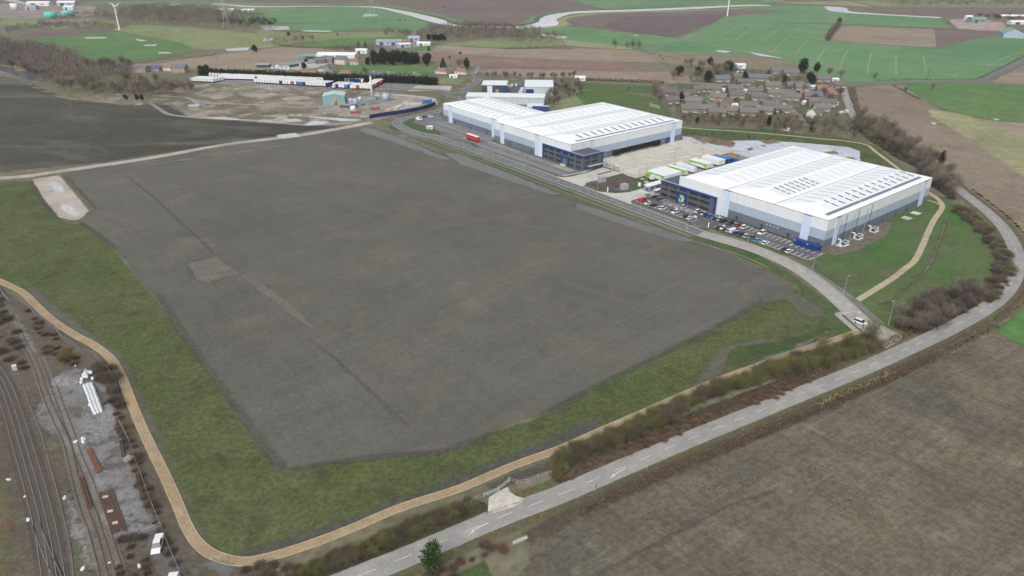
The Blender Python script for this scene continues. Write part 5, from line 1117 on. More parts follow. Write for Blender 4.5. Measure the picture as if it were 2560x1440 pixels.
bt = trailer_proto('trailer', M_tb, M_tb, 'navy trailer with a white roof behind the far store', (*G(1352, 277), .05), HA + .75); dup(tp, (*G(1338, 272), .05), HA + .75, 'white trailer parked behind the navy one at the far store')
# tractor units
def tractor(u, v, head, col, label):
    t = thing('lorry_cab', label, 'lorry', (*G(u, v), .09), head)
    mb = MB(); V = [(-.9, 1.0), (1.3, 1.0), (1.3, 2.3), (1.0, 3.4), (.1, 3.75), (-.9, 3.7)]; n = len(V)
    mb.add([(x, -1.22, z) for x, z in V] + [(x, 1.22, z) for x, z in V], [(i, (i + 1) % n, n + (i + 1) % n, n + i) for i in range(n)] + [tuple(range(n - 1, -1, -1)), tuple(range(n, 2 * n))]); mb.build('cab', col, t)
    mb = MB(); mb.add([(1.31, -1.05, 2.2), (1.31, 1.05, 2.2), (1.07, 1.0, 3.2), (1.07, -1.0, 3.2)], [(0, 1, 2, 3)]); mb.build('windscreen', M_cargl, t)
    mb = MB(); mb.box(-4.2, 1.0, -.45, .45, .7, .99); mb.build('chassis', M_dkgrey, t)
    for x in (.6, -2.6, -3.8):
        for s in (-1, 1): mb = MB(); mb.tube((x, s * 1.1 - .15, .5), (x, s * 1.1 + .15, .5), .5, n=8); mb.build('wheel', M_tyre, t)
tractor(1621, 449, HA + 2.8, paint('green', (.16, .42, .06)), 'green lorry cab in front of the lettered trailer'); tractor(1630, 452, HA + 2.9, PAINT['white'], 'white lorry cab beside the green one'); tractor(1765, 419, HA, PAINT['white'], 'white lorry cab coupled at the upper green trailer')
tractor(836, 221.5, -2.0, PAINT['white'], 'white lorry cab left of the blue trailers in the trailer park')
# storage trailers of the big park
def proto_at(m1, m2, lb, p, h, roofc=None, g='trailers of the trailer park'): return trailer_proto('trailer', m1, m2, lb, (*p, .05), h, roofc=roofc, group=g)
PT = {}
def yard(line, n, dr, seq, where, d2=None):
    (xa, ya), (xb, yb) = line; h = math.atan2(dr[1], dr[0])
    for i in range(n):
        f = i / max(1, n - 1); x = xa + (xb - xa) * f; y = ya + (yb - ya) * f; k = seq[i % len(seq)]; p = (x + dr[0] * 6.6, y + dr[1] * 6.6)
        m1, m2, rc, nm = {'w': (M_tw, M_tw, None, 'white'), 'b': (M_tb, M_tw, None, 'blue-sided'), 'B': (M_tb, M_tb, M_tw, 'blue-backed'), 's': (M_ts, M_ts, None, 'bright blue-backed'), 'n': (M_tn, M_tn, None, 'navy-backed'), 'r': (M_tr, M_tw, None, 'red-sided'), 'R': (M_tr, M_tr, None, 'red-backed')}[k]
        lb = nm + ' trailer in ' + where
        if k not in PT: PT[k] = proto_at(m1, m2, lb, p, h)
        else: dup(PT[k], (*p, .05), h, lb, 'trailers of the trailer park')
yard(((-249.5, 682.3), (-176.8, 660.9)), 25, (.42, .907), 'wwwwwwwwwnwwwRrssnwwwwwwb', 'the long front row of the trailer park')
yard(((-167.4, 656.8), (-154.8, 653.2)), 5, (.28, .96), 'Bnwws', 'the short row of five right of the gap')
yard(((-149.0, 650.0), (-137.4, 649.6)), 5, (-.02, 1), 'wwRww', 'the short row before the chimney')
yard(((-134.6, 648.6), (-131.6, 647.4)), 2, (.15, .989), 'wr', 'the red-sided stack right of the chimney')
yard(((-135.2, 663.3), (-129.3, 661.8)), 3, (.15, .989), 'wwr', 'the second rank of the red-sided stack')
yard(((-133.2, 677.8), (-127, 676.2)), 3, (.15, .989), 'wwr', 'the rear rank of the red-sided stack')
yard(((-162.5, 686.4), (-145.6, 682.2)), 6, (.39, .92), 'bwBBBr', 'the upper row between the blue group and the chimney')
yard((G(550, 199.5), G(806, 204.8)), 40, (.28, .96), 'wwwwwwwwwwwwwwBwwwwwwwwwwwwwwwwwwwwwwwwb', 'the long rear row of the trailer park')
yard((G(478, 205.5), G(530, 207.5)), 8, (.5, .86), 'w', 'the small left-hand group of the trailer park')
yard((G(526, 193), G(640, 196.5)), 16, (.28, .96), 'w', 'the rearmost left row of the trailer park')
# ------------------------------------------------------------------ site furniture
def column(u, v, h, arm, head, label, group='street lamps of the estate', world=None, name='street_lamp'):
    x, y = world or G(u, v); t = thing(name, label, 'street lamp', (x, y, 0), head, group)
    MB().tube((0, 0, 0), (0, 0, h), .11, .055, 6).build('pole', M_lgrey, t)
    MB().tube((0, 0, h - .05), (arm, 0, h + .15), .05, .04, 5).build('arm', M_lgrey, t)
    MB().box(arm - .1, arm + .7, -.16, .16, h + .08, h + .24).build('lamp_head', M_lgrey, t)
    return t
lp = column(1158.5, 375, 8.5, .9, HB, 'street lamp on the near verge, beside the red trailer')
names = [('1231.5,400.5', 'street lamp on the near verge before the far store offices, first of two'), ('1311.5,423', 'street lamp on the near verge left of the yard entrance'), ('1396.5,461.5', 'street lamp at the mouth of the concrete yard entrance'), ('1492.5,496', 'street lamp before the planting bed with the steel kiosks'), ('1600,533.5', 'street lamp before the red van'), ('1717,579', 'street lamp at the entrance beside the near car park'), ('1868,615.5', 'street lamp before the right half of the kerb row'), ('2030,678.5', 'street lamp below the corner of the near warehouse'), ('2107,742', 'street lamp between the road and the tan path'), ('1103,357', 'street lamp at the far left of the near verge'), ('1003,322', 'street lamp at the bend by the blue hoarding')]
for s_, lb in names: dup(lp, (*G(*map(float, s_.split(','))), 0), HB, lb, 'street lamps of the estate')
dup(lp, (*G(2220, 813), 0), math.pi + .4, 'tall street lamp at the end of the estate footway', 'street lamps of the estate', (1, 1, 1.15))
for i, (u, v) in enumerate(((1598, 444.5), (1614.5, 443.5), (1683, 420), (1753, 394.5), (1757, 392.5), (1511.5, 433), (1686, 417))):
    dup(lp, (*G(u, v), 0), HA + i, ['yard mast at the left corner of the concrete yard', 'yard mast just right of the yard corner mast', 'yard mast beside the lone white trailer', 'left mast of the pair near the top of the trailer yard', 'right mast of the pair near the top of the trailer yard', 'mast beside the yard gates', 'rear mast beside the lone white trailer'][i], 'masts of the concrete yard', (1, 1, 1.35))
def palisade(name, s, h, label, world=None, step=.55, mat=None, post=3.0, cat='fence'):
    pts = world or pxs(s); mat = mat or M_lgrey; _, d = arc(pts); t = thing(name, label, cat, (0, 0, 0)); mb = MB(); k = int(d[-1] / step)
    for i in range(k + 1):
        a = at_len(pts, d[-1] * i / max(1, k)); mb.box(a[0] - .03, a[0] + .03, a[1] - .03, a[1] + .03, .05, h)
    mb.build('pale', mat, t).__setitem__('kind', 'stuff')
    rl = MB()
    for z in (h * .2, h * .85):
        for i in range(len(pts) - 1):
            rl.tube((*pts[i], z), (*pts[i + 1], z), .035, n=4, cap=False)
    rl.build('rail', mat, t); return t
palisade('palisade_fence', None, 2.4, 'grey mesh fence between the concrete yard and the trailer yard', ABs((256, 289.5), (256, 377.8)), .9)
palisade('palisade_fence', None, 2.4, 'grey mesh fence along the pond side of both yards', ABs((296, 379), (236, 379)), .9)
palisade('palisade_fence', None, 2.4, 'grey mesh fence from the yard gates to the planting bed corner', ABs((268, 289.6), (257, 288.8)), .9)
M_fdk = pm('old_fence_steel', (.20, .21, .22), .7)
palisade('palisade_fence', '-5,722 25,758 50,756 65,762 90,790 140,825 155,848 185,866 205,884 235,890 270,927 292,960 300,1000', 2.2, 'bent grey fence beside the path, above the railway yard', step=.6, mat=M_fdk)
palisade('palisade_fence', '300,1060 325,1110 345,1170 362,1214 380,1263 404,1321 428,1384 455,1445', 2.2, 'grey fence between the railway yard and the lower path', step=.6, mat=M_fdk)
for i, (a, b) in enumerate(((282, 290.3), (275.5, 289.9))):
    t = thing('yard_gate', ['tall open mesh gate left of the traffic island', 'tall open mesh gate right of the traffic island'][i], 'gate', (*AB(a, b), 0), HA, 'gates of the concrete yard')
    g_ = MB(); [g_.box(x - .04, x + .04, -.04, .04, 0, 2.8) for x in np.linspace(0, 5, 11)]; g_.build('bars', M_dkgrey, t); g_ = MB(); g_.box(-.05, 5.05, -.05, .05, 2.75, 2.85); g_.box(-.05, 5.05, -.05, .05, .2, .3); g_.box(-.12, .12, -.12, .12, 0, 3.2); g_.build('gate_frame', M_dkgrey, t)
# kiosks, cabin, containers, signs, chillers
for i, (a, b) in enumerate(((264.3, 269.5), (247.2, 269.8))):
    t = thing('steel_kiosk', ['boxy grey steel kiosk on the left of the planting bed', 'boxy grey steel kiosk on the right of the planting bed, near the white sign'][i], 'kiosk', (*AB(a, b), .08), ROT, 'steel kiosks on the planting bed')
    m_ = MB(); m_.box(-1.9, 1.9, -1.5, 1.5, 0, 2.5); m_.build('housing', pm('kiosk_grey', (.42, .43, .45), .5), t); m_ = MB(); m_.prism([(-2, -1.6), (2, -1.6), (2, 1.6), (-2, 1.6)], 2.51, 2.75); m_.build('lid', M_lgrey, t); m_ = MB(); m_.box(-1.97, -1.905, -1.2, 1.2, .2, 2.3); m_.build('door', M_gut, t)
t = thing('portable_cabin', 'grey portable cabin with a white roof beside the near offices', 'cabin', (*AB(237, 276.4), .1), ROT)
m_ = MB(); m_.box(0, 13, -2.0, 2.0, .2, 3.0); m_.build('cabin_wall', pm('cabin_grey', (.20, .24, .30), .6), t); m_ = MB(); m_.box(-.1, 13.1, -2.1, 2.1, 3.002, 3.2); m_.build('roof', M_wht, t)
m_ = MB(); m_.box(-.06, .01, -1.2, -.1, .25, 2.3); m_.build('door', M_dkgrey, t); m_ = MB(); m_.box(-.06, .01, -1.4, .6, 2.4, 2.75); m_.build('sign_panel', M_wht, t)
for x in (2, 6, 7.6, 9.2, 10.8): m_ = MB(); m_.box(x, x + .9, -2.06, -1.99, 1.2, 2.2); m_.build('window', M_glass, t)
t = thing('cycle_shelter', 'long white-roofed canopy beside the near offices', 'shelter', (*AB(230.2, 275.3), .1), ROT)
m_ = MB(); m_.box(0, 12, -1.1, 1.1, 2.4, 2.5); m_.build('roof', M_wht, t); m_ = MB(); [m_.tube((x, 1, 0), (x, 1, 2.4), .05, n=4) for x in (0.2, 3, 6, 9, 11.8)]; m_.build('posts', M_lgrey, t); m_ = MB(); m_.box(0, 12, .9, .98, .1, 2.2); m_.build('back_panel', pm('shelter_panel', (.45, .55, .45), .3), t)
t = thing('cycle_shelter', 'white canopy on posts at the corner of the far store offices', 'shelter', (*AB(283.8, 277), .1), ROT)
m_ = MB(); m_.box(0, 12, -1.0, .9, 2.5, 2.6); m_.build('roof', M_trim, t); m_ = MB(); [m_.tube((x, -.8, 0), (x, -.8, 2.5), .05, n=4) for x in (0.2, 3, 6, 9, 11.8)]; m_.build('posts', M_lgrey, t)
for i, (a, lb) in enumerate(((143.5, 'dark blue shipping container under the pale wall panel'), (137.4, 'dark blue shipping container nearest to the corner of the near warehouse'))):
    t = thing('shipping_container', lb, 'container', (*AB(a, 274.4), .08), HA, 'blue containers in the car park')
    m_ = MB(); m_.box(-3.0, 3.0, -1.2, 1.2, .1, 2.6)
    [m_.box(x, x + .14, -1.25, -1.203, .2, 2.5) for x in np.arange(-2.8, 2.8, .3)]; m_.build('container_body', pm('container_blue', (.012, .04, .20), .5), t); m_ = MB(); m_.box(3.003, 3.05, -1.1, 1.1, .15, 2.5); m_.build('door', M_tn, t); m_ = MB(); m_.box(-2.7, -1.9, -1.28, -1.255, 1.9, 2.25); m_.build('label_plate', M_wht, t)
for (a, b, lb) in ((248.3, 354.2, 'blue container left of its neighbour in the trailer yard'), (247.5, 357.4, 'blue container beside the tarpaulin stacks'), (241.5, 360.5, 'blue container half hidden by the near warehouse roof')):
    t = thing('shipping_container', lb, 'container', (*AB(a, b), .1), HA, 'blue containers in the trailer yard'); m_ = MB(); m_.box(-6, 6, -1.25, 1.25, .1, 2.8); m_.build('container_body', pm('container_mid_blue', (.02, .10, .26), .5), t); m_ = MB(); m_.box(6.002, 6.05, -1.1, 1.1, .2, 2.7); m_.build('door', M_tn, t); m_ = MB(); m_.box(-5.9, 5.9, -1.2, 1.2, 2.802, 2.84); m_.build('roof', M_ts, t)
t = thing('waste_skip', 'orange-yellow waste skip at the pond end of the trailer yard', 'skip', (*AB(248.5, 369.5), .1), HA)
m_ = MB(); m_.add([(-2.8, -1.1, .1), (2.8, -1.1, .1), (2.8, 1.1, .1), (-2.8, 1.1, .1), (-3.2, -1.2, 2.3), (3.2, -1.2, 2.3), (3.2, 1.2, 2.3), (-3.2, 1.2, 2.3)], [(3, 2, 1, 0), (0, 1, 5, 4), (1, 2, 6, 5), (2, 3, 7, 6), (3, 0, 4, 7)]); m_.build('skip_body', pm('skip_orange', (.50, .24, .03), .6), t); m_ = MB(); m_.box(-3.1, 3.1, -1.1, 1.1, 1.7, 1.75); m_.build('load', M_dkgrey, t)
for k, (a, b, c, lb) in enumerate(((246.5, 363.5, M_wht, 'white sheeting bundle between the skip and the blue containers'), (243.5, 366.5, pm('pallet_brown', (.22, .14, .09), .9), 'brown pallet stack beside the skip'), (250, 364, M_wht, 'long white pipe bundle left of the sheeting'))):
    t = thing('material_stack', lb, 'stack', (*AB(a, b), .1), HA + .3 * k); m_ = MB(); [m_.box(-2.5, 2.5, y, y + .5, .0, .45 + .1 * k) for y in (-1.2, -.6, 0, .6)]; m_.build('stack', c, t); m_ = MB(); m_.box(-1.8, 1.8, -1.1, 1.0, .70, .9); m_.build('top_layer', c, t)
t = thing('tracked_digger', 'small yellow digger beside the lettered trailer', 'digger', (*G(1610, 452), .1), .6)
m_ = MB(); m_.box(-.9, .9, -.6, .6, .5, 1.1); m_.build('body', pm('digger_yellow', (.55, .33, .03), .5), t); m_ = MB(); m_.box(-.2, .6, -.5, .5, 1.1, 1.9); m_.build('cab', M_dkgrey, t); m_ = MB(); m_.box(-1, 1, -.8, -.45, 0, .45); m_.box(-1, 1, .45, .8, 0, .45); m_.build('track', M_black, t); m_ = MB(); m_.tube((.9, 0, 1), (1.9, 0, 1.9), .12); m_.tube((1.9, 0, 1.9), (2.6, 0, .6), .1); m_.build('arm', MC['digger_yellow'], t)
t = thing('storage_box', 'yellow storage box by the entrance of the far store offices', 'box', (*AB(300, 271.6), .1), HA); m_ = MB(); m_.box(-2, 2, -.5, .5, 0, 1.1); m_.build('box', pm('box_yellow', (.62, .42, .12), .6), t); m_ = MB(); m_.box(-2.05, 2.05, -.55, .55, 1.102, 1.18); m_.build('lid', M_clw, t)
def sign(u, v, h, w, ph, mat, lb, head, world=None, pc=None):
    x, y = world or G(u, v); t = thing('sign', lb, 'sign', (x, y, 0), head); MB().tube((0, -w * .3, 0), (0, -w * .3, h), .05, n=5).tube((0, w * .3, 0), (0, w * .3, h), .05, n=5).build('posts', M_lgrey, t)
    MB().box(-.10, -.055, -w / 2, w / 2, h - ph, h).build('sign_panel', mat, t); return t
sign(1598, 470, 3.2, 1.9, 2.2, M_wht, 'white board sign at the right tip of the planting bed', ROT); sign(1519, 482, 3.2, .7, 2.8, M_wht, 'tall slim white sign at the road edge of the planting bed', ROT)
sign(1738, 551, 2.4, 1.8, .9, M_wht, 'white board on two posts at the near car park entrance', ROT); sign(1770.5, 570, 2.8, .6, 2.6, M_wht, 'slim pale sign on the verge right of the car park entrance', ROT)
sign(1489.5, 1229, 2.6, .8, 1.2, pm('sign_blue', (.10, .22, .42), .5), 'blue and white road sign beside the lane, right of the field gate', -.4); sign(1617, 1176, 1.6, .6, .5, M_wht, 'small white road sign farther along the lane', -.4)
for i, b in enumerate((290.8, 303.2, 317.6)):
    t = thing('chiller_unit', ['white chiller unit nearest to the corner of the near warehouse', 'middle one of the three white chiller units', 'white chiller unit farthest from the warehouse corner'][i], 'chiller', (*AB(131.5, b - .6), .06), ROT, 'chiller units beside the near warehouse', .82)
    MB().box(-2.4, 2.4, -1.5, 1.5, 0, .18).build('base', M_clw, t); MB().box(-1.9, 1.9, -1.1, 1.1, .5, 1.9).build('core', M_dkgrey, t)
    f = MB(); [f.box(x - .08, x + .08, y - .08, y + .08, .18, 2.1) for x in (-2, -.7, .7, 2) for y in (-1.2, 1.2)]; f.box(-2.1, 2.1, -1.3, -1.1, 2.1, 2.3); f.box(-2.1, 2.1, 1.1, 1.3, 2.1, 2.3); f.box(-2.1, -1.9, -1.1, 1.1, 2.1, 2.3); f.box(1.9, 2.1, -1.1, 1.1, 2.1, 2.3); f.box(-2.1, 2.1, -1.3, -1.12, .4, .6); f.build('housing_frame', M_wht, t)
    d = MB(); d.tube((-2.3, 1.6, 0), (-2.3, 1.6, 3.4), .35, n=6); d.tube((-2.3, 1.6, 3.2), (-2.3, 3.2, 3.2), .35, n=6); d.build('duct', M_clw, t)
# blue hoarding of the demolition site
hp = smooth(pxs('924,297 960,291 1010,284 1050,276 1075,269 1089,262'), 4); t = thing('site_hoarding', 'long navy blue hoarding round the bend of the estate road', 'hoarding', (0, 0, 0)); L_, R_ = offs(hp, .05), offs(hp, -.05); n_ = len(L_)
V = [(*p, 0) for p in L_] + [(*p, 3.1) for p in L_] + [(*p, 0) for p in R_] + [(*p, 3.1) for p in R_]
mesh('panel', V, [(i, i + 1, n_ + i + 1, n_ + i) for i in range(n_ - 1)] + [(2 * n_ + i + 1, 2 * n_ + i, 3 * n_ + i, 3 * n_ + i + 1) for i in range(n_ - 1)] + [(n_ + i, n_ + i + 1, 3 * n_ + i + 1, 3 * n_ + i) for i in range(n_ - 1)], pm('hoarding_navy', (.012, .02, .12), .5), t)
m_ = MB(); [m_.tube((*at_len(hp, s), 0), (*at_len(hp, s), 3.3), .09, n=5) for s in np.arange(0, arc(hp)[1][-1], 6)]; m_.build('posts', M_tn, t)
# ------------------------------------------------------------------ lane gate and railway yard
gp = pxs('1210,1243 1246,1228 1273,1205'); t = thing('timber_field_gate', 'weathered grey timber gate across the concrete apron by the lane', 'gate', (0, 0, 0)); M_tim = pm('weathered_timber', (.36, .37, .35), .9, vary=.2, vs=3)
for k in range(2):
    a, b = np.array(gp[k]), np.array(gp[k + 1]); m_ = MB(); [m_.tube((*a, z), (*b, z), .08, n=4) for z in (.35, .65, .95, 1.25)]; m_.build('gate_leaf', M_tim, t)
m_ = MB(); [m_.box(p[0] - .13, p[0] + .13, p[1] - .13, p[1] + .13, 0, 1.6) for p in gp]; m_.build('gate_post', M_tim, t)
def railfence(s, lb):
    p = pxs(s); t = thing('rail_fence', lb, 'fence', (0, 0, 0)); m_ = MB()
    for i in range(len(p) - 1): m_.tube((*p[i], 1.2), (*p[i + 1], 1.2), .05, n=4); m_.tube((*p[i], .5), (*p[i + 1], .5), .05, n=4)
    m_.build('rail', M_tim, t); m_ = MB(); [m_.box(q[0] - .08, q[0] + .08, q[1] - .08, q[1] + .08, 0, 1.3) for q in p]; m_.build('posts', M_tim, t)
railfence('1274,1203 1293,1210 1320,1208 1345,1196 1378,1187', 'timber rail fence running right from the field gate'); railfence('1210,1243 1190,1250 1178,1262', 'short timber rail fence left of the field gate')
pl = G(1300, 1352); t = thing('concrete_beam', 'pale concrete headwall beam by the ditch below the lane', 'beam', (*pl, 0), .5); MB().box(-1.8, 1.8, -.2, .2, 0, .6).build('beam', M_conc2, t); MB().box(-1.9, 1.9, -.3, -.205, .0, .35).build('footing', M_kerb, t)
M_rail = pm('rail_steel', (.29, .255, .225), .45, metal=.3, vary=.15, vs=1); M_slp = pm('sleeper', (.115, .10, .09), .9, vary=.2, vs=2); M_rust = pm('rusty_steel', (.13, .075, .055), .85, vary=.3, vs=2); M_orust = pm('bright_rust', (.22, .10, .05), .85, vary=.3, vs=2)
def track(s, lb, rm=None, sm=M_slp, bal=True, world=None, z0=.22):
    p = smooth(world or pxs(s), 6)
    if bal: patch('ballast', outline(p, 3.4), M_ballast, 3, res=170)
    t = thing('railway_track', lb, 'railway track', (0, 0, 0)); z = z0
    for o in (-.7175, .7175):
        q = offs(p, o); m_ = MB(); n = len(q); Lq, Rq = offs(q, .07), offs(q, -.07)
        m_.add([(*a, z) for a in Lq] + [(*a, z) for a in Rq] + [(*a, z - .14) for a in Lq] + [(*a, z - .14) for a in Rq], [(n + i, n + i + 1, i + 1, i) for i in range(n - 1)] + [(i, i + 1, 2 * n + i + 1, 2 * n + i) for i in range(n - 1)] + [(3 * n + i, 3 * n + i + 1, n + i + 1, n + i) for i in range(n - 1)]); m_.build('rail', rm or M_rail, t)
    m_ = MB(); _, d = arc(p); k = int(d[-1] / .68)
    for i in range(k):
        s_ = i * .68; a, b = at_len(p, s_), at_len(p, s_ + .3); tt = (b - a) / (np.linalg.norm(b - a) + 1e-9); nn = np.array([-tt[1], tt[0]]) * 1.28; tt = tt * .12; zz = z - .14
        m_.add([(*(a - tt - nn), zz), (*(a + tt - nn), zz), (*(a + tt + nn), zz), (*(a - tt + nn), zz)], [(0, 1, 2, 3)])
    m_.build('sleepers', sm, t).__setitem__('kind', 'stuff')
track('-60,860 0,928 36,1000 79,1131 109,1232 134,1336 152,1440 158,1500', 'right-hand running line of the railway')
track('-60,860 -25,925 6,1000 45,1131 73,1232 98,1336 114,1440 120,1500', 'left-hand running line of the railway')
track('92,1310 102,1345 122,1395 142,1440 160,1490', 'crossover track joining the two running lines', bal=False)
track('18,765 48,832 67,869 89,913 115,991 140,1050 168,1110 189,1199 211,1275 229,1321 254,1410 263,1450', 'disused pale siding nearest to the running lines', rm=M_rust, sm=pm('pale_sleeper', (.24, .235, .22), .9, vary=.25, vs=2), bal=False, z0=.26)
track('107,893 124,935 150,1010 175,1075 199,1147 220,1195 241,1254 254,1290 272,1345 284,1382 306,1450', 'disused siding beside the gravel yard', rm=M_rust, bal=False, z0=.26, sm=MC['pale_sleeper'])
ribbon('cable_trough', smooth(pxs('45,930 58,965 72,1009 101,1079 125,1165 147,1244 162,1305 177,1376 185,1450'), 4), .3, gm('trough_concrete', c_(112, 110, 106), c_(100, 98, 94), None, .2, .8, 2, .15), 5, th=.12)
def near(s, w_, name, lb, cat, m, z=.5, n=3, gap=.15, part='rail_length'):
    a, b = pxs(s); a, b = np.array(a), np.array(b); t = thing(name, lb, cat, (0, 0, 0)); d = (b - a) / np.linalg.norm(b - a); nn = np.array([-d[1], d[0]])
    for i in range(n):
        o = (i - (n - 1) / 2) * w_ / n; m_ = MB(); e = R.uniform(-.3, .3); m_.tube((*(a + nn * o + d * e), z * R.uniform(.6, 1) + .05), (*(b + nn * o + d * e), z * .8 + .05), w_ / n * .36, n=4); m_.build(part, m, t)
    return t
near('222,1124 249,1184', 1.5, 'rail_stack', 'bright orange rusted rails lying beside the white bags', 'rail stack', M_orust, n=4)
near('204,1196 228,1272', 1.0, 'rail_stack', 'thin bundle of red-rusted rails between the two sidings', 'rail stack', M_rust, n=2)
near('258,1231 293,1333', 2.2, 'rail_stack', 'wide dark red rail stack under three pale bearers', 'rail stack', M_rust, n=6); near('277,1228 313,1330', 1.0, 'rail_stack', 'narrow dark red rail stack right of the one with pale bearers', 'rail stack', M_rust, n=3)
near('302,1100 309,1143', 1.0, 'rail_stack', 'dark rails leaning by the fence above the pallets', 'rail stack', M_rust, n=2); near('342,1185 354,1238', .9, 'rail_stack', 'short rusty bundle against the lower fence', 'rail stack', M_rust, n=2)
for i, (u, v) in enumerate(((265.5, 1247), (277.5, 1283), (290, 1312))):
    t = thing('concrete_bearer', ['top pale bearer on the wide rail stack', 'middle pale bearer on the wide rail stack', 'bottom pale bearer on the wide rail stack'][i], 'bearer', (*G(u, v), .55), .25); MB().box(-.62, .62, -.3, .3, .0, .3).build('slab', M_conc2, t); MB().box(-.5, .5, -.1, .1, .302, .33).build('rib', M_kerb, t)
M_bag = pm('bag_fabric', (.82, .84, .86), .8, vary=.1, vs=1.5)
bgm = MB(); bgm.prism([(-.40, -.28), (-.28, -.40), (.28, -.40), (.40, -.28), (.40, .28), (.28, .40), (-.28, .40), (-.40, .28)], 0, .72); bgm.lathe((0, 0, .72), [(.40, 0), (.34, .1), (.18, .13)], 8)
t0 = thing('bulk_bag', 'x', 'bag', (0, 0, 0), 0, 'white bulk bags in the railway yard'); bgm.build('sack', M_bag, t0); lpm = MB(); [lpm.tube((x, -.3, .8), (x, .3, .8), .05, n=4) for x in (-.3, .3)]; lpm.box(-.16, .16, -.16, .16, .852, .90, 0); lpm.build('lifting_loops', M_gut, t0)
first = True; a, b = np.array(G(221, 964)), np.array(G(247, 1034)); d = (b - a) / np.linalg.norm(b - a); nn = np.array([-d[1], d[0]]); Lb = np.linalg.norm(b - a)
def bag(x, y, lb, z=.02):
    global first
    if first: t0.location = (x, y, z); t0['label'] = lb; first = False
    else: dup(t0, (x, y, z), R.uniform(-.3, .3), lb, 'white bulk bags in the railway yard')
for i in range(int(Lb / .85) + 1):
    for j in range(3): p = a + d * i * .85 + nn * (j - 1) * .86; bag(*(p + [R.uniform(-.06, .06), R.uniform(-.06, .06)]), 'white bulk bag in the neat triple row of the railway yard', R.uniform(0, .1))
for i in range(16): p = G(217 + R.gauss(0, 7), 943 + R.gauss(0, 5)); bag(*p, 'white bulk bag in the tumbled heap above the neat rows', R.uniform(0, .5))
for (u, v) in ((208.5, 1099), (212.5, 1102), (210, 1106)): bag(*G(u, v), 'white bulk bag of the small separate group above the orange rails')
bag(*G(226, 1014), 'single white bulk bag left of the neat rows')
t = thing('gravel_heap', 'low grey heap of crushed stone at the top of the railway yard', 'heap', (*G(172, 948), 0)); Vh = []; nq = 20
hm_ = MB(); Vv = [(0, 0, 1.6)] + [(r * math.cos(q * 6.283 / nq) * (1 + .1 * math.sin(q * 2.1)), r * .8 * math.sin(q * 6.283 / nq), z) for r, z in ((1.5, 1.45), (3, .9), (4.6, .25), (5.2, .0)) for q in range(nq)]
hm_.add(Vv, [(0, 1 + q, 1 + (q + 1) % nq) for q in range(nq)] + [(1 + k * nq + q, 1 + (k + 1) * nq + q, 1 + (k + 1) * nq + (q + 1) % nq, 1 + k * nq + (q + 1) % nq) for k in range(3) for q in range(nq)]); hm_.build('heap', gm('heap_stone', c_(120, 120, 122), c_(108, 106, 106), c_(150, 144, 142), .3, .8, 3, .2), t, True)
for i, (u, v, lb) in enumerate(((324, 1150, 'grey timber pallet stack by the yard fence'), (258, 1008, 'dark sleeper stack right of the white bags'))):
    t = thing('pallet_stack', lb, 'pallet stack', (*G(u, v), 0), -.2); m_ = MB(); [m_.box(-1.1, 1.1, y, y + .14, z, z + .06) for z in (.15, .45, .75) for y in np.arange(-.9, .9, .28)]; m_.build('boards', M_tim if i == 0 else pm('dark_timber', (.10, .09, .08), .9), t); m_ = MB(); [m_.box(x, x + .12, -.9, .9, z, z + .09) for z in (.04, .34, .64) for x in (-1, 0, .9)]; m_.build('bearers', M_tim, t)
t = thing('relay_cabinet', 'white lineside cabinet left of the sidings', 'cabinet', (*G(39, 925), 0), .4); MB().box(-.6, .6, -.4, .4, .1, 1.7).build('cabinet', M_wht, t); MB().box(-.65, .65, -.45, .45, 1.702, 1.8).build('lid', M_clw, t); MB().box(-.5, .5, -.43, -.405, .2, 1.6).build('door', M_clm, t)
# yard gate
t = thing('yard_gate', 'grey double mesh gate in front of the white pickup', 'gate', (0, 0, 0)); gq = pxs('361,1342 383,1333 406,1321')
for k in range(2):
    m_ = MB(); a, b = np.array(gq[k]), np.array(gq[k + 1]); [m_.tube((*(a + (b - a) * f), .1), (*(a + (b - a) * f), 2.1), .03, n=4) for f in np.linspace(0, 1, 9)]; [m_.tube((*a, z), (*b, z), .04, n=4) for z in (.15, 1.1, 2.05)]; m_.build('gate_leaf', M_lgrey, t)
for (u, v, lb) in ((162, 1246, 'white scrap sheet beside the cable trough'), (71, 1301, 'white debris beside the left running line'), (207, 1424, 'white rubbish sack near the bottom of the sidings'), (349, 1417, 'white rubbish heap left of the access track'), (188, 1106, 'small white sack by the pale siding'), (23, 1200, 'small white block left of the running lines')):
    t = thing('debris', lb, 'debris', (*G(u, v), 0), R.uniform(0, 3)); MB().box(-.4, .4, -.3, .3, 0, .25).build('sheet', M_wht, t); MB().box(-.1, .6, -.1, .35, .252, .4).build('fold', M_clw, t)
# brush along the railway
belt(['shrubD', 'shrubM'], spread_in(pxs('-40,700 10,722 24,780 60,860 80,920 50,930 20,900 -40,840'), 26, 2.6), (1.8, 3.2), 'dark leafless bush between the running lines and the first siding', 'bushes left of the sidings', 1.5)
belt(['shrubD', 'shrubR'], spread_in(pxs('70,775 130,830 180,880 215,905 200,930 150,900 110,880 90,830'), 16, 2.6), (1.2, 2.4), 'bramble bush between the siding and the bent fence', 'bramble bushes by the bent fence', 1.6)
plant('shrub', G(172, 900), 3.8, 'large round green-brown bush above the stone heap', wd=1.7); plant('shrub', G(160, 895), 3.2, 'round olive bush beside the largest one above the stone heap', wd=1.5)
belt(['mauve', 'shrubM', 'shrubD'], spread_in(pxs('245,915 280,925 300,975 302,1020 275,1015 262,965'), 12, 2.2), (3, 5), 'twiggy bare bush right of the white bags', 'twiggy growth right of the white bags', 1.2)
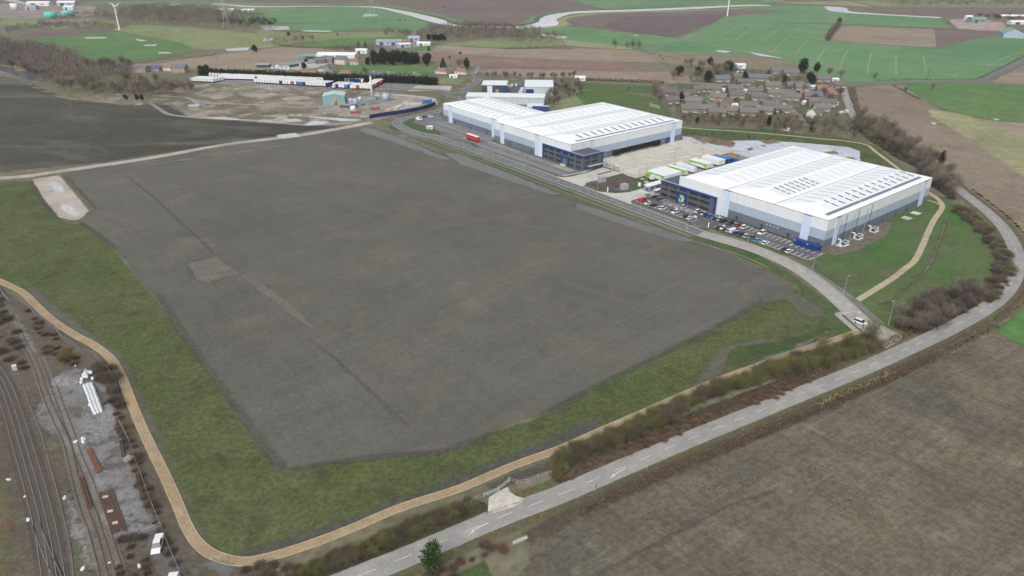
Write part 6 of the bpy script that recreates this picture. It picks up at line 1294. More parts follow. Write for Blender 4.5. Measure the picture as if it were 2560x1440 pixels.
belt(['shrubD', 'shrubM', 'shrubR'], spread_in(pxs('285,1030 310,1050 335,1110 360,1180 400,1290 430,1370 440,1420 420,1380 385,1300 350,1220 320,1150 300,1090'), 34, 1.6), (.9, 1.9), 'low dark scrub along the lower yard fence', 'scrub along the lower yard fence', 1.7)
belt(['shrubD', 'shrubM'], spread_in(pxs('300,1350 360,1345 400,1440 390,1460 290,1460'), 12, 1.9), (1.4, 2.4), 'dark leafless bush left of the access track', 'bushes left of the access track', 1.2)
for s_, n_, m_ in (('-10,1160 30,1220 60,1330 50,1400 70,1450 20,1450 0,1300', 90, L_red), ('150,1150 180,1200 200,1300 230,1400 235,1450 200,1450 175,1330 160,1240', 120, L_dark), ('60,940 100,1010 130,1090 150,1150 140,1170 110,1100 80,1030', 70, L_dark), ('300,1350 360,1345 400,1440 390,1460 290,1460', 80, L_dark), ('-40,700 10,722 24,780 60,860 80,920 50,930 20,900 -40,840', 120, L_dark), ('70,775 130,830 180,880 215,905 200,930 150,900 110,880 90,830', 90, L_dark), ('285,1030 310,1050 335,1110 360,1180 400,1290 430,1370 470,1450 450,1450 420,1380 385,1300 350,1220 320,1150 300,1090', 170, L_dark), ('0,1000 20,1080 50,1180 70,1260 90,1340 110,1450 70,1450 50,1300 20,1180 0,1120', 60, L_bare), ('222,1290 250,1330 290,1450 250,1450 235,1380', 50, L_dark)):
    thicket('railside_scrub', pxs(s_), n_, (.4, 1.3), m_, 18, (1.1, .05))
for (u, v, lb) in ((214, 925, 'pale planks lying left of the bent fence end'), (188, 915, 'pale splintered timber above the stone heap'), (125, 868, 'white litter beside the first siding'), (140, 866, 'pale board near the round bushes'), (108, 832, 'scattered white scraps between siding and fence'), (62, 1242, 'small white scrap between the running lines and the trough'), (300, 1100, 'small white bag on the rails by the fence'), (241, 985, 'crumpled white sheeting right of the bag rows'), (272, 1408, 'white scrap beside the left siding end')):
    t = thing('debris', lb, 'debris', (*G(u, v), 0), R.uniform(0, 3), None, .7); MB().box(-.6, .6, -.15, .15, 0, .15).build('sheet', M_clw, t); MB().box(-.1, .4, -.3, .35, .152, .25).build('fold', M_wht, t)
# ------------------------------------------------------------------ houses of the village and along the far road
M_brick = pm('brick', (.22, .165, .13), .9, vary=.12, vs=.6, rnd=.15); M_rend = pm('cream_render', (.62, .58, .50), .9, vary=.06); M_rwht = pm('white_render', (.72, .71, .69), .9, vary=.05)
M_tile = pm('brown_tiles', (.15, .143, .135), .9, vary=.10, vs=.5, rnd=.15); M_tileR = pm('red_tiles', (.27, .145, .12), .9, vary=.1, vs=.5); M_slate = pm('slate_roof', (.13, .14, .165), .7, vary=.1)
M_grr = pm('green_roof', (.20, .30, .28), .7, vary=.1); M_gls = pm('house_glass', (.05, .06, .07), .15, spec=.8); M_door = pm('house_door', (.16, .12, .10), .7); M_stone = pm('sandstone', (.36, .27, .20), .9, vary=.1); M_teal = pm('teal_cladding', (.20, .36, .38), .6, vary=.05, vs=.3); M_turq = pm('turquoise_paint', (.10, .55, .48), .6, vary=.08)
def gable_shell(mb, w, d, e, r, mw=0):
    """walls with gable ends (x along the ridge)"""
    x, y = w / 2, d / 2
    V = [(-x, -y, 0), (x, -y, 0), (x, y, 0), (-x, y, 0), (-x, -y, e), (x, -y, e), (x, y, e), (-x, y, e), (-x, 0, r), (x, 0, r)]
    mb.add(V, [(0, 1, 5, 4), (2, 3, 7, 6), (1, 2, 6, 9, 5), (3, 0, 4, 8, 7)], mw)
def gable_roof(mb, w, d, e, r, ov=.35, th=.18, hip=0):
    x, y = w / 2 + ov, d / 2 + ov; k = (r - e) / (d / 2); ez = e - k * ov + .04; rz = r + .04
    if hip:
        V = [(-x, -y, ez), (x, -y, ez), (x, y, ez), (-x, y, ez), (-x + hip, 0, rz), (x - hip, 0, rz)]
        mb.add(V, [(0, 1, 5, 4), (2, 3, 4, 5), (1, 2, 5), (3, 0, 4), (3, 2, 1, 0)])
    else:
        V = [(-x, -y, ez), (x, -y, ez), (x, 0, rz), (-x, 0, rz), (x, y, ez), (-x, y, ez)]
        U = [(a, b, c + th) for a, b, c in V]
        mb.add(V + U, [(3, 2, 1, 0), (5, 4, 2, 3), (6, 7, 8, 9), (9, 8, 10, 11), (0, 1, 7, 6), (4, 5, 11, 10), (1, 2, 8, 7), (2, 4, 10, 8), (3, 0, 6, 9), (5, 3, 9, 11)])
def house(label, loc, rz, w=13, d=8, e=4.9, r=7.6, wall=None, roof=None, hip=0, wins=4, storeys=2, group=None, name='house', chim=1, porch=True):
    t = thing(name, label, 'house', (*loc, 0), rz, group)
    m_ = MB()
    if hip: m_.box(-w / 2, w / 2, -d / 2, d / 2, 0, e)
    else: gable_shell(m_, w, d, e, r)
    m_.build('wall', wall or M_brick, t); m_ = MB(); gable_roof(m_, w, d, e, r, hip=hip); ro = m_.build('roof', roof or M_tile, t)
    for k in range(chim): m_ = MB(); x = (-.22 + .44 * k) * w; m_.box(x - .35, x + .35, -.3, .3, r - .4, r + 1.1); m_.build('chimney', wall or M_brick, ro)
    for s in range(storeys):
        for i in range(wins):
            x = (i + .5) / wins * w - w / 2; z = 1.0 + s * 2.6
            for sgn in (-1, 1):
                if storeys > 1 and s == 0 and i % 2 == 0 and sgn < 0:
                    m_ = MB(); m_.box(x - .5, x + .5, -d / 2 - .08, -d / 2 + .02, 0, 2.1); m_.build('door', M_door, t); continue
                y0 = sgn * d / 2; m_ = MB(); m_.box(x - .75, x + .75, min(y0, y0 + sgn * .06), max(y0, y0 + sgn * .06), z, z + 1.2)
                f_ = m_.build('window', M_wht, t); m_ = MB(); m_.box(x - .6, x + .6, min(y0 + sgn * .05, y0 + sgn * .09), max(y0 + sgn * .05, y0 + sgn * .09), z + .15, z + 1.05); m_.build('pane', M_gls, f_)
    if porch: m_ = MB(); m_.box(-w * .38, -w * .15, -d / 2 - 1.5, -d / 2 - .01, 2.35, 2.55); m_.box(w * .15, w * .38, -d / 2 - 1.5, -d / 2 - .01, 2.35, 2.55); m_.build('porch_roof', M_wht, t)
    return t
def vz(x, y): return G(1600 + x / 4.571, 180 + y / 4.571)
semi = None
VH = [(835, 248, -12, 'brick semi with brown roof at the top of the left close'), (1078, 243, -4, 'brick semi with blue solar panels, behind the middle semi'), (1098, 316, -6, 'brick semi in front of the one with solar panels'), (1310, 268, -14, 'brick semi between two others at the top centre of the village'), (1540, 300, -16, 'brick semi at the right end of the upper row'), (1345, 345, -10, 'brick semi with a white porch in the village centre'), (1225, 445, -6, 'brick semi above the thicket at the village centre'), (1478, 432, -4, 'brick semi with solar roof right of centre'), (985, 400, 62, 'brick house with its gable to the camera beside the left close'), (655, 250, 28, 'brick semi angled beside the top of the left close'), (555, 300, 36, 'brick semi with a brick gable left of the close'), (600, 392, -8, 'brick semi with gabled wing below the left hedge'), (318, 290, 20, 'brick house at the left edge of the village'), (345, 380, 24, 'brick house behind the pale fence at the left village edge'), (690, 480, -10, 'brick semi half hidden by trees at the lower left of the village'), (1560, 392, 20, 'brick house with a gable facing the right close'), (1730, 340, -24, 'brick semi behind bare trees, right of the upper row'), (2000, 405, -4, 'left half of the long brick terrace by the village road'), (2125, 410, -4, 'right half of the long brick terrace by the village road'), (2060, 465, -4, 'low brick block in front of the long terrace'), (1985, 510, 40, 'white-gabled house at the end of the right close'), (1225, 520, -4, 'dark-roofed house deep in the thicket'), (2170, 300, 30, 'small house with a bright red roof near the village road'), (2145, 255, 30, 'house with a pinkish roof behind the bright red one'), (2065, 225, -6, 'brick house behind the pinkish-roofed one'), (1290, 115, -10, 'grey-roofed house on the far side of the village street, left'), (1410, 120, -10, 'grey-roofed house on the far side of the village street, right'), (1120, 105, 10, 'house among trees behind the left close'), (1710, 55, -6, 'slate-roofed terrace at the top right of the village'), (1575, 40, -4, 'slate-roofed terrace at the top centre of the village'), (2075, 130, -5, 'orange-brick house by the village crossroads'), (1400, 500, -4, 'roof showing above the thicket below the solar house'), (1880, 290, -8, 'low bungalow left of the pinkish-roofed houses'), (890, 345, -30, 'brick house below the green of the left close'), (1660, 300, -16, 'brick semi next right of the upper row end'), (470, 330, 30, 'brick semi beside the grey garage on the left'), (1840, 225, -6, 'brick house behind the bungalow near the village street'), (1960, 330, -4, 'grey-roofed house behind the long terrace'), (1500, 210, -4, 'brick house just below the village street, centre'), (1180, 165, -6, 'brick house just below the village street, left of centre'), (560, 480, -8, 'roof among the trees at the lower left village corner'), (870, 520, -6, 'roof in the thicket below the left close'), (1060, 500, 10, 'brown roof in the thicket beside the lower gap'), (1620, 480, -20, 'brown roof among garden trees left of the right close'), (1760, 210, -4, 'brick house among trees below the slate-roofed terraces'), (2240, 200, 30, 'brick house close to the village road bend'), (930, 130, 4, 'grey-roofed house above the left close, beyond the street')]
for (x, y, a, lb) in VH:
    red = 'red roof' in lb or 'pinkish' in lb; sl = 'slate' in lb or lb.startswith('grey-roofed')
    if red: house(lb, vz(x, y), math.radians(a), 9, 8, 3.4, 6, roof=M_tileR, wins=3, storeys=1, porch=False)
    elif sl: house(lb, vz(x, y), math.radians(a), 15, 8, 4.9, 7.8, roof=M_slate, wins=4)
    elif 'white-gabled' in lb: house(lb, vz(x, y), math.radians(a), 9, 8, 3.2, 6.8, wall=M_rwht, wins=2, storeys=2, porch=False)
    elif semi is None: semi = house(lb, vz(x, y), math.radians(a), 13.5, 8, 4.9, 7.6)
    else: dup(semi, (*vz(x, y), 0), math.radians(a), lb, None, (R.uniform(.93, 1.03), 1, R.uniform(.95, 1.05)))
for k, (x, y, w_) in enumerate(((1110, 195, 3.5), (1090, 192, 0))):
    pass
# garages, sheds and parked cars of the village
shed = None
for k, (x, y, lb) in enumerate(((435, 295, 'white garage between the two left houses'), (930, 225, 'grey garage right of the top left semi'), (1180, 235, 'white garage beside the solar-panelled semi'), (1345, 425, 'white garage in the village centre'), (1890, 370, 'white garage left of the long terrace'), (2210, 380, 'dark double garage right of the long terrace'), (1080, 400, 'white conservatory beside the gable-end house'), (1345, 345, 'white conservatory before the centre semi'), (1970, 190, 'pale outbuilding near the pinkish-roofed houses'), (1130, 25, 'white shed at the top of the village'), (2230, 105, 'white outbuilding at the village crossroads'))):
    if shed is None:
        shed = thing('garage', lb, 'garage', (*vz(x, y), 0), -.1, 'garages and sheds of the village'); m_ = MB(); gable_shell(m_, 6, 4, 2.3, 3.2); m_.build('wall', M_rwht, shed); m_ = MB(); gable_roof(m_, 6, 4, 2.3, 3.2, .15, .1); m_.build('roof', M_clw, shed); m_ = MB(); m_.box(-2.2, 1, -2.06, -1.99, 0, 2); m_.build('door', M_gut, shed)
    else: dup(shed, (*vz(x, y), 0), R.uniform(-.3, .2), lb, 'garages and sheds of the village')
for (x, y, c, k, lb) in ((655, 285, 'sky', 'hatch', 'pale blue car by the hedge in the left close'), (705, 215, 'white', 'van', 'white van at the top of the left close'), (885, 310, 'white', 'hatch', 'white car at the green of the left close'), (710, 250, 'white', 'hatch', 'white car before the top left houses'), (1790, 400, 'silver', 'suv', 'silver car by the hedge of the right close'), (1885, 560, 'white', 'hatch', 'white car at the foot of the right close'), (1655, 670, 'white', 'hatch', 'white car in the thicket gap above the pond path'), (1700, 670, 'white', 'van', 'white van in the thicket gap above the pond path'), (2345, 280, 'white', 'hatch', 'white car going up the village road'), (2412, 375, 'white', 'hatch', 'white car farther down the village road'), (2310, 475, 'white', 'van', 'left white van on the drive by the village road'), (2350, 460, 'white', 'van', 'right white van on the drive by the village road'), (1580, 430, 'white', 'hatch', 'white car behind the wall of the solar house')):
    car(0, 0, c, k, R.uniform(0, 3) if 'road' not in lb or 'drive' in lb else 1.7, lb, 'cars in the village', world=vz(x, y))
field('garden_ground', gm('garden_ground', c_(92, 92, 76), c_(84, 96, 66), c_(112, 106, 98), .04, .12, .5, .28, edge=(3, 8, 2), speck=(c_(190, 188, 184), .22, .68)), '1625,232 1700,208 1740,180 1800,165 1900,175 2010,195 2100,205 2118,215 2125,262 2140,300 2120,315 1950,306 1700,302 1690,262 1640,245', 1, res=80)
for s_, w_ in (('1754,228 1768,240 1782,262 1792,280', 7), ('1950,258 1975,272 1992,286 2010,300 2018,316', 6), ('1700,206 1780,210 1900,216 2000,216 2100,218', 6), ('1880,250 1920,246 1960,262', 4)): ribbon('village_street', smooth(pxs(s_), 4), w_, gm('street_tarmac', c_(138, 136, 138), c_(128, 126, 128), None, .1, .4, 1, .1), 2)
for s_ in ('1745,240 1762,235 1775,250 1758,252', '1678,246 1700,240 1735,246 1728,252 1690,252', '2010,272 2045,268 2050,278 2016,282', '1790,262 1815,266 1812,274 1795,272', '1940,250 1985,262 1975,268 1945,260', '1788,240 1808,244 1800,250 1784,246'): patch('garden_lawn', pxs(s_), M_greenmid, 3, res=30)
for s_, lb in (('1682,232 1720,238', 'green garden hedge at the upper left of the village'), ('1728,250 1762,262', 'green hedge beside the pale blue car'), ('1992,270 2028,272', 'green hedge at the right close'), ('1640,214 1720,217', 'dark hedge between meadow and village')): hedge('garden_hedge', s_, 1.6, 2.2, L_ivy, lb, dens=7)
palisade('garden_fence', '1624,265 1650,272', 2.4, 'pale board fence at the left edge of the village', step=.25, mat=pm('pale_board', (.55, .48, .40), .9))
# village trees, one by one
def vtrees(s, n, kinds, h, lb, g, md=4): belt(kinds, spread_in(pxs(s), n, md), h, lb, g, 1.15)
vtrees('1700,262 1800,278 1900,284 2000,290 2100,296 2130,312 1950,308 1710,304', 26, ['bare', 'oliveT', 'mauve'], (4.5, 7), 'bare garden tree in the thicket between village and pond belt', 'garden trees between village and pond belt', 5)
vtrees('1640,215 1660,240 1655,262 1640,262 1625,240', 6, ['bare'], (7, 10), 'bare tree at the meadow edge of the village', 'trees at the meadow edge of the village')
vtrees('1660,195 1740,178 1830,182 1900,195 1990,205 2060,208 2050,214 1900,213 1780,207 1690,208', 30, ['bare', 'mauve', 'bare', 'ever'], (8, 13), 'tall tree in the belt along the village street', 'tall trees along the village street')
vtrees('1700,165 1740,155 1800,160 1860,170 1840,182 1760,180', 10, ['mauve', 'bare'], (7, 11), 'bare tree in the orchard ground above the village', 'orchard trees above the village')
vtrees('1960,215 2010,222 2100,228 2110,262 2080,272 2020,252 1970,240', 16, ['mauve', 'bare'], (6, 10), 'bare tree among the houses near the village road', 'trees near the village road')
vtrees('1780,210 1940,225 1960,262 1900,262 1830,250', 10, ['bare', 'oliveT'], (4, 6), 'small bare garden tree between the upper semis', 'garden trees between the semis', 7)
for (u, v, h, k, w_, lb) in ((1862, 212, 15, 'ever', .5, 'tall dark columnar evergreen in the middle of the village'), (1958, 216, 12, 'ivy', .7, 'tall ivy-clad tree right of the columnar evergreen'), (1960, 262, 6, 'conif', 1.1, 'small dark conifer beside the right close'), (1815, 176, 10, 'ever', 1.3, 'large dark round evergreen above the village, left one of the pair'), (1828, 178, 9, 'ever', 1.2, 'dark round evergreen right next to the largest one above the village'), (1775, 163, 9, 'ever', 1.1, 'dark green spreading tree above the orchard ground'), (2008, 182, 15, 'ever', 1.1, 'big dark pine standing in the green field edge'), (2040, 181, 11, 'ever', 1, 'smaller dark pine right of the big one at the field edge'), (2072, 192, 11, 'bare', 1.2, 'bare tree right of the two pines'), (2100, 196, 11, 'bare', 1.3, 'bare rounded tree beside the village crossroads'), (2185, 200, 8, 'bare', 1.1, 'bare tree alone on the far road hedge'), (1918, 196, 8, 'conif', .9, 'dark conifer on the far side of the village street'), (1702, 255, 9, 'ever', .8, 'dark tree beside the leftmost village house'), (2330, 225, 7, 'bare', 1, 'bare tree at the corner of the right green field'), (2262, 232, 6, 'mauve', 1, 'bush-like bare tree by the field corner')):
    plant(k, G(u, v), h, lb, wd=w_)
for s_, w_, h_, mt, lb in (('2190,203 2300,200 2420,201 2445,199', 2, 1.6, L_dark, 'dark hedge along the far road'), ('2445,198 2500,172 2560,142 2620,112', 2, 1.6, L_dark, 'dark hedge beside the road climbing to the right edge'), ('2230,214 2262,232 2300,250', 2.5, 2, L_dark, 'dark hedge at the corner of the right green field'), ('1940,57 2080,62 2100,62 2200,66 2380,74 2440,77', 3, 2, L_dark, 'long dark hedge across the far green field'), ('2068,102 2078,82 2098,62', 6, 6, L_mauve, 'hedge of bare trees beside the brown field'), ('1280,171 1300,172 1366,173', 2, 1.5, L_dark, 'broken hedge left in the red ploughed field'), ('1452,174 1480,175 1530,176', 2, 1.2, L_dark, 'dotted hedge right in the red ploughed field'), ('1600,128 1700,150', 2, 1.0, L_dark, 'thin hedge beside the dry field'), ('2130,222 2138,262 2150,300', 4, 3, L_mauve, 'bare hedge along the village road'), ('1192,187 1240,190 1290,192', 3, 3, L_dark, 'dark hedge behind the trade units'), ('870,183 980,186 1080,187', 2.5, 2, L_dark, 'dark hedge below the long green paddock'), ('330,160 400,158 470,147 540,138', 3, 1.5, L_dark, 'low dark hedge under the green turbine field'), ('700,115 760,120 860,122 900,122', 4, 2.5, L_dark, 'dark hedge left of the farm yard'), ('1640,0 1760,2 1900,2', 4, 2, L_dark, 'faint hedge at the top edge'), ('640,20 760,18 900,17', 3, 2, L_dark, 'thin river hedge at the top left'), ('1270,122 1360,121 1440,124', 3, 2, L_dark, 'rough hedge between stubble strips')):
    hedge('hedge', s_, w_, h_, mt, lb, dens=2.6, sl=1.0)
# line of conifers behind the trailer park
hedge('conifer_hedge', '500,190 640,195 760,201 880,206 960,206 1040,209 1092,213', 6, 7, L_ever, 'long dark conifer hedge behind the trailer park', dens=10, sl=1.1)
for k in range(34):
    f = k / 33; plant('ever', (G(505 + 580 * f, 190.5 + 21 * f)), R.uniform(6.5, 8.5), 'dark conifer of the tall screen behind the trailer park', 'conifers of the trailer park screen', 1.0)
for (s_, n_, h_, lb) in (('925,150 980,142 1010,150 1050,156 1085,158 1080,165 1000,165 940,162', 46, (9, 13), 'dark conifer in the dense group above the paddock'), ('905,158 935,156 950,162 920,166', 5, (7, 9), 'dark conifer at the left tip of the dense group'), ('1065,98 1115,98 1112,103 1068,103', 14, (7, 9), 'dark conifer in the short row by the brick farmhouse')):
    belt(['ever'], spread_in(pxs(s_), n_, 3), h_, lb, lb.replace('dark conifer', 'conifers'), .9)
for (u, v, h, k, w_, lb) in ((1108, 168, 10, 'conif', 1, 'single dark conifer at the right end of the paddock'), (1167, 172, 12, 'ever', .8, 'tall dark tree between the two red-roofed bungalows'), (1148, 172, 12, 'mauve', 1.2, 'bare tree left of the tall dark tree by the bungalows'), (914, 188, 9, 'mauve', 1.2, 'bare round tree beside the far road, left of the white bungalows'), (1125, 152, 7, 'mauve', 1.1, 'bare tree at the top of the red ploughed field'), (760, 174, 8, 'ever', 1.2, 'dark bush beside the white vans'), (765, 162, 7, 'ever', 1.1, 'dark conifer by the nursery sheds'), (1072, 128, 7, 'conif', .8, 'single conifer on the small green by the farmhouse'), (896, 118, 8, 'conif', .6, 'thin dark conifer left of the farm yard'), (914, 119, 8, 'conif', .6, 'thin dark conifer at the farm yard'), (1537, 121, 13, 'bare', 1.1, 'round bare tree standing alone left of the far group'), (1568, 124, 12, 'bare', 1.1, 'left tree of the far group of three'), (1581, 124, 13, 'bare', 1.0, 'middle tree of the far group of three'), (1597, 125, 13, 'bare', 1.1, 'right tree of the far group of three'), (1150, 136, 3.5, 'ever', 1.6, 'dark bush in the stubble field'), (316, 250, 5.5, 'ever', 1.0, 'left one of the dark bushes on the waste ground'), (343, 251, 5.5, 'ever', 1.0, 'middle dark bush on the waste ground'), (355, 251, 5.5, 'ever', 1.0, 'right one of the dark bushes on the waste ground'), (1650, 146, 6, 'bare', .7, 'small bare tree on the dry field strip'), (1657, 153, 5, 'bare', .7, 'second small tree on the dry field strip'), (505, 178, 7, 'ever', 1.4, 'dark evergreen clump above the trailer park, left part'), (515, 178, 8, 'ever', 1.2, 'dark evergreen clump above the trailer park, right part'), (638, 130, 9, 'ever', 1.2, 'dark tree right of the turbine field'), (1112, 24, 9, 'bare', 1, 'bare tree on the river bank'), (740, 106, 11, 'bare', 1, 'bare tree left in the meadow row'), (757, 106, 12, 'bare', 1, 'bare tree right in the meadow row'), (782, 104, 10, 'bare', 1.2, 'round bare tree at the end of the meadow row'), (722, 90, 6, 'ever', 1.5, 'dark bush in the rough meadow'), (845, 92, 6, 'bare', 1.5, 'bare bush in the rough meadow'), (2096, 62, 12, 'ivy', 1.1, 'round tree at the top of the bare hedge'), (1000, 56, 5, 'mauve', 1.4, 'left bush by the river meadow'), (1012, 56, 5, 'mauve', 1.4, 'right bush by the river meadow')):
    plant(k, G(u, v), h, lb, wd=w_)
# ---- woods
w1p = pxs('-30,128 60,118 130,128 205,150 225,190 330,172 330,205 250,205 260,225 150,212 105,192 60,170 -30,162')
belt(['mauve', 'bare', 'mauve'], spread_in(pxs('-10,168 60,172 108,196 150,215 230,226 330,226 400,222 480,222 480,232 400,246 330,244 230,236 170,228 105,206 40,182'), 26, 9), (9, 13), 'bare tree in the front line of the left wood above the black land', 'front trees of the left wood', 1.15)
belt(['oliveT'], spread_in(pxs('180,215 300,205 480,212 480,222 330,240 200,232'), 12, 8), (9, 12), 'grey-green bare tree in the pale belt above the wet track', 'pale trees above the wet track', 1.2)
thicket('woodland', w1p, 620, (9, 14), L_mauve, 34, (1.2, .30)); thicket('woodland', pxs('-30,100 10,108 60,125 60,170 -30,160'), 160, (10, 14), L_mauve, 30, (1.2, .3))
thicket('woodland', pxs('-10,168 60,172 108,196 150,215 230,226 330,226 400,222 480,222 480,232 400,246 330,244 230,236 170,228 105,206 40,182'), 170, (8, 12), L_bare, 34, (1.2, .26)); thicket('scrub_wood', pxs('150,215 230,226 330,232 480,228 480,210 330,205 230,210'), 260, (5, 8), L_bare, 26, (1.0, .22))
belt(['mauve', 'bare'], along(pxs('215,178 330,176'), 8, 8), (13, 17), 'tall bare tree in the high clump at the wood corner', 'tall clump at the wood corner', 1.0)
plant('bare', G(178, 142), 13, 'narrow tall tree sticking out of the left wood', wd=.5)
for (s_, n_, h_, m_, sw) in (('290,60 300,34 340,24 420,22 520,28 600,36 660,44 640,56 600,60 520,68 400,62 330,58', 520, (11, 17), L_mauve, .5), ('-20,75 40,70 130,60 200,62 290,66 290,76 130,74 20,84', 150, (6, 10), L_mauve, .4), ('180,38 290,34 290,50 200,48 120,60', 90, (7, 11), L_mauve, .45), ('1040,92 1075,76 1150,66 1250,69 1350,82 1405,96 1412,110 1290,112 1150,104 1060,98 955,92 970,82', 420, (8, 13), L_mauve, .45), ('1120,66 1180,62 1260,66 1340,74 1250,76 1150,74', 90, (7, 10), L_mauve, .45), ('660,100 760,92 800,98 740,112 680,118', 60, (6, 9), L_bare, .4), ('2200,14 2320,8 2460,6 2560,8 2640,8 2640,20 2480,18 2330,18 2230,19', 170, (10, 16), L_bare, .6), ('1280,118 1420,116 1420,122 1300,124', 40, (2, 4), L_bare, .3), ('2440,42 2560,44 2560,50 2440,48', 40, (6, 9), L_ever, .5), ('780,128 900,118 960,122 900,130', 60, (4, 7), L_mauve, .4), ('480,66 560,60 640,64 640,72 560,76', 60, (4, 7), L_bare, .4)):
    thicket('woodland', pxs(s_), n_, h_, m_, 24, (1.2, sw))
thicket('conifer_plantation', pxs('535,55 640,50 695,56 690,66 600,68 545,62'), 90, (7, 9), L_ever, 26, (1.2, .6))
thicket('waste_scrub', pxs('540,232 700,222 860,234 800,262 640,285 480,268 430,262'), 240, (.8, 2.2), L_bare, 12, (1.2, .16)); thicket('waste_scrub', pxs('560,284 640,280 780,292 700,298'), 80, (1, 2.4), L_dark, 12, (1.2, .16))
thicket('garden_scrub', pxs('1700,258 1800,276 1950,284 2100,290 2130,310 1950,306 1705,304'), 330, (2, 4.2), L_bare, 22, (1.1, .16)); thicket('pond_thicket', r4, 330, (2, 4.5), L_bare, 22, (1.1, .14))
thicket('garden_scrub', pxs('1650,236 1700,214 1800,214 1960,224 2100,232 2110,290 1960,282 1700,258'), 330, (1.8, 4.2), L_bare, 18, (1.1, .16))
thicket('belt_thicket', hb, 560, (1.2, 2.4), L_dark, 22, (1.1, .07)); thicket('copse_thicket', r3, 260, (3, 6), L_bare, 26, (1.1, .13)); thicket('copse_thicket', rr, 160, (2, 4), L_mauve, 26, (1.1, .09)); thicket('roadside_thicket', r2, 240, (1.2, 2.6), L_dark, 20, (1.1, .08)); thicket('roadside_thicket', lh, 200, (.9, 1.7), L_olive, 20, (1.1, .05))
# ------------------------------------------------------------------ other far buildings
def barn(u, v, w, d, e, r, wall, roof, a, label, name='barn', cat='building', door=True, hip=0):
    t = thing(name, label, cat, (*G(u, v), 0), math.radians(a)); m_ = MB()
    gable_shell(m_, w, d, e, r); m_.build('wall', wall, t); m_ = MB(); gable_roof(m_, w, d, e, r, .3, .12, hip); m_.build('roof', roof, t)
    if door: m_ = MB(); m_.box(-w * .3, -w * .08, -d / 2 - .07, -d / 2 + .02, 0, e * .8); m_.build('door', M_dkgrey, t); m_ = MB(); m_.box(w * .1, w * .3, -d / 2 - .07, -d / 2 + .02, e * .4, e * .65); m_.build('window', M_gls, t)
    return t
def bung(u, v, lb, wall, roof, a=-4, w=13, hip=3, d=8): return house(lb, G(u, v), math.radians(a), w, d, 2.7, 5.4, wall=wall, roof=roof, hip=hip, wins=3, storeys=1, porch=False, name='bungalow')
bung(942, 193.5, 'white gabled bungalow, leftmost on the far road', M_rwht, M_slate, hip=0); bung(979, 194.5, 'white hipped bungalow, second on the far road', M_rwht, M_slate, w=12); bung(1043, 196.5, 'white hipped bungalow, third on the far road', M_rwht, M_slate, w=13)
bung(1105, 183, 'pink-walled bungalow with a red roof, left of the tall dark tree', M_rend, M_tileR, a=-20); bung(1154, 184, 'pink-walled bungalow with a red roof, right of the tall dark tree', M_rend, M_tileR, a=-16)
bung(697, 187, 'low brown-roofed bungalow behind the conifer screen, far left', M_brick, M_tile); bung(733, 187.5, 'brown-roofed bungalow behind the conifer screen', M_brick, M_tile); bung(760, 187, 'red-roofed house with skylights behind the screen, left one', M_brick, M_tileR); bung(780, 187.5, 'red-roofed house with skylights behind the screen, right one', M_brick, M_tileR); bung(824, 188, 'dark-roofed bungalow behind the screen', M_rwht, M_slate); bung(865, 188.5, 'red-brown bungalow behind the screen, right', M_brick, M_tileR); bung(812, 177, 'grey-roofed house above the screen', M_rend, M_slate)
house('cream farmhouse with a dark roof below the nursery', G(855, 160), -.35, 13, 9, 5.4, 8.8, wall=M_rend, roof=M_slate, porch=False); house('small pink farm cottage left of the conifers', G(885, 161), .3, 9, 7, 3.6, 6.4, wall=M_rend, roof=M_tileR, wins=2, porch=False); house('dark-roofed house in the farm cluster', G(822, 156), -.2, 12, 8, 4, 7, roof=M_slate, porch=False); house('brown house at the left of the farm cluster', G(800, 158), .4, 11, 8, 4, 7, roof=M_tile, porch=False)
house('large sandstone building on the left of the wood edge', G(345, 180), -.05, 22, 9, 4.5, 6.5, wall=M_stone, roof=M_slate, wins=5, porch=False); house('small sandstone lodge left of the larger building', G(302, 178), .1, 8, 7, 3.4, 5.6, wall=M_stone, roof=M_tile, wins=2, storeys=1, porch=False); house('grey house with skylights above the trees', G(451, 180), -.1, 15, 9, 4.8, 8, wall=M_stone, roof=M_slate, porch=False); house('house with a blue solar roof left of the skylit house', G(386, 177), 0, 14, 8, 3, 5.5, wall=M_stone, roof=pm('blue_roof', (.06, .10, .22), .4), wins=3, storeys=1, porch=False); house('white and red cottage between two grey roofs', G(422, 176), .3, 9, 7, 3.5, 6, wall=M_rwht, roof=M_tileR, wins=2, porch=False)
house('red brick farmhouse beside the river meadow', G(1016, 115), .1, 11, 9, 6, 8.5, wall=pm('red_brick', (.34, .13, .10), .9), roof=M_tileR, porch=False)
barn(845, 146, 46, 18, 5, 7, M_clw, M_wht, -4, 'long white-roofed nursery hall', 'nursery_hall'); barn(752, 163, 58, 9, 3.2, 4.4, M_clw, M_grr, 48, 'long green-roofed nursery shed slanting to the left', 'nursery_shed'); barn(790, 145, 40, 10, 3.2, 4.6, M_grr, M_grr, 20, 'green-roofed shed left of the white nursery hall'); barn(905, 133, 14, 9, 4, 5.5, M_clw, M_wht, 0, 'small white-roofed barn above the conifers')
barn(990, 112, 20, 14, 5, 7, M_clm, M_gut, 10, 'grey barn in the farm yard, left'); barn(965, 112, 24, 12, 5, 7, M_clm, M_gut, -5, 'pale grey barn at the left end of the farm yard'); barn(1010, 118, 16, 9, 4, 5.5, M_clm, M_clw, 25, 'low pale barn before the grey barns'); barn(1035, 103, 16, 10, 5, 7, M_clm, M_clm, 5, 'blue-grey barn behind the brick farmhouse'); barn(1060, 113, 18, 8, 3, 4.5, M_clw, M_wht, -5, 'white shed right of the brick farmhouse')
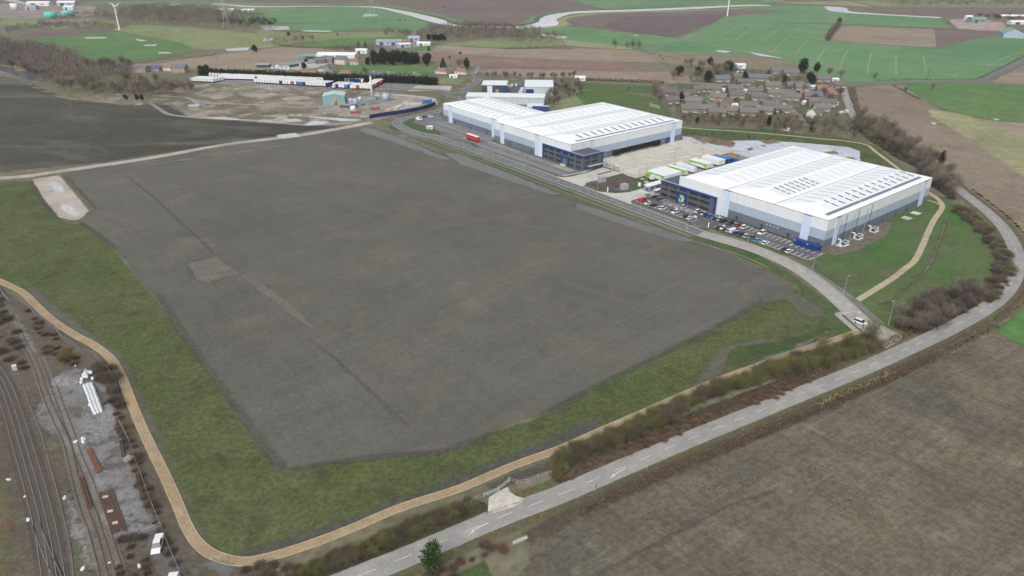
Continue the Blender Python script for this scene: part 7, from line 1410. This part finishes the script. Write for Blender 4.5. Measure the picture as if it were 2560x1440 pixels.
for k, (u, v, lb) in enumerate(((683, 171, 'row of white vans, left part'), (693, 171.5, 'row of white vans, second from left'), (703, 172, 'row of white vans, middle'), (713, 172.3, 'row of white vans, fourth'), (724, 172.5, 'row of white vans, right end'))): car(u, v, 'white', 'van', .1, lb.replace('row of white vans, ', 'white van of the row by the nursery, '), 'white vans by the nursery')
# trade units
def trade_unit(u, v, w, d, e, r, a, lb, open_=False, wall=None):
    t = thing('trade_unit', lb, 'building', (*G(u, v), 0), math.radians(a)); m_ = MB(); m_.box(0, w, 0, d, 0, e); m_.build('wall', wall or pm('pale_cladding', (.50, .56, .62), .5), t)
    m_ = MB(); x, y = w, d; V = [(-.4, -.4, e), (x + .4, -.4, e), (x + .4, y + .4, e + r), (-.4, y + .4, e + r), (-.4, -.4, e + .5), (x + .4, -.4, e + .5), (x + .4, y + .4, e + r + .5), (-.4, y + .4, e + r + .5)]
    m_.add(V, [(4, 5, 6, 7), (0, 1, 5, 4), (1, 2, 6, 5), (3, 0, 4, 7), (2, 3, 7, 6)]); m_.build('roof', pm('pale_roof', (.68, .74, .78), .5, vary=.03), t)
    m_ = MB(); [m_.box(x_ - .06, x_ + .06, -.06, -.003, 0, e) for x_ in np.arange(4, w, 7)]; m_.build('joint', M_gut, t)
    if open_: m_ = MB(); m_.box(.6, 8, -.08, -.004, 0, e * .75); m_.build('door', M_tn, t)
    return t
t = trade_unit(1206, 232.5, 22, 14, 7, 1.2, -3, 'navy and white trade unit with an overhanging pale roof', wall=pm('navy_wall', (.035, .06, .11), .5)); m_ = MB(); m_.box(4.5, 9, -.1, -.065, 0, 6.4); m_.build('white_panel', M_clw, t); m_ = MB(); m_.box(12, 15, -.1, -.065, 0, 3.5); m_.build('door', pm('tan_door', (.36, .28, .2), .8), t)
trade_unit(1312, 239, 25, 26, 7.5, 1.2, -2, 'large pale trade unit with an open dark bay', True); trade_unit(1166, 258, 66, 12, 5.5, .8, -5.5, 'long low pale unit behind the far store')
barn(1134, 194.5, 8, 4, 2.6, 3.4, M_wht, M_wht, -4, 'small white kiosk by the main junction', 'kiosk'); barn(1074, 322.5, 4, 3, 2, 2.2, M_clw, M_wht, 20, 'small pale substation beside the estate road bend', 'substation')
# ---- process plant
t = thing('plant_hall', 'teal clad hall with a pale blue roof at the old works', 'building', (*G(838, 258), 0), math.radians(8)); m_ = MB(); gable_shell(m_, 16, 18, 7.5, 9); m_.build('wall', M_teal, t); m_ = MB(); gable_roof(m_, 16, 18, 7.5, 9, .2, .12); m_.build('roof', pm('teal_roof', (.42, .58, .58), .5), t); m_ = MB(); m_.box(8.0, 8.08, -6, -2.5, 0, 4); m_.build('door', M_dkgrey, t)
t.rotation_euler.z = math.radians(98)
def tank(u, v, r, h, m, lb, dome=.3): t = thing('storage_tank', lb, 'tank', (*G(u, v), 0)); MB().lathe((0, 0, 0), [(r, 0), (r, h), (r * .6, h + dome), (.1, h + dome * 1.3)], 12).build('shell', m, t, True); MB().tube((r + .1, 0, 0), (r + .1, 0, h), .12, n=4).build('pipe', M_gut, t); return t
tank(840, 262, 1.9, 5, pm('tank_ochre', (.45, .30, .06), .6), 'ochre yellow tank before the teal hall', 1.2); tank(877, 259, 2.2, 4.2, M_clm, 'left one of two pale blue-grey tanks'); tank(889, 260, 2.2, 4.2, M_clm, 'right one of two pale blue-grey tanks'); tank(883, 278, 2.2, 4, M_clw, 'white tank standing apart on the near side of the works'); tank(965, 252, 3, 6, M_clm, 'grey vessel at the right side of the works'); tank(945, 246, 2.4, 5, M_gut, 'darker grey vessel behind the right one'); tank(900, 252, 1.5, 3, M_wht, 'small white vessel in the pipework')
t = thing('works_chimney', 'slender white chimney at the old works', 'chimney', (*G(931, 249), 0)); MB().lathe((0, 0, 0), [(1.15, 0), (.9, 19.5), (.75, 20)], 12).build('stack', M_wht, t, True); MB().lathe((0, 0, 19.3), [(.95, 0), (.95, .5)], 12).build('collar', M_gut, t); MB().box(-2, 2, -2, 2, 0, 1.2).build('base', M_gut, t)
def pipes(u, v, w, d, h, m, lb, a=0, seed=1):
    t = thing('pipework', lb, 'pipework', (*G(u, v), 0), a); q = random.Random(seed); m_ = MB()
    for i in range(7): x0, y0 = q.uniform(-w, w), q.uniform(-d, d); z = q.uniform(.6, h); m_.tube((x0, y0, z), (x0 + q.uniform(2, w), y0, z), .28, n=5); m_.tube((x0, y0, 0), (x0, y0, z), .18, n=4)
    m_.build('pipes', m, t); m_ = MB()
    for i in range(4): x0, y0 = q.uniform(-w, w), q.uniform(-d, d); m_.box(x0 - 1.5, x0 + 1.5, y0 - 1, y0 + 1, 0, q.uniform(1, h * .7))
    m_.build('housings', M_gut, t); m_ = MB(); [m_.tube((x, y, 0), (x, y, h), .1, n=4) for x in (-w, 0, w) for y in (-d, d)]; [m_.tube((-w, y, h), (w, y, h), .12, n=4) for y in (-d, d)]; m_.build('frame', M_lgrey, t)
pipes(905, 256, 9, 4, 4, M_lgrey, 'grey pipework and gantry left of the chimney', .3, 2); pipes(950, 250, 8, 4, 5, M_clm, 'grey ducts right of the chimney', -.1, 3); pipes(915, 263, 8, 3, 3, pm('pipe_green', (.06, .16, .13), .6), 'dark green pipework before the gantry', .5, 4); pipes(868, 266, 6, 3, 2.4, M_clm, 'low blue-grey pipework before the tanks', .1, 5)
for k, (u, v, w_, c, lb) in enumerate(((872, 269, 7, M_rust, 'long rust-red machinery block before the tanks'), (889, 284, 4, pm('red_oxide', (.30, .07, .05), .8), 'small red machine below the lone white tank'), (938, 274, 3.5, MC['red_oxide'], 'red steel block right of the works'))):
    t = thing('machinery', lb, 'machinery', (*G(u, v), 0), .1 * k); MB().box(-w_, w_, -1.4, 1.4, 0, 2).build('block', c, t); MB().box(-w_ * .5, w_ * .3, -.8, .8, 2.002, 2.8).build('top', M_gut, t)
t = thing('fork_lift_stack', 'stack of blue frames at the bend of the concrete loop', 'stack', (*G(1068, 258), 0), .6); [MB().box(x, x + 1.6, -1, 1, 0, 2.6 + .4 * (i % 2)).build('frame', M_ts, t) for i, x in enumerate((-4, -1.8, .4, 2.6))]
# ---- far farms and industry
for (u, v, w_, d_, e_, r_, wa, ro, a, lb) in ((2525, 92, 34, 26, 6, 12, M_clm, M_grr, 70, 'big round-topped grain store at the right edge'), (2440, 56, 26, 16, 6, 9, M_grr, M_grr, 0, 'green arched shed in the far scrap yard'), (2540, 47, 60, 16, 5, 7, M_brick, M_wht, -6, 'long white-roofed sheds at the right edge'), (2548, 60, 36, 12, 4, 6, M_clw, M_wht, 0, 'white shed before the long sheds at the right edge'), (2550, 93, 24, 12, 4, 6, M_dkgrey, M_dkgrey, 0, 'dark barn beside the round-topped store'), (1840, 170, 18, 10, 4, 5, M_clw, M_wht, -3, 'white shed right of the dark round evergreens'), (100, 14, 50, 16, 6, 9, M_clw, M_clw, 0, 'long pale shed at the top left'), (170, 14, 40, 16, 7, 10, M_clm, M_wht, 0, 'white-roofed industrial shed at the top left'), (82, 24, 22, 14, 6, 9, M_clm, M_gut, 0, 'dark grey works building at the top left'), (175, 24, 20, 12, 6, 8, M_clw, M_wht, 0, 'pale building before the white industrial shed'), (622, 30, 26, 10, 4, 6, M_clw, M_wht, 0, 'white shed beside the river wood'), (560, 28, 40, 8, 3, 5, M_clw, M_wht, 0, 'low white buildings by the river wood'), (660, 168, 14, 6, 3, 4, M_dkgrey, M_gut, 0, 'dark stable block above the vans'), (1450, 201, 10, 6, 3, 4.4, M_rwht, M_rwht, 0, 'small white building at the meadow corner'), (2420, 47, 12, 8, 4, 6, M_clw, M_wht, 0, 'small white building in the far scrap yard')):
    barn(u, v, w_, d_, e_, r_, wa, ro, a, lb)
tank(129, 44, 11, 9, M_turq, 'left turquoise tank of the far works', 1); tank(172, 42, 11, 10, M_turq, 'right turquoise tank of the far works', 1); tank(35, 24, 5, 12, M_clw, 'left pale silo at the top left'); tank(41, 24, 5, 12, M_clw, 'right pale silo at the top left')
field('works_ground', gm('works_ground', c_(140, 130, 124), c_(122, 112, 108), c_(168, 162, 158), .02, .05, .3, .15, edge=(4, 20, 4), bump=0, speck=(c_(200, 200, 200), .08, .66)), '-20,8 60,10 130,12 240,16 230,40 130,46 0,44', 2)
field('scrap_yard', gm('scrap_ground', c_(160, 150, 150), c_(146, 120, 118), c_(190, 186, 186), .03, .08, .3, .2, edge=(3, 12, 2), bump=0, speck=(c_(150, 70, 70), .12, .6)), '2372,50 2440,44 2510,58 2520,78 2440,76 2395,72', 2)
field('nursery_yard', MC['pale_hardstanding'], '700,172 740,166 800,148 850,150 820,160 790,170 720,178', 2, 40); field('farm_yard', MC['works_ground'], '940,112 1000,104 1050,106 1080,112 1030,120 960,120', 3)
field('field', gm('gravel_far', c_(156, 152, 150), c_(140, 136, 134), None, .05, .2, .5, .1, edge=(1, 5, 1), bump=0), '1172,185 1180,182 1192,165 1200,160 1198,172 1190,188', 2)
# ---- wind turbines, pylons, poles
def turbine(u, v, hub, rb, rot, lb, s=1):
    t = thing('wind_turbine', lb, 'wind turbine', (*G(u, v), 0), 2.9); MB().tube((0, 0, 0), (0, 0, hub), 1.25 * s, .7 * s, 10).build('tower', M_wht, t); MB().box(-1, 1, -2.4, 1.4, hub - .8, hub + .9).build('nacelle', M_wht, t)
    for k in range(3):
        a = rot + k * 2.094; c, q = math.cos(a), math.sin(a); m_ = MB(); V = []
        for (r_, w_) in ((.3, .4), (2, .85), (rb * .6, .55), (rb, .16)): V += [(c * r_ - q * w_, -2.9, hub + q * r_ + c * w_), (c * r_ + q * w_, -2.75, hub + q * r_ - c * w_), (c * r_, -3.05, hub + q * r_)]
        m_.add(V, [f for i in range(3) for f in ((3 * i, 3 * i + 3, 3 * i + 4, 3 * i + 1), (3 * i + 1, 3 * i + 4, 3 * i + 5, 3 * i + 2), (3 * i + 2, 3 * i + 5, 3 * i + 3, 3 * i))] + [(9, 10, 11)]); m_.build('blade', M_wht, t)
turbine(299, 74, 34, 10.5, .55, 'white three-bladed wind turbine in the green field at the top left'); turbine(1818, 40, 52, 14, .5, 'white wind turbine tower cut by the top edge, right of centre')
def pylon(u, v, h, lb, yaw=.3):
    t = thing('pylon', lb, 'pylon', (*G(u, v), 0), yaw); m_ = MB(); b = h * .11
    lv = [(0, b), (.25, b * .68), (.5, b * .42), (.62, b * .3), (.8, b * .2), (1, .25)]
    for i in range(len(lv) - 1):
        (z0, r0), (z1, r1) = lv[i], lv[i + 1]; P0 = [(sx * r0, sy * r0, z0 * h) for sx, sy in ((-1, -1), (1, -1), (1, 1), (-1, 1))]; P1 = [(sx * r1, sy * r1, z1 * h) for sx, sy in ((-1, -1), (1, -1), (1, 1), (-1, 1))]
        for j in range(4): m_.tube(P0[j], P1[j], .16, n=3, cap=False); m_.tube(P0[j], P1[(j + 1) % 4], .10, n=3, cap=False); m_.tube(P0[(j + 1) % 4], P1[j], .10, n=3, cap=False)
    m_.build('lattice_tower', M_lgrey, t); m_ = MB()
    for z, w_ in ((.62, .17), (.78, .14), (.92, .10)): m_.tube((-w_ * h, 0, z * h), (w_ * h, 0, z * h), .14, n=3); m_.tube((-w_ * h, 0, z * h), (0, 0, (z + .06) * h), .1, n=3); m_.tube((w_ * h, 0, z * h), (0, 0, (z + .06) * h), .1, n=3)
    m_.build('cross_arm', M_lgrey, t)
pylon(12, 112, 52, 'tall grey lattice pylon at the left edge'); pylon(567, 68, 44, 'faint lattice pylon before the river wood'); pylon(930, 41, 46, 'lattice pylon standing by the flooded river meadow')
pole0 = thing('utility_pole', 'thin dark utility pole in the bright green turbine field', 'pole', (*G(459, 117), 0)); MB().tube((0, 0, 0), (0, 0, 10), .16, .12, 5).build('pole', M_dkgrey, pole0); MB().box(-.9, .9, -.07, .07, 9.2, 9.4).build('cross_arm', M_dkgrey, pole0)
for (u, v, lb) in ((542, 150, 'utility pole at the edge of the turbine field'), (872, 92, 'utility pole in the rough meadow'), (881, 55, 'utility pole in the river meadow, left'), (912, 75, 'utility pole left of the meadow hedge'), (941, 60, 'right utility pole of the pair in the river meadow'), (937, 60, 'left utility pole of the pair in the river meadow'), (1054, 127, 'utility pole on the small green by the farmhouse'), (1568, 14, 'pole beyond the river, left'), (1662, 15, 'pole beyond the river, right'), (2122, 50, 'pole in the far upper green field'), (1846, 152, 'pole in the dry field above the village'), (2318, 200, 'pole beside the far road'), (966, 240, 'dark mast at the works, left'), (977, 240, 'dark mast at the works, right')): dup(pole0, (*G(u, v), 0), R.uniform(0, 3), lb, 'utility poles in the country')

for s_, n_ in (('1718,336 1800,346 1840,358 1830,368 1790,362 1740,350', 220), ('1895,352 1935,350 1950,356 1920,360', 60), ('1750,352 1770,356 1760,359', 24), ('1868,372 1880,370 1884,375 1872,377', 14), ('2060,380 2090,378 2095,384 2070,386', 24), ('2100,395 2130,392 2140,398 2110,400', 20), ('1700,334 1900,346 2060,356 2150,368 2175,384 2155,372 2060,362 1900,351 1745,345', 160)):
    thicket('pond_reeds', pxs(s_), n_, (.6, 1.5), L_reed if n_ < 100 else L_dark, 14, (1.2, .10))
belt(['shrubD', 'shrub'], spread_in(pxs('1705,326 1800,330 1900,340 2000,346 2000,350 1900,346 1790,342 1706,334'), 22, 3), (.8, 1.5), 'small dark bush on the grassy bank of the pond', 'small bushes on the pond bank', 1.4)
belt(['mauve', 'bare'], spread_in(pxs('1760,232 1790,236 1850,262 1800,275 1780,262'), 6, 6), (5, 7), 'bare tree beside the left close of the village', 'trees beside the left close', 1.1)
# ------------------------------------------------------------------ the air
hm = bpy.data.materials.new('haze_air'); hm.use_nodes = True; t = hm.node_tree; t.nodes.clear()
o_ = t.nodes.new('ShaderNodeOutputMaterial'); v_ = t.nodes.new('ShaderNodeVolumePrincipled')
v_.inputs['Density'].default_value = .00009; v_.inputs['Color'].default_value = (.82, .86, .90, 1); v_.inputs['Anisotropy'].default_value = .2
t.links.new(v_.outputs[0], o_.inputs['Volume'])
hz = MB(); hz.box(-4500, 4500, -380, 9000, -1.5, 128); h_ = hz.build('haze', hm); tag(h_, kind='stuff')
